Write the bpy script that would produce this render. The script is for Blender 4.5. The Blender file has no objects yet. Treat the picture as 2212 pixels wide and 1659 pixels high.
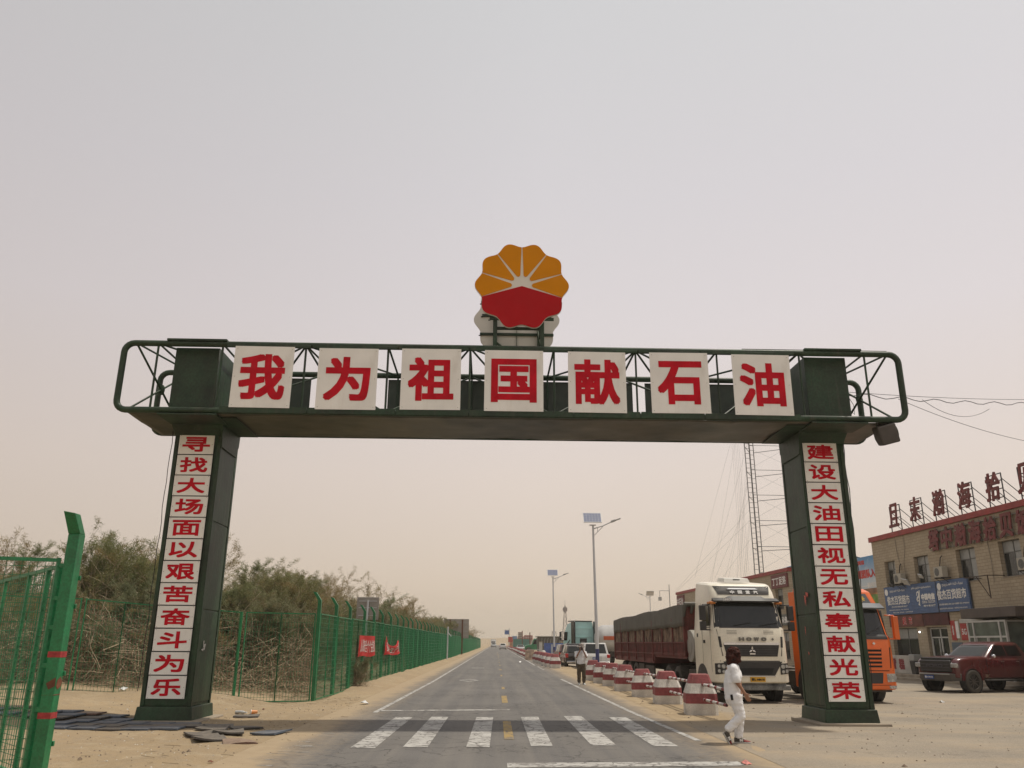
import bpy, math, random
from mathutils import Vector, Matrix, noise
R = math.radians
PI = math.pi
sc = bpy.context.scene
COL = sc.collection

# ---------------------------------------------------------------- camera
cam_d = bpy.data.cameras.new('camera')
cam = bpy.data.objects.new('camera', cam_d)
COL.objects.link(cam)
cam_d.sensor_width = 36.0
cam_d.lens = 36.0 * 1768.6 / 2212.0
cam_d.clip_end = 6000
cam_d.clip_start = 0.05
PITCH, ROLL, YAW = R(17.56), R(0.3525), R(0.944)
_F = Vector((math.sin(YAW) * math.cos(PITCH), math.cos(YAW) * math.cos(PITCH), math.sin(PITCH)))
_R0 = Vector((math.cos(YAW), -math.sin(YAW), 0))
_U0 = _R0.cross(_F)
_Rr = _R0 * math.cos(ROLL) + _U0 * math.sin(ROLL)
_Ur = -_R0 * math.sin(ROLL) + _U0 * math.cos(ROLL)
_m = Matrix((_Rr, _Ur, -_F)).transposed().to_4x4()
_m.translation = (0, 0, 1.62)
cam.matrix_world = _m
sc.camera = cam

# ---------------------------------------------------------------- light and sky
SUN_DIR = Vector((0.40, 0.095, 1.0)).normalized()
sun_el = math.asin(SUN_DIR.z)
sun_az = math.atan2(SUN_DIR.x, SUN_DIR.y)
sd = bpy.data.lights.new('sun', 'SUN')
sd.energy = 2.9
sd.angle = R(2.2)
sd.color = (1.0, 0.93, 0.82)
sun = bpy.data.objects.new('sun', sd)
COL.objects.link(sun)
sun.rotation_euler = (-SUN_DIR).to_track_quat('-Z', 'Y').to_euler()
w = bpy.data.worlds.new('World')
sc.world = w
w.use_nodes = True
nt = w.node_tree
for n in list(nt.nodes):
    nt.nodes.remove(n)
wo = nt.nodes.new('ShaderNodeOutputWorld')
bg = nt.nodes.new('ShaderNodeBackground')
bg2 = nt.nodes.new('ShaderNodeBackground')
addb = nt.nodes.new('ShaderNodeAddShader')
sky = nt.nodes.new('ShaderNodeTexSky')
sky.sky_type = 'NISHITA'
sky.sun_disc = False
sky.sun_elevation = sun_el
sky.sun_rotation = sun_az
sky.dust_density = 8.0
sky.air_density = 1.0
sky.altitude = 1100
bg.inputs['Strength'].default_value = 0.02
nt.links.new(sky.outputs[0], bg.inputs['Color'])
tc = nt.nodes.new('ShaderNodeTexCoord')
sx = nt.nodes.new('ShaderNodeSeparateXYZ')
nt.links.new(tc.outputs['Generated'], sx.inputs[0])
rp = nt.nodes.new('ShaderNodeValToRGB')
nt.links.new(sx.outputs['Z'], rp.inputs[0])
SKY = [(0.0, (0.56, 0.455, 0.335)), (0.06, (0.645, 0.52, 0.405)), (0.19, (0.69, 0.578, 0.49)), (0.36, (0.665, 0.60, 0.575)),
       (0.50, (0.62, 0.58, 0.57)), (0.67, (0.575, 0.562, 0.548)), (1.0, (0.50, 0.50, 0.49))]
el = rp.color_ramp.elements
el[0].position, el[0].color = SKY[0][0], (*SKY[0][1], 1)
el[1].position, el[1].color = SKY[-1][0], (*SKY[-1][1], 1)
for p_, c_ in SKY[1:-1]:
    e_ = el.new(p_)
    e_.color = (*c_, 1)
# the dust in the air is a little thinner and pinker away from the sun
mr = nt.nodes.new('ShaderNodeMapRange')
nt.links.new(sx.outputs['X'], mr.inputs[0])
mr.inputs[1].default_value = -0.55
mr.inputs[2].default_value = 0.05
mr.inputs[3].default_value = 0.0
mr.inputs[4].default_value = 1.0
tint = nt.nodes.new('ShaderNodeMixRGB')
nt.links.new(mr.outputs[0], tint.inputs[0])
tint.inputs[1].default_value = (0.84, 0.83, 0.82, 1)
tint.inputs[2].default_value = (1, 1, 1, 1)
mul = nt.nodes.new('ShaderNodeMixRGB')
mul.blend_type = 'MULTIPLY'
mul.inputs[0].default_value = 1
nt.links.new(rp.outputs[0], mul.inputs[1])
nt.links.new(tint.outputs[0], mul.inputs[2])
nt.links.new(mul.outputs[0], bg2.inputs['Color'])
bg2.inputs['Strength'].default_value = 0.955
nt.links.new(bg.outputs[0], addb.inputs[0])
nt.links.new(bg2.outputs[0], addb.inputs[1])
nt.links.new(addb.outputs[0], wo.inputs['Surface'])
sc.view_settings.view_transform = 'Standard'
sc.view_settings.look = 'None'
sc.view_settings.exposure = 0.1
sc.view_settings.gamma = 1.0
sc.cycles.volume_bounces = 0
sc.cycles.max_bounces = 6
sc.cycles.transparent_max_bounces = 12

# ---------------------------------------------------------------- materials
_mats = {}


def mat(name, col, rough=0.6, metal=0.0, var=0.12, scale=2.0, bump=0.0, bscale=40.0, dust=0.0, spec=0.5,
        speck=0.0, coat=0.0, col2=None, alpha=1.0, trans=0.0):
    """procedural surface: two scales of tone variation, optional bump and settled dust"""
    if name in _mats:
        return _mats[name]
    m = bpy.data.materials.new(name)
    m.use_nodes = True
    nt = m.node_tree
    b = nt.nodes['Principled BSDF']
    b.inputs['Roughness'].default_value = rough
    b.inputs['Metallic'].default_value = metal
    b.inputs['Specular IOR Level'].default_value = spec
    if coat:
        b.inputs['Coat Weight'].default_value = coat
        b.inputs['Coat Roughness'].default_value = 0.12
    tc = nt.nodes.new('ShaderNodeTexCoord')
    n1 = nt.nodes.new('ShaderNodeTexNoise')
    n1.inputs['Scale'].default_value = scale
    n1.inputs['Detail'].default_value = 6
    nt.links.new(tc.outputs['Object'], n1.inputs['Vector'])
    mx = nt.nodes.new('ShaderNodeMixRGB')
    lo = tuple(c * (1 - var) for c in col)
    hi = col2 if col2 else tuple(min(1, c * (1 + var)) for c in col)
    mx.inputs[1].default_value = (*lo, 1)
    mx.inputs[2].default_value = (*hi, 1)
    st = nt.nodes.new('ShaderNodeMapRange')
    st.inputs[1].default_value = 0.33
    st.inputs[2].default_value = 0.67
    nt.links.new(n1.outputs['Fac'], st.inputs[0])
    nt.links.new(st.outputs[0], mx.inputs[0])
    out = mx.outputs[0]
    if speck:
        n2 = nt.nodes.new('ShaderNodeTexNoise')
        n2.inputs['Scale'].default_value = scale * 14
        n2.inputs['Detail'].default_value = 4
        nt.links.new(tc.outputs['Object'], n2.inputs['Vector'])
        s2 = nt.nodes.new('ShaderNodeMapRange')
        s2.inputs[1].default_value = 0.4
        s2.inputs[2].default_value = 0.62
        s2.inputs[3].default_value = 1 - speck
        s2.inputs[4].default_value = 1 + speck * 0.5
        nt.links.new(n2.outputs['Fac'], s2.inputs[0])
        m2 = nt.nodes.new('ShaderNodeMixRGB')
        m2.blend_type = 'MULTIPLY'
        m2.inputs[0].default_value = 1
        nt.links.new(out, m2.inputs[1])
        nt.links.new(s2.outputs[0], m2.inputs[2])
        out = m2.outputs[0]
    if dust:
        ge = nt.nodes.new('ShaderNodeNewGeometry')
        sp = nt.nodes.new('ShaderNodeSeparateXYZ')
        nt.links.new(ge.outputs['Normal'], sp.inputs[0])
        d1 = nt.nodes.new('ShaderNodeMapRange')
        d1.inputs[1].default_value = -0.2
        d1.inputs[2].default_value = 1.0
        d1.inputs[3].default_value = dust * 0.25
        d1.inputs[4].default_value = dust
        nt.links.new(sp.outputs['Z'], d1.inputs[0])
        dn = nt.nodes.new('ShaderNodeMath')
        dn.operation = 'MULTIPLY'
        nt.links.new(d1.outputs[0], dn.inputs[0])
        dm = nt.nodes.new('ShaderNodeMapRange')
        dm.inputs[1].default_value = 0.3
        dm.inputs[2].default_value = 0.6
        dm.inputs[3].default_value = 0.6
        dm.inputs[4].default_value = 1.2
        n3 = nt.nodes.new('ShaderNodeTexNoise')
        n3.inputs['Scale'].default_value = scale * 3.1
        nt.links.new(tc.outputs['Object'], n3.inputs['Vector'])
        nt.links.new(n3.outputs['Fac'], dm.inputs[0])
        nt.links.new(dm.outputs[0], dn.inputs[1])
        m3 = nt.nodes.new('ShaderNodeMixRGB')
        nt.links.new(dn.outputs[0], m3.inputs[0])
        nt.links.new(out, m3.inputs[1])
        m3.inputs[2].default_value = (0.38, 0.30, 0.2, 1)
        out = m3.outputs[0]
    nt.links.new(out, b.inputs['Base Color'])
    if bump:
        bn = nt.nodes.new('ShaderNodeTexNoise')
        bn.inputs['Scale'].default_value = bscale
        bn.inputs['Detail'].default_value = 5
        nt.links.new(tc.outputs['Object'], bn.inputs['Vector'])
        bp = nt.nodes.new('ShaderNodeBump')
        bp.inputs['Strength'].default_value = bump
        bp.inputs['Distance'].default_value = 0.02
        nt.links.new(bn.outputs['Fac'], bp.inputs['Height'])
        nt.links.new(bp.outputs[0], b.inputs['Normal'])
    if trans:
        b.inputs['Transmission Weight'].default_value = trans
        b.inputs['IOR'].default_value = 1.4
    _mats[name] = m
    return m


def emis(name, col, s):
    m = bpy.data.materials.new(name)
    m.use_nodes = True
    b = m.node_tree.nodes['Principled BSDF']
    b.inputs['Emission Color'].default_value = (*col, 1)
    b.inputs['Emission Strength'].default_value = s
    return m


G_DK = mat('green_arch_paint', (0.010, 0.036, 0.016), 0.5, var=0.45, scale=1.3, bump=0.25, bscale=9, dust=0.08, speck=0.25, spec=.35)
G_SOF = mat('dirty_soffit', (0.040, 0.046, 0.032), 0.42, var=0.45, scale=1.1, bump=0.5, bscale=3, dust=0.1, col2=(0.085, 0.078, 0.055))
WHT = mat('white_sign_board', (0.78, 0.765, 0.715), 0.45, var=0.08, scale=1.2, bump=0.12, bscale=2.5)
REDP = mat('red_lettering', (0.50, 0.008, 0.02), 0.7, var=0.16, scale=3, spec=.12)
ORA = mat('emblem_orange', (0.60, 0.225, 0.004), 0.7, var=0.04, scale=2, spec=.1)
REDD = mat('emblem_red', (0.40, 0.010, 0.014), 0.7, var=0.05, scale=2, spec=.1)
BLK = mat('black_gap', (0.01, 0.01, 0.01), 0.8)
GREY = mat('grey_metal', (0.34, 0.34, 0.33), 0.5, 0.3, dust=0.1)
GREEN = mat('green_fence_paint', (0.008, 0.17, 0.060), 0.42, var=0.22, scale=2.5, speck=0.2, dust=0.05)
RUST = mat('rust', (0.14, 0.05, 0.025), 0.8, var=0.4, scale=8)
RUB = mat('black_rubber', (0.022, 0.021, 0.02), 0.75, var=0.3, scale=6, dust=0.35)
BPLA = mat('black_plastic', (0.016, 0.016, 0.017), 0.5, var=0.2, dust=0.05)
CHR = mat('chrome', (0.62, 0.62, 0.63), 0.2, 0.9, var=0.05)
GLS = mat('dark_glass', (0.012, 0.015, 0.015), 0.08, var=0.1, spec=0.45, dust=0.03)
TAIL = mat('red_lamp_lens', (0.45, 0.015, 0.012), 0.25, var=0.15, scale=12)
LENS = mat('headlamp_lens', (0.42, 0.42, 0.40), 0.15, 0.3, var=0.3, scale=18)
AMB = mat('amber_lens', (0.5, 0.16, 0.02), 0.25)
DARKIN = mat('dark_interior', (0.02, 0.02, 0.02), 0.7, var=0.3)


# ---------------------------------------------------------------- mesh builder
class MB:
    def __init__(s):
        s.v = []
        s.f = []
        s.m = []
        s.T = Matrix()

    def add(s, vs, fs, mi=0):
        b = len(s.v)
        T = s.T
        s.v += [tuple(T @ Vector(v)) for v in vs]
        s.f += [tuple(b + i for i in f) for f in fs]
        s.m += [mi] * len(fs)

    def box(s, x0, x1, y0, y1, z0, z1, mi=0):
        if x0 > x1: x0, x1 = x1, x0
        if y0 > y1: y0, y1 = y1, y0
        if z0 > z1: z0, z1 = z1, z0
        v = [(x, y, z) for x in (x0, x1) for y in (y0, y1) for z in (z0, z1)]
        s.add(v, [(0, 1, 3, 2), (4, 6, 7, 5), (0, 4, 5, 1), (2, 3, 7, 6), (0, 2, 6, 4), (1, 5, 7, 3)], mi)

    def hexa(s, p, mi=0):
        """8 points: bottom 4 ccw, top 4 ccw"""
        s.add(p, [(3, 2, 1, 0), (4, 5, 6, 7), (0, 1, 5, 4), (1, 2, 6, 5), (2, 3, 7, 6), (3, 0, 4, 7)], mi)

    def tube(s, p, q, r, n=8, mi=0, r2=None, cap=True):
        p, q = Vector(p), Vector(q)
        d = q - p
        if d.length < 1e-7: return
        d.normalize()
        a = d.orthogonal().normalized()
        if abs(d.z) < 0.9:
            a = Vector((0, 0, 1)).cross(d).normalized()
        b = d.cross(a)
        r2 = r if r2 is None else r2
        vs = []
        for c, rr in ((p, r), (q, r2)):
            for i in range(n):
                t = 2 * PI * (i + 0.5) / n
                vs.append(c + (a * math.cos(t) + b * math.sin(t)) * rr)
        fs = [(i, (i + 1) % n, n + (i + 1) % n, n + i) for i in range(n)]
        if cap:
            fs += [tuple(range(n))[::-1], tuple(range(n, 2 * n))]
        s.add(vs, fs, mi)

    def pipe(s, pts, r, n=8, mi=0):
        pts = [Vector(p) for p in pts]
        rr = r if isinstance(r, (list, tuple)) else [r] * len(pts)
        rings = []
        a = None
        for i, p in enumerate(pts):
            d = (pts[min(i + 1, len(pts) - 1)] - pts[max(i - 1, 0)]).normalized()
            if a is None:
                a = d.orthogonal().normalized()
            a = (a - d * a.dot(d)).normalized()
            b = d.cross(a)
            rings.append([p + (a * math.cos(2 * PI * k / n) + b * math.sin(2 * PI * k / n)) * rr[i] for k in range(n)])
        s.loft(rings, mi)

    def loft(s, rings, mi=0, caps=True):
        n = len(rings[0])
        vs = [v for r_ in rings for v in r_]
        fs = []
        for j in range(len(rings) - 1):
            for i in range(n):
                fs.append((j * n + i, j * n + (i + 1) % n, (j + 1) * n + (i + 1) % n, (j + 1) * n + i))
        if caps:
            fs += [tuple(range(n))[::-1], tuple(range((len(rings) - 1) * n, len(rings) * n))]
        s.add(vs, fs, mi)

    def prism(s, poly, d0, d1, ax='x', mi=0):
        """polygon in the two other axes, extruded from d0 to d1 along ax"""
        def P(u, v, d):
            return (d, u, v) if ax == 'x' else (u, d, v) if ax == 'y' else (u, v, d)
        n = len(poly)
        s.add([P(u, v, d0) for u, v in poly] + [P(u, v, d1) for u, v in poly],
              [(i, (i + 1) % n, n + (i + 1) % n, n + i) for i in range(n)] + [tuple(range(n))[::-1], tuple(range(n, 2 * n))], mi)

    def disc(s, c, r, d0, d1, ax='x', n=20, mi=0):
        u, v = c
        s.prism([(u + r * math.cos(2 * PI * i / n), v + r * math.sin(2 * PI * i / n)) for i in range(n)], d0, d1, ax, mi)

    def ball(s, c, r, mi=0, n=10):
        c = Vector(c)
        r = Vector(r) if isinstance(r, (tuple, list)) else Vector((r, r, r))
        rings = []
        for j in range(1, n):
            ph = PI * j / n
            rings.append([(c.x + r.x * math.sin(ph) * math.cos(2 * PI * i / (2 * n)), c.y + r.y * math.sin(ph) * math.sin(2 * PI * i / (2 * n)), c.z + r.z * math.cos(ph)) for i in range(2 * n)][::-1])
        s.loft(rings, mi)

    def quad(s, a, b, c, d, mi=0):
        s.add([a, b, c, d], [(0, 1, 2, 3)], mi)

    def build(s, name, mats, parent=None, loc=None, rot=None, bevel=0, seg=2, smooth=False, label=None, solid=0, fix=True, link=True):
        me = bpy.data.meshes.new(name)
        me.from_pydata(s.v, [], s.f)
        for m in (mats if isinstance(mats, (list, tuple)) else [mats]):
            me.materials.append(m)
        if any(s.m):
            me.polygons.foreach_set('material_index', s.m)
        me.update()
        if fix and len(s.v) < 60000:
            import bmesh
            bm = bmesh.new()
            bm.from_mesh(me)
            bmesh.ops.recalc_face_normals(bm, faces=bm.faces)
            bm.to_mesh(me)
            bm.free()
        if smooth:
            me.polygons.foreach_set('use_smooth', [True] * len(me.polygons))
            me.set_sharp_from_angle(angle=R(38 if smooth is True else smooth))
        o = bpy.data.objects.new(name, me)
        COL.objects.link(o)
        if parent: o.parent = parent
        if loc: o.location = loc
        if rot: o.rotation_euler = rot
        if bevel:
            md = o.modifiers.new('bevel', 'BEVEL')
            md.width = bevel
            md.segments = seg
            md.limit_method = 'ANGLE'
            md.angle_limit = R(35)
            md.harden_normals = False
            me.polygons.foreach_set('use_smooth', [True] * len(me.polygons))
            me.set_sharp_from_angle(angle=R(50))
        if solid:
            md = o.modifiers.new('thickness', 'SOLIDIFY')
            md.thickness = solid
        if label: o['label'] = label
        return o


def tag(o, label, cat, group=None, kind=None):
    o['label'] = label
    if cat: o['category'] = cat
    if group: o['group'] = group
    if kind: o['kind'] = kind
    return o


def thing(name, label, cat, loc=(0, 0, 0), rotz=0.0, group=None):
    o = bpy.data.objects.new(name, None)
    o.empty_display_size = 0.3
    COL.objects.link(o)
    o.location = loc
    o.rotation_euler = (0, 0, rotz)
    return tag(o, label, cat, group)


def struct(o):
    o['kind'] = 'structure'
    return o


_TENS = ['', '', 'twenty', 'thirty', 'forty', 'fifty', 'sixty', 'seventy']
_ONES = ['zeroth', 'first', 'second', 'third', 'fourth', 'fifth', 'sixth', 'seventh', 'eighth', 'ninth', 'tenth', 'eleventh', 'twelfth', 'thirteenth', 'fourteenth', 'fifteenth', 'sixteenth', 'seventeenth', 'eighteenth', 'nineteenth']


def nth(n):
    if n < 20: return _ONES[n]
    t, o = divmod(n, 10)
    return _TENS[t][:-1] + 'ieth' if o == 0 else _TENS[t] + '-' + _ONES[o]


def kids(o):
    return [c for c in bpy.data.objects if c.parent == o]


def dup(root, loc=None, rotz=None, label=None, group=None, scale=None):
    def rec(o, par):
        c = o.copy()
        COL.objects.link(c)
        if par is not None:
            c.parent = par
        for ch in kids(o):
            rec(ch, c)
        return c
    r = rec(root, None)
    if loc is not None: r.location = loc
    if rotz is not None: r.rotation_euler = (0, 0, rotz)
    if label: r['label'] = label
    if group: r['group'] = group
    if scale: r.scale = scale if isinstance(scale, (tuple, list)) else (scale,) * 3
    return r


# ---------------------------------------------------------------- lettering
_txt = {}


def glyphs(s):
    if s in _txt: return _txt[s]
    cu = bpy.data.curves.new('lettering', 'FONT')
    cu.body = s
    cu.resolution_u = 4
    o = bpy.data.objects.new('lettering', cu)
    COL.objects.link(o)
    bpy.context.view_layer.update()
    me = bpy.data.meshes.new_from_object(o.evaluated_get(bpy.context.evaluated_depsgraph_get()))
    vs = [tuple(v.co) for v in me.vertices]
    fs = [tuple(p.vertices) for p in me.polygons]
    bpy.data.objects.remove(o)
    bpy.data.curves.remove(cu)
    bpy.data.meshes.remove(me)
    if not vs: vs, fs = [(0, 0, 0), (.1, 0, 0), (0, .1, 0)], [(0, 1, 2)]
    x0 = min(v[0] for v in vs); x1 = max(v[0] for v in vs)
    y0 = min(v[1] for v in vs); y1 = max(v[1] for v in vs)
    vs = [((v[0] - x0) / max(1e-6, x1 - x0) - 0.5, (v[1] - y0) / max(1e-6, y1 - y0) - 0.5) for v in vs]
    _txt[s] = (vs, fs, (x1 - x0) / max(1e-6, y1 - y0))
    return _txt[s]


def text(mb, s, W, H, M, mi=0, bold=0.0, depth=0.0, shear=0.0):
    """letters filling a W x H box, on the local xy plane of M (x right, y up, z to the reader); bold thickens the strokes"""
    vs, fs, asp = glyphs(s)
    if W is None: W = H * asp
    n = 8 if bold > 0 else 0
    sh = [(0, 0)] + ([(bold * a, bold * b_) for a, b_ in ((1, 1), (1, 0), (1, -1), (0, -1), (-1, -1), (-1, 0), (-1, 1), (0, 1))] if n else [])
    T0 = mb.T
    W2, H2 = W - 2 * bold, H - 2 * bold
    for k, (dx, dy) in enumerate(sh):
        z = 0.004 + 0.0004 * k
        mb.T = T0 @ M
        mb.add([(x * W2 + dx + y * H2 * shear, y * H2 + dy, z + depth) for x, y in vs], fs, mi)
    if depth:
        # side walls: outline edges of the unshifted glyph
        cnt = {}
        for f in fs:
            for i in range(len(f)):
                e = (f[i], f[(i + 1) % len(f)])
                kx = (min(e), max(e))
                cnt[kx] = cnt.get(kx, 0) + 1
        for k, (dx, dy) in enumerate(sh[1::2] if n else sh):
            b = []
            q = []
            for (i, j), c in cnt.items():
                if c == 1:
                    x, y = vs[i]; X, Y = vs[j]
                    o = len(b)
                    z1 = 0.003 + depth
                    b += [(x * W2 + dx + y * H2 * shear, y * H2 + dy, 0), (X * W2 + dx + Y * H2 * shear, Y * H2 + dy, 0), (X * W2 + dx + Y * H2 * shear, Y * H2 + dy, z1), (x * W2 + dx + y * H2 * shear, y * H2 + dy, z1)]
                    q.append((o, o + 1, o + 2, o + 3))
            mb.add(b, q, mi)
    mb.T = T0


def face_m(x, y, z, rz=0.0):
    """reader stands on the -Y side (rz turns it)"""
    return Matrix.Translation((x, y, z)) @ Matrix.Rotation(rz, 4, 'Z') @ Matrix.Rotation(PI / 2, 4, 'X')


# ---------------------------------------------------------------- ground
def sm(a, b, x):
    t = max(0, min(1, (x - a) / (b - a)))
    return t * t * (3 - 2 * t)


def gz(x, y):
    """height of the ground"""
    z = -0.2 * sm(5.2, 7.6, x) * sm(16, 26, y)
    if x > 5: return z
    if x < -3.5:
        k = sm(-3.5, -4.6, x)
        z += k * 0.05 * noise.noise(Vector((x * 0.8, y * 0.5, 0)))
        z += k * 0.022 * noise.noise(Vector((x * 3.1, y * 2.3, 4)))
        z += 0.30 * sm(-7, -11, x) * sm(14, 20, y)
        z += sm(-5.6, -8, x) * sm(20, 26, y) * (0.18 + 0.35 * noise.noise(Vector((x * 0.3, y * 0.3, 9))))
        z += 0.13 * sm(-3.9, -5.0, x) * sm(26, 34, y)
    elif 4.0 < x < 6:
        z += 0.015 * noise.noise(Vector((x * 2, y * 1.4, 1)))
    return z


def graded(a, b, c, d, step, grow=1.18):
    """coordinates from a to d, dense between b and c"""
    r = []
    x = b
    while x <= c + 1e-6:
        r.append(x); x += step
    s = step
    x = r[-1]
    while x < d:
        s *= grow; x += s; r.append(min(x, d))
    s = step
    x = b
    L = []
    while x > a:
        s *= grow; x -= s; L.append(max(x, a))
    return L[::-1] + r


def sheet(name, xs, ys, dz, m, fn=gz):
    mb = MB()
    nx = len(xs)
    for y in ys:
        for x in xs:
            mb.v.append((x, y, fn(x, y) + dz))
    for j in range(len(ys) - 1):
        for i in range(nx - 1):
            a = j * nx + i
            mb.f.append((a, a + 1, a + nx + 1, a + nx))
    mb.m = [0] * len(mb.f)
    return struct(mb.build(name, m, fix=False, smooth=80))


def node_mat(name):
    m = bpy.data.materials.new(name)
    m.use_nodes = True
    nt = m.node_tree
    b = nt.nodes['Principled BSDF']
    tc = nt.nodes.new('ShaderNodeTexCoord')

    def N(t, **kw):
        n = nt.nodes.new(t)
        for k, v in kw.items():
            if k.startswith('i_'):
                kk = k[2:]
                n.inputs[int(kk) if kk.isdigit() else kk].default_value = v
            else:
                setattr(n, k, v)
        return n

    def noi(scale, detail=6, rough=0.55, vec=None):
        n = N('ShaderNodeTexNoise')
        n.inputs['Scale'].default_value = scale
        n.inputs['Detail'].default_value = detail
        n.inputs['Roughness'].default_value = rough
        nt.links.new(vec or tc.outputs['Object'], n.inputs['Vector'])
        return n.outputs['Fac']

    def rng(src, a, b_, c=0.0, d=1.0):
        n = N('ShaderNodeMapRange')
        n.inputs[1].default_value = a; n.inputs[2].default_value = b_
        n.inputs[3].default_value = c; n.inputs[4].default_value = d
        nt.links.new(src, n.inputs[0])
        return n.outputs[0]

    def mix(f, a, b_, mode='MIX'):
        n = N('ShaderNodeMixRGB')
        n.blend_type = mode
        for i, s_ in ((0, f), (1, a), (2, b_)):
            if isinstance(s_, (int, float)): n.inputs[i].default_value = s_
            elif isinstance(s_, tuple): n.inputs[i].default_value = (*s_, 1)
            else: nt.links.new(s_, n.inputs[i])
        return n.outputs[0]

    def math_(op, a, b_=None):
        n = N('ShaderNodeMath')
        n.operation = op
        for i, s_ in ((0, a), (1, b_)):
            if s_ is None: continue
            if isinstance(s_, (int, float)): n.inputs[i].default_value = s_
            else: nt.links.new(s_, n.inputs[i])
        return n.outputs[0]
    sp = N('ShaderNodeSeparateXYZ')
    nt.links.new(tc.outputs['Object'], sp.inputs[0])
    return m, nt, b, tc, N, noi, rng, mix, math_, sp


def cracks(nt, tc, N, noi, rng, mix, math_, scale, width, seed=0.0):
    """wandering crack lines (1 on a crack)"""
    n = N('ShaderNodeTexNoise')
    n.inputs['Scale'].default_value = 1.7
    n.inputs['Detail'].default_value = 5
    nt.links.new(tc.outputs['Object'], n.inputs['Vector'])
    ad = N('ShaderNodeMixRGB')
    ad.blend_type = 'LINEAR_LIGHT'
    ad.inputs[0].default_value = 0.35
    nt.links.new(tc.outputs['Object'], ad.inputs[1])
    nt.links.new(n.outputs['Color'], ad.inputs[2])
    v = N('ShaderNodeTexVoronoi')
    v.feature = 'DISTANCE_TO_EDGE'
    v.inputs['Scale'].default_value = scale
    nt.links.new(ad.outputs[0], v.inputs['Vector'])
    return rng(v.outputs['Distance'], 0.0, width, 1.0, 0.0)


def stain(m, col, amount, sc=(5, 5, .35), lo=.55, hi=.72):
    """weathering streaks that run down a painted sheet"""
    nt = m.node_tree
    b = nt.nodes['Principled BSDF']
    src = b.inputs['Base Color'].links[0].from_socket
    tc = nt.nodes.new('ShaderNodeTexCoord')
    mp = nt.nodes.new('ShaderNodeMapping')
    mp.inputs['Scale'].default_value = sc
    nt.links.new(tc.outputs['Object'], mp.inputs[0])
    n = nt.nodes.new('ShaderNodeTexNoise')
    n.inputs['Scale'].default_value = 1
    n.inputs['Detail'].default_value = 7
    n.inputs['Roughness'].default_value = .65
    nt.links.new(mp.outputs[0], n.inputs['Vector'])
    r = nt.nodes.new('ShaderNodeMapRange')
    r.inputs[1].default_value = lo; r.inputs[2].default_value = hi; r.inputs[4].default_value = amount
    nt.links.new(n.outputs['Fac'], r.inputs[0])
    mx = nt.nodes.new('ShaderNodeMixRGB')
    nt.links.new(r.outputs[0], mx.inputs[0]); nt.links.new(src, mx.inputs[1])
    mx.inputs[2].default_value = (*col, 1)
    nt.links.new(mx.outputs[0], b.inputs['Base Color'])


stain(G_DK, (.075, .07, .05), .55)
stain(G_DK, (.10, .045, .02), .6, (9, 9, 1.2), .66, .74)
stain(WHT, (.48, .42, .33), .3, (3, 3, .9), .54, .78)
stain(GREEN, (.10, .16, .09), .5, (7, 7, .8), .6, .75)
# sand
m, nt, b, tc, N, noi, rng, mix, math_, sp = node_mat('sand')
c = mix(rng(noi(0.35), 0.3, 0.7), (0.245, 0.178, 0.102), (0.325, 0.238, 0.138))
c = mix(rng(noi(3.5, 8, .75), 0.45, 0.62, 0, .8), c, (0.25, 0.195, 0.13))
c = mix(rng(noi(1.3, 8, .75), 0.52, 0.64, 0, .7), c, (0.36, 0.285, 0.185))
c = mix(rng(noi(22, 4, .8), 0.56, 0.7, 0, 0.6), c, (0.15, 0.115, 0.075))
c = mix(rng(noi(60, 2), 0.3, 0.7, 0.0, 0.25), c, (0.55, 0.45, 0.32))
nt.links.new(c, b.inputs['Base Color'])
b.inputs['Roughness'].default_value = 0.95
b.inputs['Specular IOR Level'].default_value = 0.15
bp = N('ShaderNodeBump'); bp.inputs['Strength'].default_value = 0.8; bp.inputs['Distance'].default_value = 0.07
h = math_('ADD', noi(2.2, 8, .65), math_('MULTIPLY', noi(14, 5, .7), 0.35))
nt.links.new(h, bp.inputs['Height']); nt.links.new(bp.outputs[0], b.inputs['Normal'])
M_SAND = m
# asphalt
m, nt, b, tc, N, noi, rng, mix, math_, sp = node_mat('asphalt')
c = mix(rng(noi(0.5), 0.3, 0.7), (0.078, 0.075, 0.073), (0.120, 0.114, 0.108))
c = mix(rng(noi(0.17, 2), 0.50, 0.52, 0, .22), c, (0.07, 0.065, 0.06))
c = mix(rng(noi(45, 3, .7), 0.35, 0.75, 0, 0.6), c, (0.20, 0.185, 0.165))
c = mix(rng(noi(80, 2, .7), 0.6, 0.7, 0, 0.35), c, (0.06, 0.055, 0.05))
mp = N('ShaderNodeMapping'); mp.inputs['Scale'].default_value = (2.2, 0.05, 1)
nt.links.new(tc.outputs['Object'], mp.inputs[0])
c = mix(rng(noi(1, 4, .6, mp.outputs[0]), 0.4, 0.7, 0, 0.45), c, (0.215, 0.195, 0.165))
cr = cracks(nt, tc, N, noi, rng, mix, math_, 1.1, 0.02)
cr = math_('MULTIPLY', cr, rng(noi(0.45, 3), 0.42, 0.5))
cr2 = cracks(nt, tc, N, noi, rng, mix, math_, 3.6, 0.04)
cr2 = math_('MULTIPLY', cr2, rng(noi(0.33, 3), 0.52, 0.57))
c = mix(math_('MULTIPLY', math_('MAXIMUM', cr, cr2), 0.75), c, (0.035, 0.032, 0.03))
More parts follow.
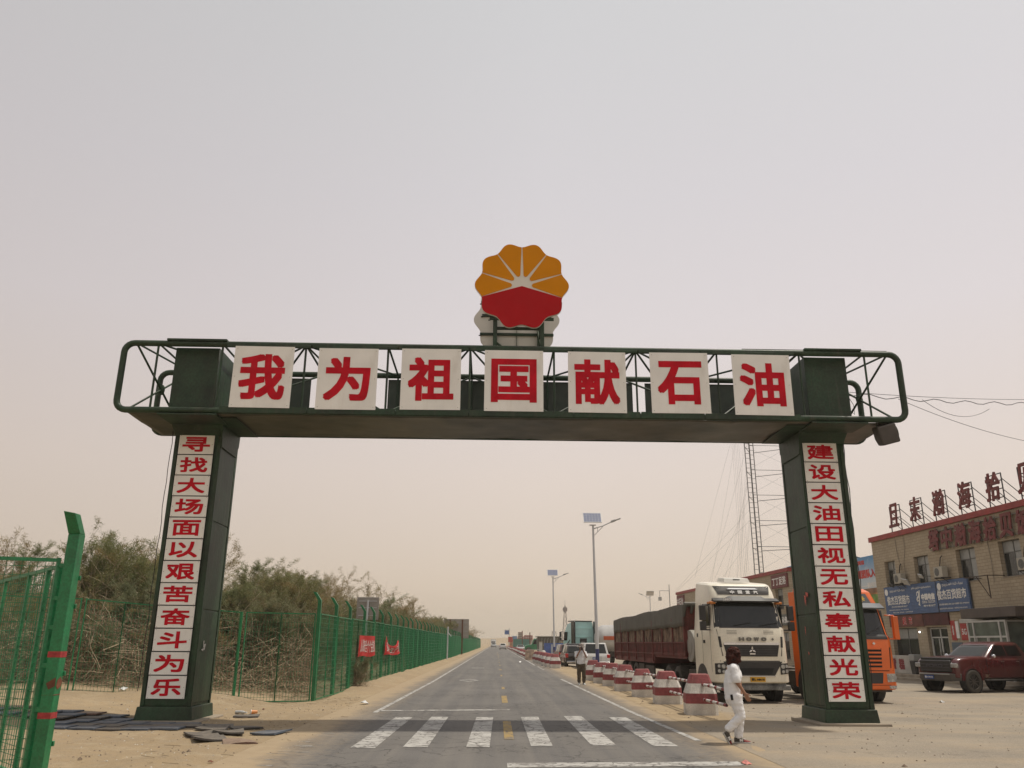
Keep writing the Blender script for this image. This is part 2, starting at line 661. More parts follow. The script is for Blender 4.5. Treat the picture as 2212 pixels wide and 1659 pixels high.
# blown sand along both edges of the carriageway
ax = math_('ABSOLUTE', math_('SUBTRACT', sp.outputs['X'], 0.25))
ed = math_('ADD', ax, math_('MULTIPLY', math_('SUBTRACT', noi(1.1, 7, .7), 0.5), 1.5))
c = mix(rng(ed, 3.35, 3.75), c, mix(rng(noi(3.5), 0.3, 0.7), (0.28, 0.21, 0.13), (0.36, 0.28, 0.18)))
ed2 = math_('ADD', ax, math_('MULTIPLY', math_('SUBTRACT', noi(6, 7, .7), 0.5), 2.0))
c = mix(rng(ed2, 2.7, 3.6, 0, 0.5), c, (0.34, 0.26, 0.165))
nt.links.new(c, b.inputs['Base Color'])
b.inputs['Roughness'].default_value = 0.85
b.inputs['Specular IOR Level'].default_value = 0.25
bp = N('ShaderNodeBump'); bp.inputs['Strength'].default_value = 0.35; bp.inputs['Distance'].default_value = 0.01
nt.links.new(noi(70, 4, .8), bp.inputs['Height']); nt.links.new(bp.outputs[0], b.inputs['Normal'])
M_ASP = m
# forecourt: gritty worn paving under dust
m, nt, b, tc, N, noi, rng, mix, math_, sp = node_mat('dusty_paving')
c = mix(rng(noi(0.4), 0.35, 0.65), (0.20, 0.172, 0.135), (0.30, 0.25, 0.185))
c = mix(rng(noi(30, 4, .75), 0.4, 0.7, 0, 0.8), c, (0.34, 0.295, 0.235))
c = mix(rng(noi(55, 2, .7), 0.58, 0.7, 0, 0.6), c, (0.10, 0.085, 0.07))
c = mix(rng(noi(0.9, 6, .7), 0.60, 0.68, 0, 0.45), c, (0.13, 0.112, 0.09))
c = mix(rng(noi(7, 6, .75), 0.58, 0.70, 0, 0.55), c, (0.15, 0.128, 0.10))
mp = N('ShaderNodeMapping'); mp.inputs['Scale'].default_value = (0.3, .7, 1); mp.inputs['Rotation'].default_value = (0, 0, 0.25)
nt.links.new(tc.outputs['Object'], mp.inputs[0])
c = mix(rng(noi(1, 6, .7, mp.outputs[0]), 0.48, 0.7, 0, 0.55), c, (0.37, 0.285, 0.185))
sx_ = math_('ADD', sp.outputs['X'], math_('MULTIPLY', math_('SUBTRACT', noi(0.8, 5), 0.5), 1.6))
f1 = rng(sx_, 5.4, 6.0, 1, 0)
f2 = rng(math_('ADD', sp.outputs['Y'], math_('MULTIPLY', noi(0.9, 5), 2.5)), 18.5, 21.0, 0, 1)
c = mix(math_('MULTIPLY', f1, f2), c, mix(rng(noi(2.5, 7), 0.35, 0.7), (0.28, 0.21, 0.13), (0.37, 0.285, 0.175)))
nt.links.new(c, b.inputs['Base Color'])
b.inputs['Roughness'].default_value = 0.92
b.inputs['Specular IOR Level'].default_value = 0.2
bp = N('ShaderNodeBump'); bp.inputs['Strength'].default_value = 0.5; bp.inputs['Distance'].default_value = 0.015
nt.links.new(noi(38, 5, .8), bp.inputs['Height']); nt.links.new(bp.outputs[0], b.inputs['Normal'])
M_FORE = m


def paint_mat(name, col, crk=1.0):
    m, nt, b, tc, N, noi, rng, mix, math_, sp = node_mat(name)
    cr = cracks(nt, tc, N, noi, rng, mix, math_, 3.0, 0.06)
    cr = math_('MULTIPLY', cr, rng(noi(0.9, 3), 0.40, 0.47))
    wear = rng(noi(5, 8, .8), 0.51, 0.60, 0, 0.95)
    wear2 = rng(noi(1.1, 8, .75), 0.53, 0.60, 0, 0.85)
    asp = mix(rng(noi(45, 3, .7), 0.35, 0.75), (0.12, 0.11, 0.1), (0.19, 0.17, 0.15))
    c = mix(rng(noi(3, 6), 0.3, 0.7, 0, 0.5), col, tuple(k * 0.75 for k in col))
    c = mix(math_('MAXIMUM', wear, wear2), c, asp)
    c = mix(cr, c, (0.07, 0.062, 0.055))
    nt.links.new(c, b.inputs['Base Color'])
    b.inputs['Roughness'].default_value = 0.8
    return m


M_PW = paint_mat('worn_white_road_paint', (0.43, 0.415, 0.38))
M_PY = paint_mat('worn_yellow_road_paint', (0.33, 0.22, 0.06))

xs = graded(-1500, -16, 9, 1500, 0.22, 1.25)
ys = graded(-200, 9, 50, 1500, 0.28, 1.06)
ground = sheet('ground', xs, ys, 0.0, M_SAND)
tag(ground, 'pale yellow sand verge and desert floor', None)
xs = [x * 0.25 for x in range(-14, 18)]
ys = graded(-20, 9, 40, 700, 0.8, 1.1)
road = sheet('road', [-3.9] + xs + [4.35], ys, 0.006, M_ASP, fn=lambda x, y: 0.0)
tag(road, 'straight grey asphalt road running to the horizon', None)
xs = [4.0 + 0.3 * i for i in range(14)] + [9, 12, 16, 20, 24, 30, 40, 60]
ys = graded(-10, 15, 30, 110, 0.6, 1.1)
fc = sheet('forecourt', xs, ys, 0.010, M_FORE)
tag(fc, 'dusty worn paving of the parking forecourt', None)

# road markings (all one painted layer per colour)
mb = MB()
zb = 0.011


def para(x0, x1, y0, X0, X1, y1):
    mb.quad((x0, y0, zb), (x1, y0, zb), (X1, y1, zb), (X0, y1, zb))


for a, b_, y0, c_, d_, y1 in [(-2.32, -1.92, 14.25, -2.25, -1.87, 19.95), (-1.49, -1.09, 14.4, -1.46, -1.07, 20.1), (-0.47, -0.09, 14.43, -0.43, -0.05, 20.05),
                              (0.59, 0.95, 14.63, 0.58, 0.98, 20.2), (1.6, 2.02, 14.73, 1.59, 2.0, 20.45), (2.62, 3.03, 14.65, 2.6, 3.0, 20.2)]:
    para(a, b_, y0, c_, d_, y1)
mb.quad((-2.86, 21.65, zb), (0.36, 22.1, zb), (0.36, 22.4, zb), (-2.86, 21.95, zb))
mb.quad((0.17, 12.15, zb), (3.5, 12.45, zb), (3.5, 12.85, zb), (0.17, 12.6, zb))
mb.quad((-2.96, 21.2, zb), (-2.84, 21.2, zb), (-2.66, 38, zb), (-2.78, 38, zb))
mb.quad((-2.78, 38, zb), (-2.66, 38, zb), (-2.55, 300, zb), (-2.70, 300, zb))
random.seed(77)
for k in range(34):
    yy = 12.2 + k * .13 + random.uniform(-.1, .1)
    xx = -3.12 + random.uniform(-.2, .2)
    ww = random.uniform(.03, .2)
    if random.random() < .7: mb.quad((xx - ww, yy, zb), (xx + ww, yy + random.uniform(-.03, .05), zb), (xx + ww * .7, yy + random.uniform(.02, .06), zb), (xx - ww * .9, yy + .025, zb))
mb.quad((3.5, 15.5, zb), (3.62, 15.5, zb), (3.42, 22, zb), (3.30, 22, zb))
mb.quad((3.30, 22, zb), (3.42, 22, zb), (3.14, 41, zb), (3.02, 41, zb))
for y in range(55, 64, 3): mb.quad((2.98, y, zb), (3.10, y, zb), (3.08, y + 1.7, zb), (2.96, y + 1.7, zb))
mb.quad((2.9, 66, zb), (3.02, 66, zb), (3.0, 300, zb), (2.86, 300, zb))
# diamond warning outlines before the crossing
for cy, s in ((39.3, 1), (58.5, 0.9)):
    P = [(-1.2, cy - 1.35 * s), (-0.72, cy), (-1.2, cy + 1.35 * s), (-1.68, cy)]
    k = 0.72
    Q = [(-1.2 + (x + 1.2) * k, cy + (y - cy) * k) for x, y in P]
    for i in range(4):
        j = (i + 1) % 4
        mb.quad((*P[i], zb), (*P[j], zb), (*Q[j], zb), (*Q[i], zb))
pw = mb.build('road_markings', M_PW, fix=False)
struct(pw); tag(pw, 'worn white crossing bars, stop lines and edge lines', None)
mb = MB()
for x0, x1, y0, y1 in [(0.16, 0.33, 15.57, 19.13), (0.18, 0.35, 24.8, 28.0), (0.22, 0.33, 32, 33.5), (0.24, 0.33, 44, 46), (.2, .36, 54, 55.5), (.24, .34, 64, 66), (.22, .34, 74, 76), (.24, .34, 84, 86), (.24, .32, 97, 100), (.2, .34, 110, 114), (.2, .34, 125, 130), (.2, .34, 145, 150)]:
    mb.quad((x0, y0, zb), (x1, y0, zb), (x1, y1, zb), (x0, y1, zb))
py = mb.build('centre_line', M_PY, fix=False)
struct(py); tag(py, 'faded yellow dashes along the middle of the road', None)

# far dunes
mb = MB()
nx, ny = 130, 8
for j in range(ny):
    for i in range(nx):
        x = -1100 + 2200 * i / (nx - 1)
        y = 700 + 70 * j
        k = math.sin(PI * j / (ny - 1))
        h = (7 + 7 * noise.noise(Vector((x * 0.006, 3, 1))) + 3 * noise.noise(Vector((x * 0.02, 3, 5)))) * k
        mb.v.append((x, y, h - 0.5))
for j in range(ny - 1):
    for i in range(nx - 1):
        a = j * nx + i
        mb.f.append((a, a + 1, a + nx + 1, a + nx))
mb.m = [0] * len(mb.f)
dn = mb.build('hills', M_SAND, fix=False, smooth=80)
struct(dn); tag(dn, 'low sand dunes fading into the haze', None)

# ---------------------------------------------------------------- the gateway arch
arch = thing('gateway_arch', 'dark green steel gateway arch spanning the road with red lettered boards', 'arch', (0, 18.68, 0), 0.0106)
L_CH = '寻找大场面以艰苦奋斗为乐'
R_CH = '建设大油田视无私奉献光荣'
F_CH = '我为祖国献石油'
SCR = mat('board_screw', (0.3, 0.28, 0.25), 0.5)


def sign_board(name, W, H, ch, par, loc, inkw, inkh, bold, tilt=0.0, curl=0.0):
    mb = MB()
    mb.box(-W / 2, W / 2, -0.006, 0.006, -H / 2, H / 2)
    for sx_ in (-1, 1):
        for sz_ in (-0.92, 0, 0.92):
            mb.disc((sx_ * W * 0.46, sz_ * H * 0.5), 0.008, -0.010, -0.006, 'y', 6, 2)
    text(mb, ch, inkw, inkh, face_m(0, -0.006, 0), 1, bold)
    return mb.build(name, [WHT, REDP, SCR], par, loc, (0, tilt, 0), label='white board with the red character ' + ch)


def pillar(x0, x1, side, chars):
    mb = MB()
    D = 1.3
    # shaft with corner trims and raised side sheets
    mb.box(x0 + 0.03, x1 - 0.03, 0.03, D - 0.03, 0.3, 6.3)
    for cx in (x0, x1 - 0.09):
        for cy in (0, D - 0.09):
            mb.box(cx, cx + 0.09, cy, cy + 0.09, 0.3, 6.2)
    mb.box(x0 + 0.02, x1 - 0.02, 0.008, 0.028, 5.98, 6.22)
    for k in range(3):
        za = 0.36 + k * 1.93
        for xx in (x0 + 0.012, x1 - 0.03):
            mb.box(xx, xx + 0.018, 0.11, D - 0.11, za, za + 1.90)
    mb.box(x0 + 0.09, x1 - 0.09, 0.014, 0.03, 0.33, 0.50)
    o = mb.build('pillar', [G_DK, BLK], arch, bevel=0.008, seg=1)
    mb = MB()
    mb.hexa([(x0 - .07, -.07, 0), (x1 + .07, -.07, 0), (x1 + .07, D + .07, 0), (x0 - .07, D + .07, 0), (x0 - .04, -.04, .30), (x1 + .04, -.04, .30), (x1 + .04, D + .04, .30), (x0 - .04, D + .04, .30)])
    mb.build('plinth', G_DK, o, bevel=0.015)
    mb = MB()
    mb.box(x0 - 0.25, x1 + 0.25, -0.22, D + 0.25, -0.05, 0.035)
    mb.build('footing', mat('footing_concrete', (0.23, 0.2, 0.16), 0.9, dust=0.4, bump=0.4), o, bevel=0.02)
    # flared head under the beam
    mb = MB()
    e = 0.30
    mb.hexa([(x0 - .01, -.01, 6.16), (x1 + .01, -.01, 6.16), (x1 + .01, D + .01, 6.16), (x0 - .01, D + .01, 6.16), (x0 - .05, -.25, 6.44), (x1 + .05, -.25, 6.44), (x1 + .05, D - .08, 6.44), (x0 - .05, D - .08, 6.44)])
    xi = x1 if side < 0 else x0
    s_ = 1 if side < 0 else -1
    mb.hexa([(min(xi, xi + s_ * .02), 0, 5.9), (max(xi, xi + s_ * .02), 0, 5.9), (max(xi, xi + s_ * .02), 1.2, 5.9), (min(xi, xi + s_ * .02), 1.2, 5.9),
             (min(xi, xi + s_ * .06), -.2, 6.40), (max(xi, xi + s_ * .06), -.2, 6.40), (max(xi, xi + s_ * .06), 1.15, 6.40), (min(xi, xi + s_ * .06), 1.15, 6.40)])
    mb.box(min(xi - s_ * .1, xi + s_ * .52), max(xi - s_ * .1, xi + s_ * .52), -.72, 1.1, 6.405, 6.425)
    mb.build('pillar_head', G_DK, o, bevel=0.01)
    cx = (x0 + x1) / 2 + (-0.02 if side < 0 else -0.06)
    W, H = 0.80, 0.455
    for i, ch in enumerate(chars):
        zz = 5.955 - i * 0.479
        sign_board('sign_board', W, H, ch, o, (cx + random.uniform(-.006, .006), -0.012, zz), 0.63, 0.35, 0.012, random.uniform(-.004, .004))
        if i % 2 == 0 and i < 10:
            m2 = MB()
            m2.box(cx - .38, cx + .38, 0.0, 0.028, zz - .25, zz - .225)
    mb = MB()
    mb.box(cx - .41, cx + .41, 0.0, 0.008, .5, 6.1)
    mb.build('backing_rail', BLK, o)
    return o


random.seed(4)
pl = pillar(-7.49, -6.42, -1, L_CH)
pr = pillar(7.11, 8.16, 1, R_CH)
# scraps of old poster and chipped paint
mb = MB()
for (x, y, z, a, b_) in [(7.112, .35, 2.75, .16, .1), (7.112, .5, 2.68, .1, .2), (7.112, .7, 2.0, .04, .16), (7.112, .62, 1.45, .05, .05)]:
    mb.add([(x - .02, y, z), (x - .02, y + a, z + .03), (x - .02, y + a * .8, z - b_), (x - .02, y + a * .4, z - b_ * .5), (x - .02, y + .02, z - b_ * 1.1)], [(0, 1, 2, 3, 4)])
mb.build('poster_scrap', mat('poster_red', (0.5, 0.1, 0.07), .7, var=.5, scale=30), pr, fix=False, solid=.002)
mb = MB()
for (y, z, a, b_) in [(.3, 1.62, .05, .22), (.36, 1.55, .1, .12), (.2, 1.45, .2, .03)]:
    mb.add([(-6.405, y, z), (-6.405, y + a, z + .02), (-6.405, y + a * .6, z - b_), (-6.405, y + a * .2, z - b_ * .6)], [(0, 1, 2, 3)])
mb.build('poster_scrap', mat('poster_white', (0.5, .48, .46), .7, var=.4, scale=30), pl, fix=False, solid=.002)

YF, YB, ZB, ZT, XL, XR = -0.985, 1.15, 6.50, 8.07, -8.50, 9.24


def loop_pts(y, x0, x1, z0, z1, r):
    P = []
    for cx, cz, a0 in ((x1 - r, z1 - r, 90), (x1 - r, z0 + r, 0), (x0 + r, z0 + r, -90), (x0 + r, z1 - r, -180)):
        for k in range(6):
            a = R(a0 - k * 18)
            P.append((cx + r * math.cos(a), y, cz + r * math.sin(a)))
    P.append(P[0])
    return P


mb = MB()
for y in (YF, YB):
    mb.pipe(loop_pts(y, XL, XR, ZB, ZT, 0.22), 0.072, 10)
mb.build('beam_tube_frame', G_DK, arch, smooth=True)
# lattice
mb = MB()
vx = [-7.75, -6.3, -4.42, -2.55, -0.68, 1.24, 3.12, 5.0, 6.92, 8.45]
rr = 0.025
for x in vx:
    for y in (YF, YB):
        mb.tube((x, y, ZB), (x, y, ZT), rr, 6)
    mb.tube((x, YF, ZT), (x, YB, ZT), rr, 6)
    mb.tube((x, YF, ZB), (x, YB, ZB + .04), rr, 6)
for i in range(len(vx) - 1):
    a, b_ = vx[i], vx[i + 1]
    if i % 2: a, b_ = b_, a
    mb.tube((a, YF, ZT), (b_, YB, ZT), rr, 6)
    if 0 < i < 8:
        mb.tube((a, YF, ZT), (b_, YB, ZB + .04), 0.024, 6)
        mb.tube((b_, YF, ZB), (a, YB, ZT), 0.024, 6)
for xa, xb in ((-7.75, -8.25), (8.45, 9.0)):
    mb.tube((xb, YF, ZT), (xa, YB, ZB), rr, 6)
    mb.tube((xa, YB, ZT), (xb, YF, ZB), rr, 6)
    mb.tube((xb, YF, ZT), (xa, YB, ZT), rr, 6)
    mb.ball(((xa + xb) / 2, (YF + YB) / 2, (ZB + ZT) / 2), (.09, .03, .14), n=6)
mb.build('lattice_brace', G_DK, arch, smooth=True)
# underside: dented sheets
mb = MB()
nx, ny = 150, 14
for j in range(ny):
    for i in range(nx):
        x = XL + 0.25 + (XR - XL - 0.5) * i / (nx - 1)
        y = YF + 0.05 + (YB - YF - 0.1) * j / (ny - 1)
        cut = max(0, 0.75 * (0.95 - min(x - XL - .1, XR - .1 - x)))
        z = ZB - 0.055 + 0.028 * noise.noise(Vector((x * 0.9, y * 1.2, 0))) + 0.012 * noise.noise(Vector((x * 3, y * 3, 5)))
        z -= 0.012 * (abs(((x - 0.7) % 2.3) - 1.15) > 1.1)
        mb.v.append((x, y, z))
for j in range(ny - 1):
    for i in range(nx - 1):
        a = j * nx + i
        mb.f.append((a, a + 1, a + nx + 1, a + nx))
mb.m = [0] * len(mb.f)
mb.build('soffit', G_SOF, arch, fix=False, smooth=80, solid=.006)
for x0, x1 in ((-7.45, -6.45), (7.14, 8.12)):
    mb = MB()
    mb.box(x0, x1, -.72, 1.05, ZB + .02, ZT + .0)
    mb.box(x0 - .04, x0, 0.35, 1.05, ZB + .02, ZT - .04)
    mb.build('column_box', G_DK, arch, bevel=0.006, seg=1)
    mb = MB()
    mb.box(x0 - .1, x1 + .25, YF - .09, YF + .1, ZT + .05, ZT + .10)
    mb.build('cap_plate', G_DK, arch, bevel=0.006, seg=1)
    mb = MB()
    mb.box(x0 - .1, x1 + .2, YF - .085, -.2, ZB - .12, ZB - .085)
    mb.build('cap_plate', G_DK, arch, bevel=0.006, seg=1)
mb = MB()
# strips of flashing along the tubes, slightly uneven
random.seed(11)
x = -6.2
while x < 6.6:
    L = random.uniform(1.4, 2.6)
    x1 = min(7.0, x + L)
    mb.box(x, x1 - .04, YF - .085, YF - .072, ZT - .085 + random.uniform(-.008, .008), ZT - .02)
    mb.box(x, x1 - .02, YF - .09, YF - .075, ZB - .06, ZB + .075 + random.uniform(-.01, .01))
    x = x1
mb.box(5.6, 9.0, YF - .02, YF, ZT + .073, ZT + .083)
mb.build('flashing_strip', G_DK, arch, bevel=.003, seg=1)
random.seed(5)
for i, ch in enumerate(F_CH):
    x = -5.33 + i * 1.887
    sign_board('sign_board', 1.33 + random.uniform(-.015, .015), 1.44, ch, arch, (x + random.uniform(-.02, .02), YF - 0.10, 7.27 + random.uniform(-.012, .012)), 1.03, 1.03 + (0.04 if i in (0, 4) else 0), 0.034, random.uniform(-.006, .006))
BACKP = mat('board_back', (0.022, 0.04, 0.026), .5, var=.3, dust=.1)
for x0, x1 in [(-6.15, -4.75), (-4.52, -3.1), (-2.8, -1.4), (-1.0, .38), (.62, 1.98), (2.12, 3.42), (3.74, 5.05), (5.28, 6.6)]:
    mb = MB()
    mb.box(x0, x1, YB + .08, YB + .092, ZB + .07, ZT - .08)
    mb.build('rear_board', BACKP, arch)


# emblems on the beam
def emblem(y, cx, cz, front):
    def Rn(t):
        return 1.055 + 0.058 * math.cos(10 * (t - R(72)))
    mb = MB()
    n = 200
    mb.prism([(cx + Rn(2 * PI * i / n) * math.cos(2 * PI * i / n), cz + Rn(2 * PI * i / n) * math.sin(2 * PI * i / n)) for i in range(n)], y - .03, y + .03, 'y')
    o = mb.build('emblem_disc', [mat('emblem_pale', (.66, .63, .56), .5, var=.05, bump=.1, bscale=3)], arch)
    s_ = -1 if front else 1
    yy = y + s_ * .031
    e0 = min(yy, yy + s_ * .012); e1 = max(yy, yy + s_ * .012)
    for k in range(6):
        a0, a1 = R(-18 + 36 * k), R(18 + 36 * k)
        mid = (a0 + a1) / 2
        P = []
        m_ = 24
        d = 0.012
        for i in range(m_ + 1):
            t = a0 + d + (a1 - a0 - 2 * d) * i / m_
            r = Rn(t) - 0.006
            P.append((cx + r * math.cos(t), cz + r * math.sin(t)))
        ri = 0.235
        for i in range(7):
            u = 1 - 2 * i / 6
            t = mid + u * 0.17
            r = ri + 0.03 * (u * u)
            P.append((cx + r * math.cos(t), cz - .03 + r * math.sin(t) + .03))
        m2 = MB()
        m2.prism(P, e0, e1, 'y')
        m2.build('petal', ORA, o)
    P = [(cx, cz - 0.02)]
    for i in range(121):
        t = R(198) + R(144) * i / 120
        r = Rn(t) - 0.004
        P.append((cx + r * math.cos(t), cz + r * math.sin(t)))
    m2 = MB()
    m2.prism(P, e0, e1, 'y')
    m2.build('red_base', REDD, o)
    # battens on the hidden side
    m2 = MB()
    q0, q1 = (y + .031, y + .075) if front else (y - .075, y - .031)
    for zz, hw in ((cz - .82, .75), (cz - .42, .95), (cz + .1, .9), (cz + .6, .7)):
        m2.box(cx - hw, cx + hw, q0, q1, zz - .03, zz + .035)
        m2.box(cx - hw - .03, cx - hw + .02, q0, q1, zz - .045, zz - .03)
    m2.box(cx - .004, cx + .004, q0 - .001, q1, cz - .9, cz + .9)
    m2.build('batten', G_DK, o)
    return o


em1 = emblem(-0.96, 0.50, 9.66, True)
em2 = emblem(1.10, 0.45, 9.62, False)
mb = MB()
for x, y in ((-.12, -.85), (.98, -.85), (-.10, .98), (1.02, .98)):
    mb.box(x - .045, x + .045, y - .04, y + .04, ZT, 10.2)
for z in (8.6, 9.2):
    mb.box(-.12, .98, -.84, -.80, z, z + .07)
for x in (-.12, .98):
    mb.tube((x, -.85, 8.1), (x, .98, 9.3), .025, 6)
    mb.tube((x, .98, 8.1), (x, -.85, 9.3), .025, 6)
mb.tube((-.1, .93, 8.95), (.98, .93, 8.1), .03, 6)
mb.build('emblem_stand', G_DK, arch, bevel=.004, seg=1)
# ---------------------------------------------------------------- mesh fences
def wire_panel(mb, p, q, z0p, z0q, ztp, ztq, dv=0.085, dh=0.13, r=0.0042, mid=True, fr=0.022):
    """welded wire panel from p to q (xy), sloping bottoms and tops, in a frame"""
    p, q = Vector(p), Vector(q)
    L = (q - p).length
    n = max(2, int(L / dv))
    for i in range(1, n):
        t = i / n
        c = p.lerp(q, t)
        a = z0p + (z0q - z0p) * t; b_ = ztp + (ztq - ztp) * t
        mb.tube((c.x, c.y, a), (c.x, c.y, b_), r, 4, 1, cap=False)
    H = ztp - z0p
    m_ = int(H / dh)
    for j in range(1, m_):
        f = j / m_
        mb.tube((p.x, p.y, z0p + (ztp - z0p) * f), (q.x, q.y, z0q + (ztq - z0q) * f), r * 1.15, 4, 1, cap=False)
    e = (q - p).normalized() * fr
    P = [(p.x + e.x, p.y + e.y), (q.x - e.x, q.y - e.y)]
    mb.tube((*P[0], ztp - fr), (*P[1], ztq - fr), fr, 4)
    mb.tube((*P[0], z0p + fr), (*P[1], z0q + fr), fr, 4)
    for k, (a, b_) in ((0, (z0p, ztp)), (1, (z0q, ztq))):
        mb.tube((*P[k], a), (*P[k], b_), fr, 4)
    if mid:
        c = p.lerp(q, .5)
        mb.tube((c.x, c.y, (z0p + z0q) / 2), (c.x, c.y, (ztp + ztq) / 2), fr * .8, 4)
        mb.tube((c.x, c.y, (z0p + z0q) / 2), (c.x, c.y, (ztp + ztq) / 2), fr * .8, 4)


WIRE = mat('green_wire', (0.012, 0.15, 0.058), 0.5, var=0.3, scale=5, dust=.05)


def post_mb(w=0.05, h=2.78, lean=(-0.16, 0.0), tip=0.26):
    mb = MB()
    lx, ly = lean
    d = Vector((lx, ly, tip))
    mb.hexa([(-w, -w, -.3), (w, -w, -.3), (w, w, -.3), (-w, w, -.3), (-w, -w, h), (w, -w, h), (w, w, h), (-w, w, h)])
    mb.hexa([(-w, -w, h), (w, -w, h), (w, w, h), (-w, w, h), (-w + lx, -w + ly, h + tip), (w + lx, -w + ly, h + tip * .9), (w + lx, w + ly, h + tip * .9), (-w + lx, w + ly, h + tip)])
    for z in (0.4, 1.2, 2.0, 2.35):
        mb.box(w * .2, w + .02, w, w + .03, z, z + .06)
    return mb


ft = thing('mesh_fence', 'long green wire mesh fence with bent topped posts along the left side of the road', 'fence', (0, 0, 0))
ys_ = [25.0 + 2.72 * i for i in range(96)]
FX = lambda y: -5.2 + 0.0009 * (y - 25) + 0.25 * math.sin((y - 25) / 60.0) * (y > 25)
p0 = post_mb().build('post', GREEN, ft, (FX(ys_[0]), ys_[0], 0))
bend = []
random.seed(3)
for y in ys_[1:]:
    c = p0.copy(); COL.objects.link(c)
    c.location = (FX(y), y, random.uniform(-.04, .03)); c.rotation_euler = (random.uniform(-.012, .012), random.uniform(-.02, .014), random.uniform(-.06, .06))
protos = {}
for i in range(len(ys_) - 1):
    y0, y1 = ys_[i], ys_[i + 1]
    key = 0 if i < 14 else 1 if i < 40 else 2
    if key not in protos:
        mb = MB()
        wire_panel(mb, (0, 0), (0, 2.6), .02, .02, 2.42, 2.42, *((.085, .13, .0044), (.13, .2, .007), (.22, .3, .012))[key])
        protos[key] = mb.build('mesh_panel', [GREEN, WIRE], ft, fix=False)
        o = protos[key]
    else:
        o = protos[key].copy(); COL.objects.link(o)
    o.location = (FX(y0) + .04, y0 + .06, random.uniform(-.01, .03))
    o.rotation_euler = (0, 0, math.atan2(-(FX(y1) - FX(y0)), y1 - y0) + random.uniform(-.004, .004))
if len(kids(ft)) > 0:
    pass

# cross fence closing off the plantation
f2 = thing('mesh_fence', 'green wire mesh fence panels running left from the corner post behind the gateway', 'fence', (0, 0, 0))
A = Vector((-5.27, 24.95)); Bv = Vector((-14.6, 21.45))


def on2(t):
    c = A.lerp(Bv, t)
    return (c.x, c.y), 0.32 * sm(.15, .75, t)


ts = [0.0, 0.205, 0.415, 0.62, 0.83, 1.0]
for i in range(5):
    (pa, za), (pb, zb2) = on2(ts[i]), on2(ts[i + 1] - .008)
    mb = MB()
    wire_panel(mb, pa, pb, za + .0, zb2, za + 2.42, zb2 + 2.42)
    mb.build('mesh_panel', [GREEN, WIRE], f2, fix=False)
(pa, za) = on2(0.21)
mb = MB()
mb.tube((pa[0], pa[1], -.1), (pa[0], pa[1], 2.42), .028, 6)
mb.build('gate_stile', GREEN, f2)

# near gate: leaning open leaf, big post
gt = thing('mesh_gate', 'close green mesh gate leaf hung on a thick bent post at the left edge', 'gate', (-5.42, 10.75, 0.0))
mb = post_mb(0.075, 2.92, (-0.02, -.17), 0.27)
mb.box(-.0755, .078, -.0755, .0755, 0.98, 0.995, 1)
mb.build('post', [GREEN, RUST], gt, bevel=0.012)
for z, h in ((1.42, .07), (0.72, .07)):
    mb = MB()
    mb.box(-.078, .078, -.078, .078, z, z + h)
    mb.build('red_tape', mat('red_tape', (0.34, 0.03, 0.03), .6, var=.3, scale=20), gt)
mb = MB()
mb.add([(0.079, -.05, 1.16), (0.079, .02, 1.2), (0.079, .07, 1.14), (0.079, .05, 1.08), (0.079, -.02, 1.05), (0.079, -.06, 1.09)], [(0, 1, 2, 3, 4, 5)])
mb.add([(-.04, -.079, 1.12), (.07, -.079, 1.19), (.075, -.079, 1.09), (.0, -.079, 1.05)], [(0, 1, 2, 3)])
mb.build('torn_hole', RUST, gt, fix=False)
mb = MB()
wire_panel(mb, (-.12, -.04), (-2.4, -.85), .05, .05, 2.62, 2.62, .085, .11, .0042, False, .03)
mb.tube((-.95, -.335, .05), (-.95, -.335, 2.6), .024, 4)
mb.tube((-1.7, -.6, .05), (-1.7, -.6, 2.6), .024, 4)
for z in (2.5, 2.1, 1.75, 1.3, .8):
    mb.box(-.13, -.07, -.07, .0, z, z + .05)
mb.build('mesh_leaf', [GREEN, WIRE], gt, fix=False)
mb = MB()
wire_panel(mb, (-.16, .08), (-2.9, 2.7), .02, .1, 2.56, 2.40, .085, .11, .0042, False, .03)
for t in (.12, .3, .55, .8):
    x, y = -.16 - 2.74 * t, .08 + 2.62 * t
    mb.tube((x, y, .02), (x, y, 2.52 - .14 * t), .034 if t < .2 else .026, 4)
mb.build('mesh_leaf', [GREEN, WIRE], gt, fix=False)

# red banners tied to the fence
BAN = mat('banner_red', (0.42, 0.014, 0.012), 0.6, var=.15, scale=4, spec=.2)
BANW = mat('banner_white_print', (0.6, .55, .5), 0.6)


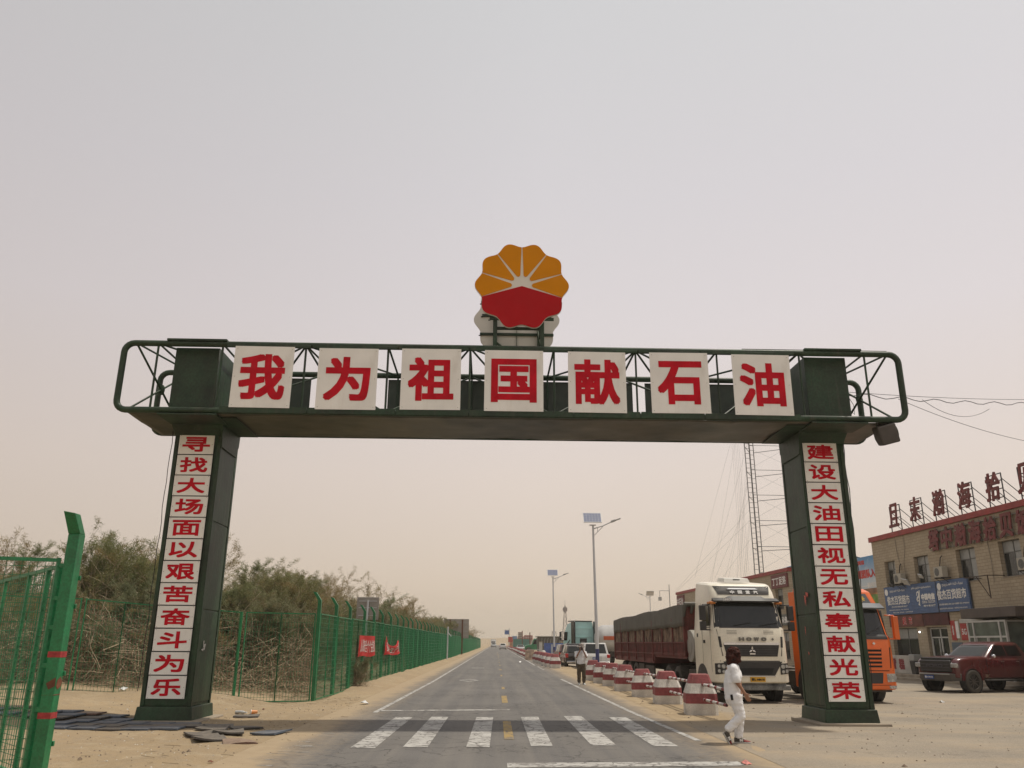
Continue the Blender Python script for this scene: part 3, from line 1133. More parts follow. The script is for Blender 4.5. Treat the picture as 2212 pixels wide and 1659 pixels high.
def banner(name, y0, y1, z0, z1, sag, txt, label):
    mb = MB()
    nx, nz = 24, 10
    x = FX(y0) + .11

    def P(u, v):
        y = y0 + (y1 - y0) * u
        s_ = sag * math.sin(PI * u) ** 1.2
        zt = z1 - s_ * .75 - .12 * sag * u
        zl = z0 - .05 * sag * math.sin(PI * u) + .03 * math.sin(u * 7)
        z = zl + (zt - zl) * v
        b_ = .03 * math.sin(u * 9 + v * 2) * (1 + 2 * sag) + .03 * sag * math.sin(v * 8 + u * 3)
        return (x + b_ + .02, y, z)
    for j in range(nz + 1):
        for i in range(nx + 1):
            mb.v.append(P(i / nx, j / nz))
    for j in range(nz):
        for i in range(nx):
            a = j * (nx + 1) + i
            mb.f.append((a, a + 1, a + nx + 2, a + nx + 1))
    mb.m = [0] * len(mb.f)
    vs, fs, asp = glyphs(txt)
    vv = []
    for vx, vy in vs:
        p = P(1 - (.5 - vx * .88) if False else .5 + vx * .88, .5 + vy * .62)
        vv.append((p[0] + .012, p[1], p[2]))
    mb.add(vv, fs, 1)
    vv = [(a + .001, b_ + .015, c) for a, b_, c in vv]
    mb.add(vv, fs, 1)
    o = mb.build(name, [BAN, BANW], fix=False, smooth=80)
    return tag(o, label, 'banner', 'red banners tied to the fence')


banner('banner', 31.5, 35.9, 1.10, 1.86, 0.0, '人人讲安全个个会应急', 'flat red banner with white characters tied to the green fence, nearer of the two')
banner('banner', 38.5, 44.6, 1.08, 1.9, 0.55, '安全生产月', 'sagging folded red banner on the green fence, farther of the two')

# ---------------------------------------------------------------- tamarisk shrubs
TWIG = mat('bare_twigs', (0.33, 0.265, 0.185), 0.85, var=.3, scale=3, spec=.15)
TRUNK = mat('shrub_bark', (0.13, 0.10, 0.075), 0.9, var=.3, scale=4)


def leaf_mat(name, a, b_, c_):
    m, nt, b, tc, N, noi, rng, mix, math_, sp = node_mat(name)
    oi = N('ShaderNodeObjectInfo')
    c = mix(rng(noi(0.9, 4), 0.35, 0.65), a, b_)
    c = mix(rng(noi(2.3, 3), 0.52, 0.66, 0, .9), c, c_)
    c = mix(math_('MULTIPLY', oi.outputs['Random'], .35), c, tuple(k * .8 for k in c_))
    nt.links.new(c, b.inputs['Base Color'])
    b.inputs['Roughness'].default_value = .8
    b.inputs['Specular IOR Level'].default_value = .2
    tr = N('ShaderNodeBsdfTranslucent'); nt.links.new(c, tr.inputs['Color'])
    ms = N('ShaderNodeMixShader'); ms.inputs[0].default_value = .25
    nt.links.new(b.outputs[0], ms.inputs[1]); nt.links.new(tr.outputs[0], ms.inputs[2])
    nt.links.new(ms.outputs[0], nt.nodes['Material Output'].inputs['Surface'])
    return m


LEAFS = [leaf_mat('tamarisk_foliage', (0.14, 0.165, 0.065), (0.23, 0.235, 0.105), (0.30, 0.22, 0.10)), leaf_mat('green_tamarisk_foliage', (0.15, 0.175, 0.08), (0.23, 0.24, 0.115), (0.28, 0.23, 0.115)),
         leaf_mat('dry_tamarisk_foliage', (0.21, 0.18, 0.085), (0.30, 0.25, 0.12), (0.33, 0.23, 0.11)), leaf_mat('grey_tamarisk_foliage', (0.15, 0.17, 0.09), (0.22, 0.235, 0.13), (0.26, 0.22, 0.12))]


def shrub_data(seed, H, Wd, leafy=1.0, bare=0.35):
    rnd = random.Random(seed)
    tr, tw, lf = MB(), MB(), MB()
    tips = []

    def tuft(p, d, L, k):
        # feathery spray: narrow blades round a rising axis
        for _ in range(k):
            q = p + d * rnd.uniform(0, L) + Vector((rnd.gauss(0, 1), rnd.gauss(0, 1), rnd.gauss(0, .8))) * .055
            a = (d * .6 + Vector((rnd.uniform(-1, 1), rnd.uniform(-1, 1), rnd.uniform(-.5, .8))) * 1.0).normalized()
            l = rnd.uniform(.05, .13)
            s_ = a.cross(Vector((rnd.uniform(-1, 1), rnd.uniform(-1, 1), rnd.uniform(-1, 1)))).normalized() * rnd.uniform(.005, .010)
            lf.v += [tuple(q - s_), tuple(q + s_), tuple(q + a * l)]
            n = len(lf.v)
            lf.f.append((n - 3, n - 2, n - 1)); lf.m.append(0)

    def branch(p, d, L, r, lev):
        if lev and p.z > H * (.80 if lev < 3 else .95): return
        seg = 4 if lev < 3 else 3
        pts = [p]
        for i in range(seg):
            d = (d + Vector((rnd.uniform(-1, 1), rnd.uniform(-1, 1), rnd.uniform(-.5, 1))) * (.22 + .07 * lev)).normalized()
            p = p + d * (L / seg)
            if p.z < .1: p.z = .1
            if p.z > H * .9: d.z *= .6
            pts.append(p)
        mbx = tr if lev == 0 else tw
        mbx.pipe(pts, [max(.003, r * (1 - .55 * i / seg)) for i in range(seg + 1)], 5 if lev == 0 else 3)
        if lev >= 3:
            z = pts[-1].z / H
            if z > .40 * rnd.uniform(.6, 1.4) and rnd.random() > bare * (.5 if z < .75 else 1):
                for q in pts[1:]:
                    tuft(q, d, L * .4, int(44 * leafy))
            return
        nb = (rnd.randint(5, 7), rnd.randint(4, 6), rnd.randint(3, 5))[lev]
        for k in range(nb):
            t = rnd.uniform(.25, 1)
            i = min(seg - 1, int(t * seg))
            q = pts[i].lerp(pts[i + 1], t * seg - i)
            sd_ = Vector((rnd.uniform(-1, 1), rnd.uniform(-1, 1), rnd.uniform(-.25, .8)))
            branch(q, (d * .55 + sd_ * .8).normalized(), L * rnd.uniform(.42, .68), r * .5, lev + 1)

    n = rnd.randint(7, 9)
    for i in range(n):
        a = 2 * PI * i / n + rnd.uniform(-.3, .3)
        o = rnd.uniform(.05, .4)
        lean = rnd.uniform(.12, .95) * Wd / H
        d = Vector((math.cos(a) * lean, math.sin(a) * lean, 1)).normalized()
        branch(Vector((math.cos(a) * o, math.sin(a) * o, -.1)), d, H * rnd.uniform(.50, .66) * (1 - .25 * lean), .035, 0)
    # dead tangle low down
    for i in range(850):
        a = rnd.uniform(0, 2 * PI); rr_ = Wd * .55 * math.sqrt(rnd.random())
        p = Vector((rr_ * math.cos(a), rr_ * math.sin(a), H * .5 * rnd.random() ** 1.3))
        d = Vector((rnd.uniform(-1, 1), rnd.uniform(-1, 1), rnd.uniform(-.4, .9))).normalized()
        pts = [p]
        for k in range(4):
            d = (d + Vector((rnd.uniform(-1, 1), rnd.uniform(-1, 1), rnd.uniform(-.8, .6))) * .35).normalized()
            p = p + d * rnd.uniform(.15, .48)
            if p.z < .03: p.z = .03
            pts.append(p)
        tw.pipe(pts, [.008, .007, .006, .005, .003], 3)
    return tr, tw, lf


random.seed(21)
protos = []
specs = [(1, 5.4, 3.6, 1.0, .3), (2, 4.6, 3.8, 1.15, .25), (3, 5.0, 3.2, .8, .5), (4, 4.2, 3.4, 1.2, .15)]
SPOTS = [(-13.8, 30.0, 1.14, 0), (-16.8, 29.0, 1.06, 1), (-19.5, 31.5, 1.15, 2), (-11.4, 28.6, .92, 3), (-9.4, 30.0, .97, 1), (-7.7, 29.6, .84, 3), (-12.5, 33.5, 1.1, 2),
         (-15.5, 34.5, 1.15, 1), (-9.0, 34.5, .98, 0), (-6.9, 34.6, .70, 1), (-8.9, 41.5, .92, 2), (-10.8, 39.5, 1.1, 3), (-14.5, 26.6, .7, 2), (-18.2, 25.6, .75, 3), (-9.6, 26.9, .55, 2),
         (-22.5, 28.0, 1.0, 0), (-12.0, 25.6, .5, 3)]
rnd = random.Random(8)
y = 45.0
while y < 235:
    SPOTS.append((-8.9 + rnd.uniform(-.9, .9) + (y - 45) * .006, y, rnd.uniform(.78, 1.12), rnd.randint(0, 3)))
    if rnd.random() < .6: SPOTS.append((-12.5 + rnd.uniform(-1, 1), y + 1.5, rnd.uniform(1.0, 1.35), rnd.randint(0, 3)))
    y += rnd.uniform(3.6, 5.0) * (1 + (y - 45) / 160)
ords = ['nearest', 'second', 'third', 'fourth', 'fifth', 'sixth', 'seventh', 'eighth', 'ninth', 'tenth']
look = ['tall tamarisk shrub with olive sprays', 'broad tamarisk shrub with feathery tips', 'sparse tamarisk shrub with many bare twigs', 'dense low tamarisk shrub']
where = ['left of the gateway pillar, tallest crown there', 'seen over the near gate post', 'behind the gate leaf at the left edge', 'close behind the left gateway pillar', 'right beside the gateway pillar', 'behind the fence corner post', 'in the second row left of the gateway pillar',
         'in the second row over the near gate', 'behind the double gate stile', 'behind the first roadside fence posts', 'just before the nearer sign back', 'behind the flat red banner', 'low against the cross fence left of the pillar', 'low at the far left edge behind the gate', 'low behind the mesh right of the pillar', 'half outside the left edge of the view', 'low at the foot of the mesh beside the pillar']
for i, (x, y, s, k) in enumerate(SPOTS):
    if i < len(where): lb = look[k] + ' ' + where[i]
    else: lb = '%s %s in the far rows along the roadside fence' % (nth(i - len(where) + 1), look[k].split(' with ')[0])
    if k < len(specs) and not any(p[0] == k for p in protos):
        t = thing('tamarisk_shrub', lb, 'shrub', (x, y, gz(x, y)), rnd.uniform(0, 6), 'tamarisk shrubs behind the green fence')
        a, b_, c = shrub_data(*specs[k])
        a.build('stem', TRUNK, t, fix=False); b_.build('twigs', TWIG, t, fix=False); c.build('foliage', LEAFS[k], t, fix=False)
        t.scale = (s * .95, s * .95, s * .92)
        protos.append((k, t))
    else:
        src = [p[1] for p in protos if p[0] == k][0]
        dup(src, (x, y, gz(x, y)), rnd.uniform(0, 6), lb, None, (s * rnd.uniform(.9, 1.1), s * rnd.uniform(.9, 1.1), s * .92))
# brushwood: uncountable dead twigs heaped behind the cross fence
mb = MB()
for k in range(5200):
    x = rnd.uniform(-16.5, -5.8)
    y = rnd.uniform(25.2, 29.5) - (.33 * (-x - 5.5) if x < -6 else 0) * .9
    y += .9
    if x > -6.3 and y < 26: continue
    hh = 1.55 + .6 * noise.noise(Vector((x * .7, y * .7, 2)))
    if x > -9.5 and rnd.random() < .45: continue
    if x > -9 and y < 27: hh *= .35
    p = Vector((x, y, gz(x, y) + hh * rnd.random() ** 1.2))
    d = Vector((rnd.uniform(-1, 1), rnd.uniform(-1, 1), rnd.uniform(-.5, .8))).normalized()
    pts = [p]
    for j in range(3):
        d = (d + Vector((rnd.uniform(-1, 1), rnd.uniform(-1, 1), rnd.uniform(-.8, .5))) * .4).normalized()
        p = p + d * rnd.uniform(.12, .4)
        p.z = max(p.z, gz(x, y) + .02)
        pts.append(p)
    r = rnd.choice((.005, .006, .008, .012))
    mb.pipe(pts, [r, r, r * .8, r * .5], 3)
o = mb.build('brushwood', mat('dead_brushwood', (.30, .235, .16), .9, var=.35, scale=2, spec=.1), fix=False)
tag(o, 'tangled dead pale brushwood heaped behind the cross fence', None, kind='stuff')
# small green shrub growing through the fence
t = dup(protos[3][1], (-5.0, 31.6, 0), 1.0, 'small green shrub growing through the foot of the fence by the sand', None, (.2, .24, .3))
t['group'] = ''
del t['group']
# ---------------------------------------------------------------- vehicles (local frame: front faces -Y)
TYRE = mat('tyre_rubber', (0.028, 0.027, 0.025), 0.85, var=.3, scale=5, dust=.14)
RIMS = mat('steel_rim', (0.20, 0.195, 0.185), 0.5, .5, dust=.25)
UNDER = mat('dark_chassis', (0.022, 0.020, 0.018), 0.8, var=.4, dust=.25)


def wheel(par, x, y, r, w, out=1, rim=None, rr=.62, spokes=0):
    """tyre as a turned profile; out = +1/-1: side the rim faces"""
    mb = MB()
    n = 28
    prof = [(-w / 2, rr * r), (-w / 2, .9 * r), (-w / 2 + .03, .985 * r), (-w * .2, r), (w * .2, r), (w / 2 - .03, .985 * r), (w / 2, .9 * r), (w / 2, rr * r), (w * .2, rr * r * .96), (-w * .2, rr * r * .96)]
    rings = [[(px, pr * math.cos(2 * PI * i / n), pr * math.sin(2 * PI * i / n)) for i in range(n)] for px, pr in prof]
    mb.loft(rings + [rings[0]], caps=False)
    o = mb.build('wheel', TYRE, par, (x, y, r), smooth=True)
    m2 = MB()
    f = out
    m2.disc((0, 0), rr * r, min(0, f * w * .22), max(0, f * w * .22), 'x', 20)
    m2.disc((0, 0), rr * r * .32, min(0, f * w * .4), max(0, f * w * .4), 'x', 14)
    for i in range(8 if not spokes else spokes):
        a = 2 * PI * i / (8 if not spokes else spokes)
        if spokes:
            c, s_ = math.cos(a), math.sin(a)
            m2.tube((f * w * .3, c * .1 * r, s_ * .1 * r), (f * w * .3, c * rr * r * .97, s_ * rr * r * .97), .03, 4)
        else:
            m2.disc((rr * r * .62 * math.cos(a), rr * r * .62 * math.sin(a)), rr * r * .13, min(0, f * w * .225), max(0, f * w * .225), 'x', 8, 1)
    m2.build('rim', [rim or RIMS, BLK], o)
    return o


def rring(z, yf, yr, hw, rad, slope=0.0, n=6, rr_=.08):
    P = []
    for cx, cy, a0, r_ in ((hw - rad, yf + rad, -90, rad), (hw - rr_, yr - rr_, 0, rr_), (-hw + rr_, yr - rr_, 90, rr_), (-hw + rad, yf + rad, 180, rad)):
        for k in range(n + 1):
            a = R(a0 + 90 * k / n)
            x, y = cx + r_ * math.cos(a), cy + r_ * math.sin(a)
            P.append((x, y, z + slope * (y - yf)))
    return P


class Cab:
    def __init__(s, lv, rad=.28, yr=2.25):
        s.lv = lv; s.rad = rad; s.yr = yr

    def at(s, z):
        L = s.lv
        if z <= L[0][0]: return L[0][1], L[0][2]
        for a, b_ in zip(L, L[1:]):
            if z <= b_[0]:
                t = (z - a[0]) / (b_[0] - a[0])
                return a[1] + (b_[1] - a[1]) * t, a[2] + (b_[2] - a[2]) * t
        return L[-1][1], L[-1][2]

    def front(s, x, z):
        yf, hw = s.at(z)
        o = abs(x) - (hw - s.rad)
        if o <= 0: return yf
        o = min(o, s.rad * .98)
        return yf + s.rad - math.sqrt(s.rad ** 2 - o * o)

    def body(s, mi=0):
        mb = MB()
        mb.loft([rring(l[0], l[1], s.yr, l[2], s.rad, l[3] if len(l) > 3 else 0) for l in s.lv])
        return mb

    def patch(s, mb, bl, br, tr, tl, d, mi=0, nx=14, nz=4):
        vs, fs = [], []
        for j in range(nz + 1):
            v = j / nz
            for i in range(nx + 1):
                u = i / nx
                x = (bl[0] * (1 - u) + br[0] * u) * (1 - v) + (tl[0] * (1 - u) + tr[0] * u) * v
                z = (bl[1] * (1 - u) + br[1] * u) * (1 - v) + (tl[1] * (1 - u) + tr[1] * u) * v
                vs.append((x, s.front(x, z) - d, z))
        W = nx + 1
        for j in range(nz):
            for i in range(nx):
                a = j * W + i
                fs.append((a, a + 1, a + W + 1, a + W))
        n = len(vs)
        bd = list(range(W)) + [W - 1 + W * j for j in range(1, nz + 1)] + [nz * W + i for i in range(nx - 1, -1, -1)] + [W * j for j in range(nz - 1, 0, -1)]
        vs += [(vs[i][0], vs[i][1] + d + .03, vs[i][2]) for i in bd]
        for k in range(len(bd)):
            k2 = (k + 1) % len(bd)
            fs.append((bd[k2], bd[k], n + k, n + k2))
        mb.add(vs, fs, mi)


def mirror_pair(par, m_, x, y, z0, z1, sides=(-1, 1), w=.2, arm=True, split=True):
    for s_ in sides:
        mb = MB()
        if arm:
            mb.tube((s_ * (x - .3), y + .1, z1 + .03), (s_ * x, y, z1 + .02), .025, 6)
            mb.tube((s_ * (x - .3), y + .1, z0 + .02), (s_ * x, y, z0 + .02), .025, 6)
        zm = z0 + (z1 - z0) * .38
        for a, b_ in (((zm + .02, z1), (z0, zm - .02)) if split else ((z0, z1),)):
            mb.box(s_ * x - w / 2, s_ * x + w / 2, y - .06, y + .07, a, b_)
        mb.build('mirror', m_, par, bevel=.03)


# ---- white tractor with the tarped red trailer
CREAM = mat('cream_truck_paint', (0.76, 0.71, 0.58), 0.35, var=.06, scale=1.2, dust=.06, coat=.3, speck=.05)
RUSTR = mat('faded_red_trailer', (0.13, 0.020, 0.018), 0.7, var=.45, scale=2.2, speck=.4, dust=.14)
PLANK = mat('weathered_battens', (0.21, 0.145, 0.10), 0.85, var=.5, scale=3.5, speck=.3)
TARP = mat('grey_green_tarpaulin', (0.075, 0.076, 0.064), 0.65, var=.2, scale=1.1, dust=.15, bump=.6, bscale=3)
PLY = mat('yellow_plate', (0.62, 0.33, 0.02), 0.5, var=.1)
PLB = mat('blue_plate', (0.02, 0.07, 0.25), 0.5, var=.1)
PWHT = mat('white_print', (0.7, .69, .66), .5, var=.1)

T = thing('semi_truck', 'cream white cab over semi truck pulling a red stake trailer under a grey tarpaulin', 'truck', (8.36, 28.0, -0.19), 0.058)
cb = Cab([(.62, .04, 1.22), (.66, .0, 1.25), (1.3, 0, 1.25), (1.9, .02, 1.25), (2.3, .06, 1.24), (2.42, .11, 1.22), (3.18, .34, 1.15), (3.32, .38, 1.14, .02), (3.5, .46, 1.12, .05), (3.72, .62, 1.08, .10), (3.80, .78, 1.02, .10), (3.83, 1.0, .9, .10)])
cab_o = cb.body().build('cab', CREAM, T, smooth=30)
mb = MB()
cb.patch(mb, (-1.12, 2.36), (1.12, 2.36), (1.06, 3.15), (-1.06, 3.15), .012)
ws = mb.build('windscreen', GLS, T, smooth=True)
mb = MB()
cb.patch(mb, (-1.16, 2.33), (1.16, 2.33), (1.09, 3.17), (-1.09, 3.17), .006)
mb.build('screen_seal', BPLA, ws, smooth=True)
mb = MB()
for a in (-.55, .35):
    for k in range(2):
        mb.tube((a, cb.front(a, 2.4) - .03, 2.40), (a + .62, cb.front(a, 2.5) - .03, 2.50), .012, 4)
mb.build('wiper', BPLA, ws)
mb = MB()
cb.patch(mb, (-.88, 3.42), (.88, 3.42), (.98, 3.71), (-.98, 3.71), .015)
dfl = mb.build('name_panel', mat('gloss_black_panel', (.02, .02, .021), .25, dust=.1), T, smooth=True)
mb = MB()
for i, ch in enumerate('中国重汽'):
    x = -.38 + i * .27
    text(mb, ch, .15, .125, face_m(x, cb.front(0, 3.5) - .04, 3.5) @ Matrix.Rotation(-.45, 4, 'X'), 0, .006)
for s_ in (-1, 1):
    mb.box(s_ * .8 - .05, s_ * .8 + .05, .56, .58, 3.64, 3.66)
mb.build('lettering', PWHT, dfl, fix=False)
mb = MB()
cb.patch(mb, (-.55, 3.6), (.55, 3.6), (.45, 3.635), (-.45, 3.635), .05)
mb.build('chrome_strip', CHR, dfl, smooth=True)
mb = MB()
V = []
for i in range(17):
    x = -1.12 + 2.24 * i / 16
    yb = cb.front(x * .93, 3.2)
    zt = 3.36 if abs(x) < .62 else 3.30
    V.append([(x, yb - .0, 3.18), (x, yb - .24, 3.16), (x, yb - .27, 3.20), (x, yb - .05, zt)])
mb.loft(V)
vs_ = mb.build('sun_visor', BPLA, T, smooth=True)
mb = MB()
text(mb, '中国重汽', .26, .055, face_m(-.7, .07, 3.25), 0, .003)
text(mb, 'SINOTRUK', .26, .03, face_m(-.7, .07, 3.20), 0)
mb.build('lettering', PWHT, vs_, fix=False)
for s_ in (-1, 1):
    mb = MB()
    mb.box(s_ * 1.14 - .12, s_ * 1.14 + .1, .2, .5, 3.10, 3.18)
    mb.build('corner_lamp', AMB, T, bevel=.02)
# bonnet lines, grille
mb = MB()
cb.patch(mb, (-.84, 1.44), (.84, 1.44), (.93, 1.80), (-.93, 1.80), .02)
g1 = mb.build('grille', BPLA, T, smooth=True)
mb = MB()
cb.patch(mb, (-.93, 1.80), (.93, 1.80), (.92, 1.865), (-.92, 1.865), .035)
mb.build('chrome_bar', CHR, g1, smooth=True)
mb = MB()
for k in range(4):
    z = 1.5 + .075 * k
    cb.patch(mb, (-.8 - .02 * k, z), (.8 + .02 * k, z), (.8 + .02 * k, z + .014), (-.8 - .02 * k, z + .014), .035)
mb.build('grille_slat', mat('dull_grey_plastic', (.05, .05, .05), .5), g1)
mb = MB()
for a in (90, 210, 330):
    c, s_ = math.cos(R(a)), math.sin(R(a))
    mb.add([(.0, -.05, 1.64), (.03 * s_ + .05 * c, -.05, 1.64 + .05 * s_ - .03 * c), (.13 * c, -.055, 1.64 + .13 * s_), (-.03 * s_ + .05 * c, -.05, 1.64 + .05 * s_ + .03 * c)], [(0, 1, 2, 3)])
mb.box(-.09, .09, -.05, -.035, 1.50, 1.545)
mb.build('star_badge', CHR, g1, fix=False)
mb = MB()
for i, ch in enumerate('HOWO'):
    text(mb, ch, .18, .12, face_m(-.33 + i * .25, -.012, 1.98), 0, .014, .012)
text(mb, '◆', .09, .09, face_m(.72, -.012, 1.98), 0, 0, .008)
mb.build('lettering', mat('dull_chrome', (.16, .155, .14), .4, .6), T, fix=False)
mb = MB()
cb.patch(mb, (-.70, .85), (.70, .85), (.98, 1.28), (-.98, 1.28), .018)
g2 = mb.build('lower_grille', BPLA, T, smooth=True)
mb = MB()
cb.patch(mb, (-.6, .9), (.6, .9), (.68, 1.08), (-.68, 1.08), .03)
mb.build('intake', BLK, g2, smooth=True)
mb = MB()
cb.patch(mb, (-.72, .82), (.72, .82), (.72, .85), (-.72, .85), .03)
mb.build('chrome_bar', CHR, g2, smooth=True)
mb = MB()
cb.patch(mb, (-1.245, 1.285), (1.245, 1.285), (1.245, 1.31), (-1.245, 1.31), .002)
mb.build('panel_gap', BLK, T, smooth=True)
mb = MB()
for s_ in (-1, 1):
    cb.patch(mb, (s_ * 1.0 if s_ < 0 else .96, 1.45), (s_ * .96 if s_ < 0 else 1.0, 1.45), (s_ * 1.12 if s_ < 0 else 1.10, 2.28), (s_ * 1.10 if s_ < 0 else 1.12, 2.28), .002)
for k in range(3):
    for s_ in (-1, 1):
        x0 = s_ * .62
        cb.patch(mb, (x0 - .17, 2.14 + .045 * k), (x0 + .17, 2.14 + .045 * k), (x0 + .17, 2.155 + .045 * k), (x0 - .17, 2.155 + .045 * k), .002)
mb.build('panel_gap', mat('panel_shadow_gap', (.12, .11, .09), .8), T, smooth=True)
for s_ in (-1, 1):
    mb = MB()
    xs_ = sorted((s_ * .90, s_ * 1.22))
    cb.patch(mb, (xs_[0], .88), (xs_[1], .92), (xs_[1], 1.24), (xs_[0], 1.22), .016, 0)
    h = mb.build('headlight', BPLA, T, smooth=True)
    m2 = MB()
    for (hx, hz_, hr) in ((.99, 1.13, .065), (1.12, 1.14, .05), (.99, .97, .05), (1.12, .99, .055)):
        yy = cb.front(s_ * hx, hz_)
        m2.disc((s_ * hx, hz_), hr, yy - .035, yy - .01, 'y', 14)
        m2.disc((s_ * hx, hz_), hr * .5, yy - .04, yy - .03, 'y', 10, 1)
    m2.build('lens', [LENS, GREY], h)
    mb = MB()
    xs_ = sorted((s_ * .98, s_ * 1.06))
    cb.patch(mb, (xs_[0], 1.72), (xs_[1], 1.72), (xs_[1] + .03 * s_, 2.06), (xs_[0] + .03 * s_, 2.06), .004)
    mb.build('side_vent', BPLA, T, smooth=True)
    mb = MB()
    mb.box(s_ * 1.25 - .005, s_ * 1.25 + .005, .38, 1.15, 2.42, 3.05)
    mb.prism([(.40, 2.4), (1.18, 2.4), (1.18, 3.1), (.55, 3.1)], s_ * 1.19, s_ * 1.247, 'x')
    mb.build('side_window', GLS, T)
    mb = MB()
    for y0 in (.36, 1.25):
        mb.box(s_ * 1.243, s_ * 1.253, y0, y0 + .015, .95, 3.15)
    mb.box(s_ * 1.243, s_ * 1.254, .36, 1.26, 2.34, 2.36)
    mb.box(s_ * 1.245, s_ * 1.275, .95, 1.12, 1.85, 1.95)
    mb.box(s_ * 1.245, s_ * 1.256, 1.75, 1.87, 2.05, 2.17)
    mb.build('door_trim', BPLA, T)
    mb = MB()
    mb.disc((1.42, .55), .64, s_ * 1.0, s_ * 1.262, 'x', 28)
    mb.build('wheel_arch', BPLA, T)
mirror_pair(T, BPLA, 1.50, .25, 2.25, 3.05)
wheel(T, -1.13, 1.42, .52, .3, -1)
wheel(T, 1.13, 1.42, .52, .3, 1)
mb = MB()
mb.box(-1.22, 1.22, .02, .16, .40, .55)
mb.box(-1.1, 1.1, .1, 1.8, .5, .9)
mb.build('front_bar', [mat('scuffed_black_bar', (.03, .03, .03), .6, var=.3, speck=.3, col2=(.3, .3, .28))], T, bevel=.02)
mb = MB()
mb.box(-.13, .37, -.03, -.012, .66, .81)
plt = mb.build('number_plate', PLY, T, bevel=.004)
mb = MB()
text(mb, '新L A8618', .43, .085, face_m(.12, -.03, .735), 0, .004)
mb.build('lettering', BLK, plt, fix=False)
mb = MB()
mb.hexa([(-.46, .95, 3.86), (.46, .95, 3.86), (.46, 1.75, 3.94), (-.46, 1.75, 3.94), (-.42, 1.02, 4.0), (.42, 1.02, 4.0), (.4, 1.7, 4.07), (-.4, 1.7, 4.07)])
mb.box(-.12, .12, .985, 1.0, 3.93, 3.97, 1)
mb.build('roof_air_unit', [mat('off_white_plastic', (.62, .60, .54), .5), BPLA], T, bevel=.05)
# chassis, tanks, drive axles
mb = MB()
mb.box(-.45, .45, 1.4, 6.6, .75, 1.02)
mb.box(-1.2, -.7, 2.3, 3.3, .45, .95)
mb.box(.7, 1.2, 2.3, 3.3, .45, .95)
mb.box(-.4, .4, 2.25, 2.7, 1.0, 2.6)
mb.build('chassis', UNDER, T, bevel=.02)
for y in (4.55, 5.9):
    for s_ in (-1, 1):
        wheel(T, s_ * 1.02, y, .52, .52, s_)
# trailer
mb = MB()
TY0, TY1, ST, HW = 2.95, 15.9, 7.6, 1.36
mb.prism([(TY0, 1.38), (ST, 1.38), (ST + .12, 1.05), (TY1, 1.05), (TY1, 1.28), (ST, 1.5), (TY0, 1.55)], -HW, HW, 'x')
mb.box(-HW, HW, TY0, TY0 + .05, 1.4, 3.12)
mb.box(-HW, HW, TY1 - .05, TY1, 1.1, 2.9)
for i in range(5):
    x = -HW + .1 + i * (2 * HW - .2) / 4
    mb.box(x - .04, x + .04, TY0 - .04, TY0, 1.45, 3.05)
mb.build('trailer_bed', RUSTR, T, bevel=.01, seg=1)
for s_ in (-1, 1):
    mb = MB()
    # corrugated drop side
    y = TY0 + .02
    while y < TY1 - .1:
        zb_ = 1.5 if y < ST else 1.25
        mb.box(s_ * (HW - .02), s_ * (HW + .012), y, y + .055, zb_, 1.86)
        y += .11
    mb.box(s_ * (HW - .035), s_ * (HW - .02), TY0, TY1, 1.3, 1.86)
    for zz in (1.84, 1.42):
        mb.box(s_ * HW, s_ * (HW + .035), TY0, TY1, zz, zz + .05)
    for k in range(9):
        yy = TY0 + k * (TY1 - TY0 - .08) / 8
        mb.box(s_ * HW, s_ * (HW + .05), yy, yy + .08, 1.12 if yy > ST else 1.4, 2.75)
    mb.build('drop_side', RUSTR, T)
    mb = MB()
    random.seed(7)
    y = TY0 + .08
    while y < TY1 - .15:
        w_ = random.uniform(.07, .13)
        dx = random.uniform(-.012, .012)
        mb.box(s_ * (HW - .03) + dx, s_ * (HW - .005) + dx, y, y + w_, 1.88, 2.75)
        y += w_ + random.uniform(.03, .09)
    mb.box(s_ * (HW - .05), s_ * (HW - .04), TY0, TY1, 1.85, 2.75)
    mb.build('stake_side', PLANK, T)
mb = MB()
nx, ny = 26, 90
for j in range(ny + 1):
    y = TY0 - .06 + (TY1 - TY0 + .12) * j / ny
    t = j / ny
    top = 3.20 - .22 * t + .025 * math.sin(t * 17)
    edge = 2.42 + .022 * math.sin(j * .55) + .012 * math.sin(j * 1.7) - .06 * t
    for i in range(nx + 1):
        u = i / nx * 2 - 1
        if abs(u) < .62:
            x = u / .62 * (HW + .05)
            z = top + .09 * math.cos(u / .62 * PI / 2) + .02 * noise.noise(Vector((x * 2, y * 2, 0)))
            z -= .05 * max(0, abs(u / .62) - .85)
        else:
            k = (abs(u) - .62) / .38
            x = math.copysign(HW + .05 + .02 * noise.noise(Vector((u * 3, y * 1.5, 3))) + .012 * (abs((y % 1.62) - .81) < .05), u)
            z = top + (edge - top) * k
        mb.v.append((x, y, z))
W = nx + 1
for j in range(ny):
    for i in range(nx):
        a = j * W + i
        mb.f.append((a, a + 1, a + W + 1, a + W))
mb.m = [0] * len(mb.f)
mb.build('tarpaulin', TARP, T, fix=False, smooth=60, solid=.01)
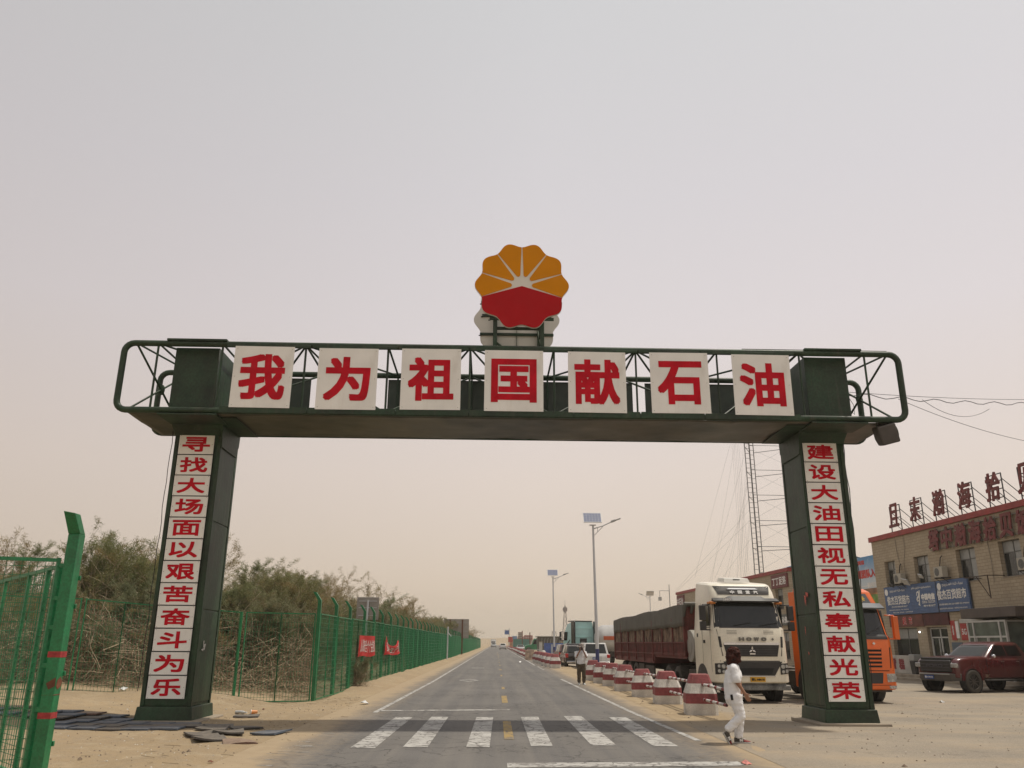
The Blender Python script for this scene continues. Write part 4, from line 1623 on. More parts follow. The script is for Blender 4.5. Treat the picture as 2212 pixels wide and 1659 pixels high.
# gathered tarp over the bulkhead
mb = MB()
for k in range(11):
    x = -HW - .02 + k * (2 * HW + .04) / 10
    mb.tube((x, TY0 - .03, 2.78 + .1 * (k % 2)), (x + .05, TY0 - .10, 3.2), .05, 6, 0, .08)
mb.tube((-HW, TY0 - .05, 3.2), (HW, TY0 - .05, 3.22), .09, 8)
mb.build('tarp_gather', TARP, T, smooth=True)
for y in (11.5, 12.85, 14.2):
    for s_ in (-1, 1):
        wheel(T, s_ * 1.05, y, .52, .52, s_)
mb = MB()
mb.box(-.45, .45, 7.0, 15.6, .75, 1.06)
mb.box(-HW + .02, -HW + .5, 9.7, 10.7, .35, 1.0)
mb.box(-HW + .02, -HW + .08, 7.9, 9.4, .45, .95)
mb.build('trailer_frame', UNDER, T)
mb = MB()
mb.disc((2.72, 1.75), .55, -1.28, -1.02, 'x', 24)
mb.disc((2.72, 1.75), .3, -1.30, -1.02, 'x', 16)
mb.build('spare_wheel', [mat('dusty_grey_wheel', (.26, .255, .23), .7, dust=.2)], T, bevel=.02)

# ---- orange tractor beside it
ORG = mat('orange_truck_paint', (0.66, 0.115, 0.006), 0.38, var=.08, scale=1.2, dust=.04, coat=.2)
T = thing('semi_truck', 'bright orange cab over truck half hidden behind the right gateway pillar', 'truck', (12.05, 28.15, -0.19), 0.17)
cb = Cab([(.42, .05, 1.22), (.46, 0, 1.25), (1.2, 0, 1.25), (1.9, .03, 1.24), (2.08, .06, 1.23), (2.15, .12, 1.21), (3.0, .34, 1.14), (3.1, .36, 1.14, .03), (3.55, .58, 1.05, .10), (3.66, .8, .98, .12), (3.7, 1.1, .8, .12)], .3)
cb.body().build('cab', ORG, T, smooth=30)
mb = MB(); cb.patch(mb, (-1.14, 2.16), (1.14, 2.16), (1.07, 3.0), (-1.07, 3.0), .012)
ws = mb.build('windscreen', GLS, T, smooth=True)
mb = MB()
cb.patch(mb, (-1.16, 2.0), (1.16, 2.0), (1.15, 2.16), (-1.15, 2.16), .012)
mb.build('cowl', BPLA, T, smooth=True)
mb = MB()
for a in (-.55, .35): mb.tube((a, cb.front(a, 2.16) - .03, 2.18), (a + .5, cb.front(a, 2.35) - .03, 2.38), .014, 4)
mb.build('wiper', BPLA, ws)
mb = MB()
V = []
for i in range(17):
    x = -1.13 + 2.26 * i / 16
    yb = cb.front(x * .93, 3.05)
    V.append([(x, yb, 3.0), (x, yb - .26, 2.97), (x, yb - .28, 3.02), (x, yb - .03, 3.18)])
mb.loft(V)
mb.build('sun_visor', mat('grey_visor', (.10, .11, .12), .35), T, smooth=True)
mb = MB(); cb.patch(mb, (-.8, 3.16), (.8, 3.16), (.72, 3.5), (-.72, 3.5), .012)
dp = mb.build('name_panel', mat('grey_panel', (.06, .065, .07), .4), T, smooth=True)
mb = MB()
for i, ch in enumerate('重卡'):
    text(mb, ch, .26, .22, face_m(-.1 + i * .52, .36, 3.32) @ Matrix.Rotation(-.42, 4, 'X'), 0, .012)
mb.build('lettering', mat('gold_print', (.55, .33, .02), .5), dp, fix=False)
mb = MB(); cb.patch(mb, (-.66, 1.12), (.66, 1.12), (.72, 1.72), (-.72, 1.72), .01)
g1 = mb.build('grille', BLK, T, smooth=True)
for k in range(5):
    mb = MB()
    z = 1.18 + .125 * k
    cb.patch(mb, (-.68, z), (.68, z), (.68, z + .055), (-.68, z + .055), .035)
    mb.build('grille_bar', ORG, g1, smooth=True)
mb = MB(); text(mb, '◆', .12, .1, face_m(.45, -.01, 1.87), 0, 0, .01)
mb.build('badge', CHR, T, fix=False)
mb = MB(); cb.patch(mb, (-.62, .62), (.62, .62), (.68, .95), (-.68, .95), .006)
mb.build('lower_intake', BPLA, T, smooth=True)
mb = MB()
cb.patch(mb, (-1.245, 1.0), (1.245, 1.0), (1.245, 1.03), (-1.245, 1.03), .003)
cb.patch(mb, (-1.245, .56), (1.245, .56), (1.245, .575), (-1.245, .575), .003)
for s_ in (-1, 1): cb.patch(mb, (s_ * .98 - .02, 1.1), (s_ * .98 + .02, 1.1), (s_ * 1.05 + .03, 1.75), (s_ * 1.05 - .03, 1.75), .004)
mb.build('panel_gap', mat('orange_gap', (.09, .02, .006), .8), T, smooth=True)
for s_ in (-1, 1):
    mb = MB()
    xs_ = sorted((s_ * .80, s_ * 1.20))
    cb.patch(mb, (xs_[0], .66), (xs_[1], .68), (xs_[1], .93), (xs_[0], .92), .012)
    h = mb.build('headlight', LENS, T, smooth=True)
    mb = MB()
    for hx in (.9, 1.07):
        yy = cb.front(s_ * hx, .8)
        mb.disc((s_ * hx, .8), .075, yy - .03, yy - .01, 'y', 14)
    mb.build('lens', GREY, h)
    mb = MB()
    cb.patch(mb, (xs_[0] + .05, .46), (xs_[1], .46), (xs_[1], .55), (xs_[0] + .05, .55), .01)
    mb.build('fog_lamp', LENS, T, smooth=True)
    mb = MB()
    mb.prism([(.40, 2.15), (1.18, 2.15), (1.18, 2.95), (.55, 2.95)], s_ * 1.19, s_ * 1.247, 'x')
    mb.build('side_window', GLS, T)
    mb = MB(); mb.disc((1.42, .53), .62, s_ * 1.0, s_ * 1.258, 'x', 28)
    mb.build('wheel_arch', BPLA, T)
    wheel(T, s_ * 1.1, 1.42, .52, .3, s_)
    mb = MB()
    mb.box(s_ * 1.24, s_ * 1.255, 1.3, 2.2, 1.25, 3.6)
    mb.build('side_fairing', ORG, T, bevel=.01)
mirror_pair(T, ORG, 1.42, .12, 2.0, 2.75, w=.18, split=False)
mb = MB()
mb.box(-.45, .45, 1.4, 7.0, .7, 1.0); mb.box(-1.2, 1.2, 2.3, 3.4, .45, .95)
mb.box(-1.0, 1.0, .1, 1.2, .35, .6)
mb.build('chassis', UNDER, T, bevel=.02)
for y in (4.6, 5.95):
    for s_ in (-1, 1): wheel(T, s_ * 1.02, y, .52, .52, s_)


# ---- cars
def arc(cy, r, z0, n=10):
    """wheel arch cut, walked from front to rear"""
    P = []
    a0 = math.asin(max(-1, min(1, z0 / r)))
    return [(cy - r * math.cos(a), r * math.sin(a) + 0.0) for a in [a0 + (PI - 2 * a0) * i / n for i in range(n + 1)]]


def car(name, label, loc, rz, L, W, H, paint, hood=1.0, hoodlen=1.1, belt=1.0, gh=(1.0, 4.0, 1.7, 3.7), wheel_r=.36, fa=.9, ra=None, clear=.32, group=None, lampz=.75, rimm=None, kind='car', trim=None, glass=None, bed=None, spokes=0, soft=.055, shell=True):
    """side profile body with cut arches, tapered cabin, glass, lamps, bumpers, wheels"""
    t = thing(name, label, kind, loc, rz, group)
    ra = ra or L - .95
    hw = W / 2
    ar = wheel_r * 1.16
    bot = [(0.06, clear + .12), (fa - ar - .02, clear)] + [(y, z + wheel_r) for y, z in arc(fa, ar, clear - wheel_r)] + \
          [(ra - ar - .05, clear)] + [(y, z + wheel_r) for y, z in arc(ra, ar, clear - wheel_r)] + [(L - .08, clear + .15)]
    gf, gr, tf, tr_ = gh
    rear = bed[1] if bed else belt
    gfx = gh[0]
    top = [(L, clear + .45), (L - .02, rear - .1), (L - .07, rear)]
    top += [(gr, belt), (gf, belt), (hoodlen * .7, hood - .02), (.18, hood - (.06 if kind == 'pickup truck' else .10)), (.02, hood - (.16 if kind == 'pickup truck' else .28)), (0, clear + .35)]
    mb = MB()
    mb.prism(bot + top, -hw, hw, 'x')
    if shell: mb.build('body', paint, t, bevel=soft, seg=4)
    mb = MB()
    a, b_ = hw - .07, hw - .24
    zt, z0 = H, belt - .03
    P = [(-a, gf, z0), (a, gf, z0), (a, gr, z0), (-a, gr, z0), (-b_, tf, zt), (b_, tf, zt), (b_, tr_, zt), (-b_, tr_, zt)]
    mb.hexa(P)
    if shell: mb.build('cabin', paint, t, bevel=soft * .9, seg=4)
    g = glass or GLS

    def pane(nm, q, u0, u1, v0, v1, off):
        if not shell: return
        q = [Vector(k) for k in q]
        nrm = (q[1] - q[0]).cross(q[3] - q[0]).normalized() * off
        pt = lambda u, v: (q[0].lerp(q[1], u)).lerp(q[3].lerp(q[2], u), v) + nrm
        m2 = MB()
        c = [pt(u0, v0), pt(u1, v0), pt(u1, v1), pt(u0, v1)]
        m2.add(c + [k - nrm * 2 for k in c], [(0, 1, 2, 3), (0, 4, 5, 1), (1, 5, 6, 2), (2, 6, 7, 3), (3, 7, 4, 0)])
        m2.build(nm, g, t)
    pane('windscreen', (P[0], P[1], P[5], P[4]), .04, .96, .08, .93, .008)
    pane('rear_window', (P[2], P[3], P[7], P[6]), .08, .92, .10, .90, .008)
    for q in ((P[1], P[2], P[6], P[5]), (P[3], P[0], P[4], P[7])):
        k = q[0] == P[1]
        for u0, u1 in ((.06, .44), (.48, .80)) + (((.83, .95),) if gr - gf > 2.6 else ()):
            if not k: u0, u1 = 1 - u1, 1 - u0
            pane('side_window', q, u0, u1, .12, .88, .02)
    for s_ in (-1, 1):
        m2 = MB(); m2.box(s_ * (hw - .34), s_ * (hw - .02), -.02, .10, lampz - .02, lampz + .14)
        m2.build('headlight', LENS, t, bevel=.02)
        m2 = MB(); m2.box(s_ * (hw - .20), s_ * (hw + .004), L - .22, L + .008, lampz + .06, min(rear - .03, lampz + .42))
        m2.build('tail_light', TAIL, t, bevel=.02)
        m2 = MB(); m2.ball((s_ * (hw + .1), gf + .35, belt + .06), (.10, .06, .08), n=6)
        m2.tube((s_ * (hw - .06), gf + .38, belt), (s_ * (hw + .08), gf + .36, belt + .04), .02, 5)
        m2.build('mirror', paint if not trim else trim, t, smooth=True)
        m2 = MB()
        for y in (gf + .85, gf + 1.75): m2.box(s_ * (hw - .003), s_ * (hw + .012), y, y + .2, belt - .16, belt - .13)
        m2.build('door_handle', CHR, t)
        m2 = MB()
        for y in (gf + .02, gf + 1.02, gf + 1.98):
            m2.box(s_ * (hw - .01), s_ * (hw + .0015), y, y + .012, clear + .08, belt - .02)
        m2.build('door_gap', BLK, t)
        for y in (fa, ra): wheel(t, s_ * (hw - (.13 if shell else .10)), y, wheel_r, .24 if shell else .30, s_, rimm, .64, spokes)
    m2 = MB(); m2.box(-hw + .2, hw - .2, .2, L - .2, clear - .05, clear + .25)
    m2.build('underbody', UNDER, t)
    return t, hw


WPT = mat('white_car_paint', (.62, .62, .60), .3, var=.04, dust=.12, coat=.4)
BPT = mat('black_car_paint', (.015, .016, .018), .25, var=.1, dust=.12, coat=.5)
MPT = mat('maroon_car_paint', (.075, .006, .010), .25, var=.12, dust=.04, coat=.6)
GPT = mat('dark_red_suv_paint', (.10, .03, .035), .3, var=.1, dust=.15, coat=.4)
SPT = mat('silver_car_paint', (.38, .39, .40), .35, .3, var=.05, dust=.12)


def plate(t, y, z, txt, m_=None, fy=-1, w=.44, x=0):
    mb = MB()
    mb.box(x - w / 2, x + w / 2, y - .012, y + .012, z - .07, z + .07)
    o = mb.build('number_plate', m_ or PLB, t)
    mb = MB()
    text(mb, txt, w * .88, .085, face_m(x, y - .014, z) if fy < 0 else Matrix.Translation((x, y + .014, z)) @ Matrix.Rotation(PI, 4, 'Z') @ Matrix.Rotation(PI / 2, 4, 'X'), 0, .003)
    mb.build('lettering', PWHT, o, fix=False)


# red pickup, front three-quarter
t, hw = car('pickup_truck', 'dark red crew cab pickup with black grille parked facing left before the brick building', (0, 0, 0), R(-68), 5.75, 2.05, 2.0, MPT, hood=1.40, hoodlen=1.75, belt=1.36, gh=(1.70, 4.35, 2.50, 4.1), wheel_r=.45, fa=.80, ra=4.55, clear=.55, lampz=1.0, bed=(4.2, 1.30), rimm=mat('black_rim', (.03, .03, .03), .5, dust=.2), trim=CHR, kind='pickup truck', spokes=10, shell=False)
th = R(-70)
fx, fy = 18.85, 35.6   # middle of the front axle
t.location = (fx + math.sin(th) * .80, fy - math.cos(th) * .80, -.2)
mb = MB()
mb.box(-.74, .74, -.05, .08, .80, 1.26)
g1 = mb.build('grille', BPLA, t, bevel=.04)
mb = MB()
for k in range(4): mb.box(-.68, .68, -.06, -.045, .85 + .12 * k, .87 + .12 * k)
text(mb, 'FORD', .8, .12, face_m(0, -.065, 1.04), 0, .008, .01)
mb.build('grille_bar', mat('dark_grey_trim', (.06, .06, .065), .5), g1, fix=False)
mb = MB()
mb.hexa([(-.72, -.10, .45), (.72, -.10, .45), (1.0, .22, .48), (-1.0, .22, .48), (-.75, -.13, .74), (.75, -.13, .74), (1.02, .22, .76), (-1.02, .22, .76)])
mb.build('front_bumper', mat('matt_black_bumper', (.03, .03, .032), .5, dust=.25), t, bevel=.03)
mb = MB(); mb.box(-.72, .72, -.14, -.1, .70, .75); mb.build('bumper_edge', GREY, t, bevel=.01)
PANEBLACK = mat('black_tinted_glass', (.006, .006, .007), .12, var=.1, spec=.3)
plate(t, -.15, .60, '新A 7N172', x=-.25)
for s_ in (-1, 1):
    for cy in (.80, 4.55):
        mb = MB()
        for k in range(12):
            a0, a1 = PI * (k + .3) / 12.6, PI * (k + 1.3) / 12.6
            P = [(cy - r * math.cos(a), .45 + r * math.sin(a)) for r, a in ((.50, a0), (.58, a0), (.58, a1), (.50, a1))]
            mb.prism(P, s_ * .98, s_ * 1.06, 'x')
        mb.build('flared_arch', MPT, t)
mb = MB(); mb.box(1.008, 1.022, 1.55, 5.8, .60, .72); mb.box(-1.022, -1.008, 1.55, 5.8, .60, .72)
mb.build('lower_trim', mat('bronze_trim', (.12, .08, .06), .5, dust=.3), t)
mb = MB(); mb.box(-.76, .76, .06, .3, 1.25, 1.36); mb.build('hood_guard', BPLA, t, bevel=.03)

# rounded shell of the pickup: sections along its length
def section(y, hw_, z0, z1, r=.13):
    P = []
    for cx_, cz_, a0, rr_ in ((hw_ - r * 1.3, z1 - r, 90, r), (hw_ - .05, z0 + .06, 0, .06), (-hw_ + .05, z0 + .06, -90, .06), (-hw_ + r * 1.3, z1 - r, 180, r)):
        for k in range(7):
            a = R(a0 - 15 * k)
            kx = 1.3 if rr_ == r else 1
            x, z = cx_ + rr_ * kx * math.cos(a), cz_ + rr_ * math.sin(a)
            if rr_ == r: z += .035 * (1 - (x / hw_) ** 2)
            P.append((x, y, z))
    return P


mb = MB()
mb.loft([section(*q) for q in ((.02, .84, .62, 1.14), (.05, .90, .60, 1.22), (.14, .96, .58, 1.29), (.4, .99, .56, 1.35), (.9, 1.005, .56, 1.39), (1.5, 1.01, .56, 1.41), (1.95, 1.015, .56, 1.39), (2.3, 1.02, .56, 1.36), (4.4, 1.02, .56, 1.36), (5.6, 1.0, .58, 1.36), (5.72, .97, .62, 1.32))])
mb.build('body', MPT, t, smooth=40)
gc = Cab([(1.30, 1.62, .97), (1.42, 1.78, .955), (1.86, 2.42, .80), (1.95, 2.62, .74), (1.995, 2.9, .62), (2.005, 3.1, .45)], .22, 4.35)
mb = MB()
mb.loft([rring(l[0], l[1], 4.40 - (l[0] - 1.3) * .45, l[2], .22, 0, 6, .14) for l in gc.lv])
mb.build('cabin', MPT, t, smooth=45)
mb = MB(); gc.patch(mb, (-.86, 1.43), (.86, 1.43), (.71, 1.87), (-.71, 1.87), .008)
mb.build('windscreen', GLS, t, smooth=True)
for s_ in (-1, 1):
    for y0, y1, yt0, yt1 in ((2.02, 3.05, 2.58, 3.05), (3.12, 3.95, 3.12, 3.88)):
        mb = MB()
        hx0, hx1 = .955, .80
        q = [(y0, 1.44, hx0), (y1, 1.44, hx0), (yt1, 1.85, hx1), (yt0, 1.85, hx1)]
        o_ = [(s_ * (h + .012), y, z) for y, z, h in q]; i_ = [(s_ * (h - .02), y, z) for y, z, h in q]
        mb.add(o_ + i_, [(0, 1, 2, 3), (0, 4, 5, 1), (1, 5, 6, 2), (2, 6, 7, 3), (3, 7, 4, 0)])
        mb.build('side_window', PANEBLACK, t)
    for cy in (.80, 4.55):
        mb = MB(); mb.disc((cy, .46), .53, s_ * .8, s_ * 1.030, 'x', 28); mb.build('wheel_arch', BLK, t)
    mb = MB(); mb.box(s_ * .99, s_ * 1.10, 1.5, 4.0, .46, .52); mb.build('side_step', BPLA, t, bevel=.02)
    mb = MB()
    for k in range(2): mb.box(s_ * (.90 if k else .62), s_ * (.96 if k else .80), -.005 if not k else .02, .06, 1.02, 1.16 if not k else 1.14)
    mb.build('lamp_insert', LENS, t, bevel=.02)

# white suv seen from behind
t, hw = car('parked_car', 'white off road wagon seen from behind beside the red trailer', (6.62, 62.0, -.2), PI, 4.8, 1.9, 1.86, WPT, hood=1.12, hoodlen=1.2, belt=1.16, gh=(1.35, 4.72, 2.05, 4.5), wheel_r=.40, fa=.95, ra=3.75, clear=.42, lampz=.86, group='cars parked right of the bollards')
plate(t, 4.82, .88, 'A·S1K87', fy=1)
mb = MB()
mb.box(-.42, .42, 4.79, 4.815, .76, 1.02); mb.build('plate_recess', mat('pale_trim', (.5, .5, .48), .4), t, bevel=.01)
mb = MB(); mb.prism([(4.6, .4), (4.9, .45), (4.92, .68), (4.6, .7)], -.93, .93, 'x'); mb.build('rear_bumper', WPT, t, bevel=.03)
mb = MB()
for s_ in (-1, 1): mb.tube((s_ * .68, 2.2, 1.90), (s_ * .68, 4.2, 1.90), .02, 6)
mb.build('roof_rail', GREY, t)
# black pickup
t, hw = car('parked_car', 'black pickup seen from behind between the photographer and the dark red wagon', (5.98, 67.9, -.2), PI, 5.3, 1.88, 1.82, BPT, hood=1.12, hoodlen=1.3, belt=1.14, gh=(1.4, 3.75, 2.0, 3.5), wheel_r=.40, fa=.95, ra=4.25, clear=.45, lampz=.78, bed=(3.8, 1.14), kind='pickup truck', group='cars parked right of the bollards')
mb = MB(); mb.hexa([(-.88, 3.75, 1.1), (.88, 3.75, 1.1), (.88, 5.2, 1.1), (-.88, 5.2, 1.1), (-.78, 3.6, 1.72), (.78, 3.6, 1.72), (.76, 4.95, 1.66), (-.76, 4.95, 1.66)])
mb.build('bed_canopy', BPT, t, bevel=.05)
mb = MB(); mb.hexa([(-.72, 5.16, 1.2), (.72, 5.16, 1.2), (.72, 5.205, 1.2), (-.72, 5.205, 1.2), (-.66, 5.0, 1.6), (.66, 5.0, 1.6), (.66, 5.02, 1.6), (-.66, 5.02, 1.6)]); mb.build('canopy_window', GLS, t)
plate(t, 5.32, .72, '新A·08', fy=1, w=.4, x=-.3)
mb = MB(); mb.box(-.85, .85, 5.2, 5.4, .46, .6); mb.build('rear_bumper', CHR, t, bevel=.02)
# maroon suv
t, hw = car('parked_car', 'dark red wagon with silver roof seen from behind by the farther bollards', (6.45, 83.6, -.2), PI + .05, 4.7, 1.86, 1.72, GPT, hood=1.05, hoodlen=1.2, belt=1.08, gh=(1.3, 4.6, 2.0, 4.3), wheel_r=.37, fa=.95, ra=3.7, clear=.36, lampz=.78, group='cars parked right of the bollards')
mb = MB(); mb.box(-.66, .66, 2.0, 4.3, 1.70, 1.735); mb.build('silver_roof', SPT, t, bevel=.02)
# cars on the road
t, hw = car('white_car', 'white car driving away far down the right lane', (1.75, 229, 0), PI, 4.5, 1.8, 1.52, WPT, hood=1.0, hoodlen=1.2, belt=1.0, gh=(1.3, 4.4, 2.0, 3.9), wheel_r=.34, fa=.9, ra=3.6, clear=.3, lampz=.7)
t, hw = car('silver_car', 'silver car coming from far away in the left lane', (-.9, 330, 0), 0, 4.6, 1.85, 1.75, SPT, hood=1.0, hoodlen=1.2, belt=1.05, gh=(1.2, 4.4, 1.9, 4.1), wheel_r=.36, fa=.9, ra=3.6, clear=.3, lampz=.7)
t = thing('far_truck', 'white box truck as a small block at the end of the road', 'truck', (-1.4, 410, 0))
cb = Cab([(.5, 0, 1.2), (1.5, .02, 1.2), (2.6, .3, 1.1), (2.7, .5, 1.0)], .2, 1.9)
cb.body().build('cab', WPT, t, smooth=30)
mb = MB(); cb.patch(mb, (-1.0, 1.6), (1.0, 1.6), (.95, 2.4), (-.95, 2.4), .01); mb.build('windscreen', GLS, t)
mb = MB(); mb.box(-1.25, 1.25, 2.0, 8.0, .9, 3.3); mb.build('cargo_box', mat('pale_box', (.5, .5, .48), .5), t, bevel=.03)
for y in (1.0, 6.2):
    for s_ in (-1, 1): wheel(t, s_ * 1.05, y, .48, .3, s_)

# ---- pale turquoise tractor with tank trailer, seen from behind
CY = mat('pale_turquoise_paint', (.36, .60, .58), .35, var=.06, dust=.1, coat=.3)
T = thing('tanker_truck', 'pale turquoise tractor with silver orange striped tank trailer behind the parked cars', 'truck', (7.7, 85.5, -.2), PI + R(20))
cb = Cab([(.6, .02, 1.25), (1.9, 0, 1.25), (2.1, .08, 1.23), (3.0, .34, 1.16), (3.1, .38, 1.15, .03), (3.6, .62, 1.06, .1), (3.72, .9, .95, .1)], .3, 2.25)
cb.body().build('cab', CY, T, smooth=30)
mb = MB(); cb.patch(mb, (-1.12, 2.15), (1.12, 2.15), (1.06, 2.95), (-1.06, 2.95), .012); mb.build('windscreen', GLS, T, smooth=True)
for s_ in (-1, 1):
    mb = MB(); mb.prism([(.40, 2.1), (1.18, 2.1), (1.18, 2.9), (.55, 2.9)], s_ * 1.19, s_ * 1.25, 'x'); mb.build('side_window', GLS, T)
    mb = MB(); mb.box(s_ * 1.1, s_ * 1.28, 2.2, 2.85, 1.2, 3.9); mb.build('side_fairing', BPT, T, bevel=.03)
    mb = MB(); mb.prism([(.3, 1.0), (.9, 1.7), (1.9, 2.2), (1.9, 2.1), (1.0, 1.5), (.6, .95)], s_ * 1.25, s_ * 1.256, 'x'); mb.build('side_stripe', BPLA, T)
    for y in (1.4, 4.4, 5.75): wheel(T, s_ * 1.05, y, .52, .32 if y < 2 else .5, s_)
mb = MB(); mb.box(-1.0, 1.0, .9, 2.3, 3.86, 3.96); mb.build('roof_edge', BPLA, T, bevel=.02)
mb = MB()
for z in (1.6, 2.4, 3.2): mb.box(-.9, .9, 2.25, 2.29, z, z + .06)
mb.box(-.35, .35, 2.25, 2.32, 1.9, 2.3, 1)
mb.build('rear_rib', [CY, BPLA], T)
mirror_pair(T, BPLA, 1.5, .2, 2.1, 2.9)
mb = MB(); mb.box(-.45, .45, 1.2, 6.6, .7, 1.0); mb.box(-1.2, 1.2, 2.5, 3.4, .45, 1.1); mb.build('chassis', UNDER, T)
TK = mat('dull_silver_tank', (.50, .49, .47), .38, .35, var=.15, dust=.12)
# tank axis turned against the tractor
tk = MB()
tk.T = Matrix.Translation((0.2, 5.0, 2.25)) @ Matrix.Rotation(R(58), 4, 'Z')
prof = [(0, .02), (.06, .45), (.2, .8), (.42, 1.05), (.75, 1.22), (1.1, 1.25), (4, 1.25), (8, 1.25), (11, 1.25), (11.5, 1.05), (11.7, .6), (11.75, .02)]
tk.loft([[(r * math.cos(2 * PI * i / 28), d, r * math.sin(2 * PI * i / 28)) for i in range(28)] for d, r in prof])
tko = tk.build('tank', TK, T, smooth=True)
mb = MB(); mb.T = tk.T
ST_ = mat('orange_band', (.50, .10, .03), .5, var=.15)
mb.loft([[(1.256 * math.cos(a), d, 1.256 * math.sin(a)) for a in [R(-5 + k * 2) for k in range(9)]] for d in (1.0, 11)], 0, False)
mb.loft([[(1.256 * math.cos(a), d, 1.256 * math.sin(a)) for a in [R(185 - k * 2) for k in range(9)]] for d in (1.0, 11)], 0, False)
mb.build('tank_band', ST_, tko, fix=False)
mb = MB(); mb.T = tk.T
text(mb, '天然气', 1.5, .5, Matrix.Translation((-1.18, 3.5, .62)) @ Matrix.Rotation(-PI / 2, 4, 'Z') @ Matrix.Rotation(R(65), 4, 'X'), 0, .02)
text(mb, '天然气', 1.5, .5, Matrix.Translation((1.18, 3.5, .62)) @ Matrix.Rotation(PI / 2, 4, 'Z') @ Matrix.Rotation(R(65), 4, 'X'), 0, .02)
mb.build('lettering', mat('faded_print', (.3, .28, .27), .6), tko, fix=False)
mb = MB(); mb.T = tk.T
mb.box(-.5, .5, .5, 11.3, -1.6, -1.0); mb.box(-1.2, 1.2, 6.8, 11, -1.35, -1.15)
mb.build('tank_frame', UNDER, T)
# ---------------------------------------------------------------- buildings on the right
def brick_mat(name, c1, c2, mort, bw=.42, bh=.16, rough=.85):
    m, nt, b, tc, N, noi, rng, mix, math_, sp = node_mat(name)
    cx = N('ShaderNodeCombineXYZ')
    xy = math_('ADD', sp.outputs['X'], sp.outputs['Y'])
    nt.links.new(xy, cx.inputs[0]); nt.links.new(sp.outputs['Z'], cx.inputs[1])
    br = N('ShaderNodeTexBrick')
    br.inputs['Scale'].default_value = 1.0
    br.inputs['Brick Width'].default_value = bw
    br.inputs['Row Height'].default_value = bh
    br.inputs['Mortar Size'].default_value = .010
    br.inputs['Mortar Smooth'].default_value = .3
    br.inputs['Color1'].default_value = (*c1, 1); br.inputs['Color2'].default_value = (*c2, 1); br.inputs['Mortar'].default_value = (*mort, 1)
    nt.links.new(cx.outputs[0], br.inputs['Vector'])
    c = mix(rng(noi(.7, 7, .7), .42, .68, 0, .45), br.outputs['Color'], tuple(k * .72 for k in c1))
    c = mix(rng(noi(5, 6, .7), .55, .72, 0, .35), c, (.36, .31, .23))
    nt.links.new(c, b.inputs['Base Color'])
    b.inputs['Roughness'].default_value = rough
    b.inputs['Specular IOR Level'].default_value = .2
    bp = N('ShaderNodeBump'); bp.inputs['Strength'].default_value = .6; bp.inputs['Distance'].default_value = .02
    h = math_('ADD', math_('MULTIPLY', br.outputs['Fac'], -1.0), math_('MULTIPLY', noi(18, 5), .6))
    nt.links.new(h, bp.inputs['Height']); nt.links.new(bp.outputs[0], b.inputs['Normal'])
    return m


BRK = brick_mat('tan_painted_brick', (.38, .315, .225), (.43, .36, .26), (.24, .195, .135))
FAS = mat('red_fascia', (.27, .03, .028), .6, var=.2, scale=2, dust=.1)
WFR = mat('grey_window_frame', (.075, .085, .085), .5, dust=.2)
PANE = mat('curtained_pane', (.13, .14, .135), .12, var=.35, scale=1.4, spec=.7)
PAND = mat('dark_pane', (.018, .022, .022), .1, var=.3, spec=.7)
CURT = mat('pale_curtain', (.25, .26, .25), .3, var=.15, scale=5, spec=.6)
DRED = mat('dark_red_letter', (.14, .016, .018), .6, var=.3, scale=4, dust=.1)
STEEL = mat('thin_dark_steel', (.035, .04, .045), .6, dust=.1)
ALU = mat('white_aluminium', (.45, .45, .42), .45, dust=.1)
CONC = mat('worn_concrete', (.26, .22, .17), .9, var=.2, dust=.3, bump=.4)


def wall_with_holes(mb, L, z0, z1, holes, th=.3, mi=0):
    """front wall in the xz plane (front face y=0), rectangular openings"""
    xs_ = sorted({0, L, *[h[0] for h in holes], *[h[1] for h in holes]})
    for a, b_ in zip(xs_, xs_[1:]):
        hs = sorted([(h[2], h[3]) for h in holes if h[0] <= a + 1e-6 and h[1] >= b_ - 1e-6])
        z = z0
        for p, q in hs:
            if p > z: mb.box(a, b_, 0, th, z, p, mi)
            z = q
        if z < z1: mb.box(a, b_, 0, th, z, z1, mi)


def window(par, x0, x1, z0, z1, yb=.22, kind=0):
    mb = MB()
    f = .05
    for a, b_, c, d in ((x0, x1, z0, z0 + f), (x0, x1, z1 - f, z1), (x0, x0 + f, z0 + f, z1 - f), (x1 - f, x1, z0 + f, z1 - f)):
        mb.box(a, b_, yb, yb + .06, c, d)
    zt = z1 - (z1 - z0) * .34
    mb.box(x0 + f, x1 - f, yb, yb + .06, zt, zt + .05)
    xm = (x0 + x1) / 2
    mb.box(xm - .025, xm + .025, yb - .004, yb + .056, z0 + f, zt)
    mb.box(xm - .02, xm + .02, yb - .004, yb + .056, zt + .05, z1 - f)
    o = mb.build('window', WFR, par)
    mb = MB()
    mb.box(x0 + f, xm, yb + .02, yb + .03, z0 + f, z1 - f, 1)
    mb.box(xm, x1 - f, yb + .02, yb + .03, z0 + f, zt, 2 if kind == 0 else 1)
    mb.box(xm, x1 - f, yb + .02, yb + .03, zt, z1 - f, 2)
    mb.box(x0 + f, xm - .02, yb + .01, yb + .019, zt + .05, z1 - f, 2)
    mb.build('pane', [PANE, PAND, CURT], o)
    mb = MB(); mb.box(x0 - .05, x1 + .05, -.03, yb, z0 - .06, z0)
    mb.build('sill', CONC, o)
    return o


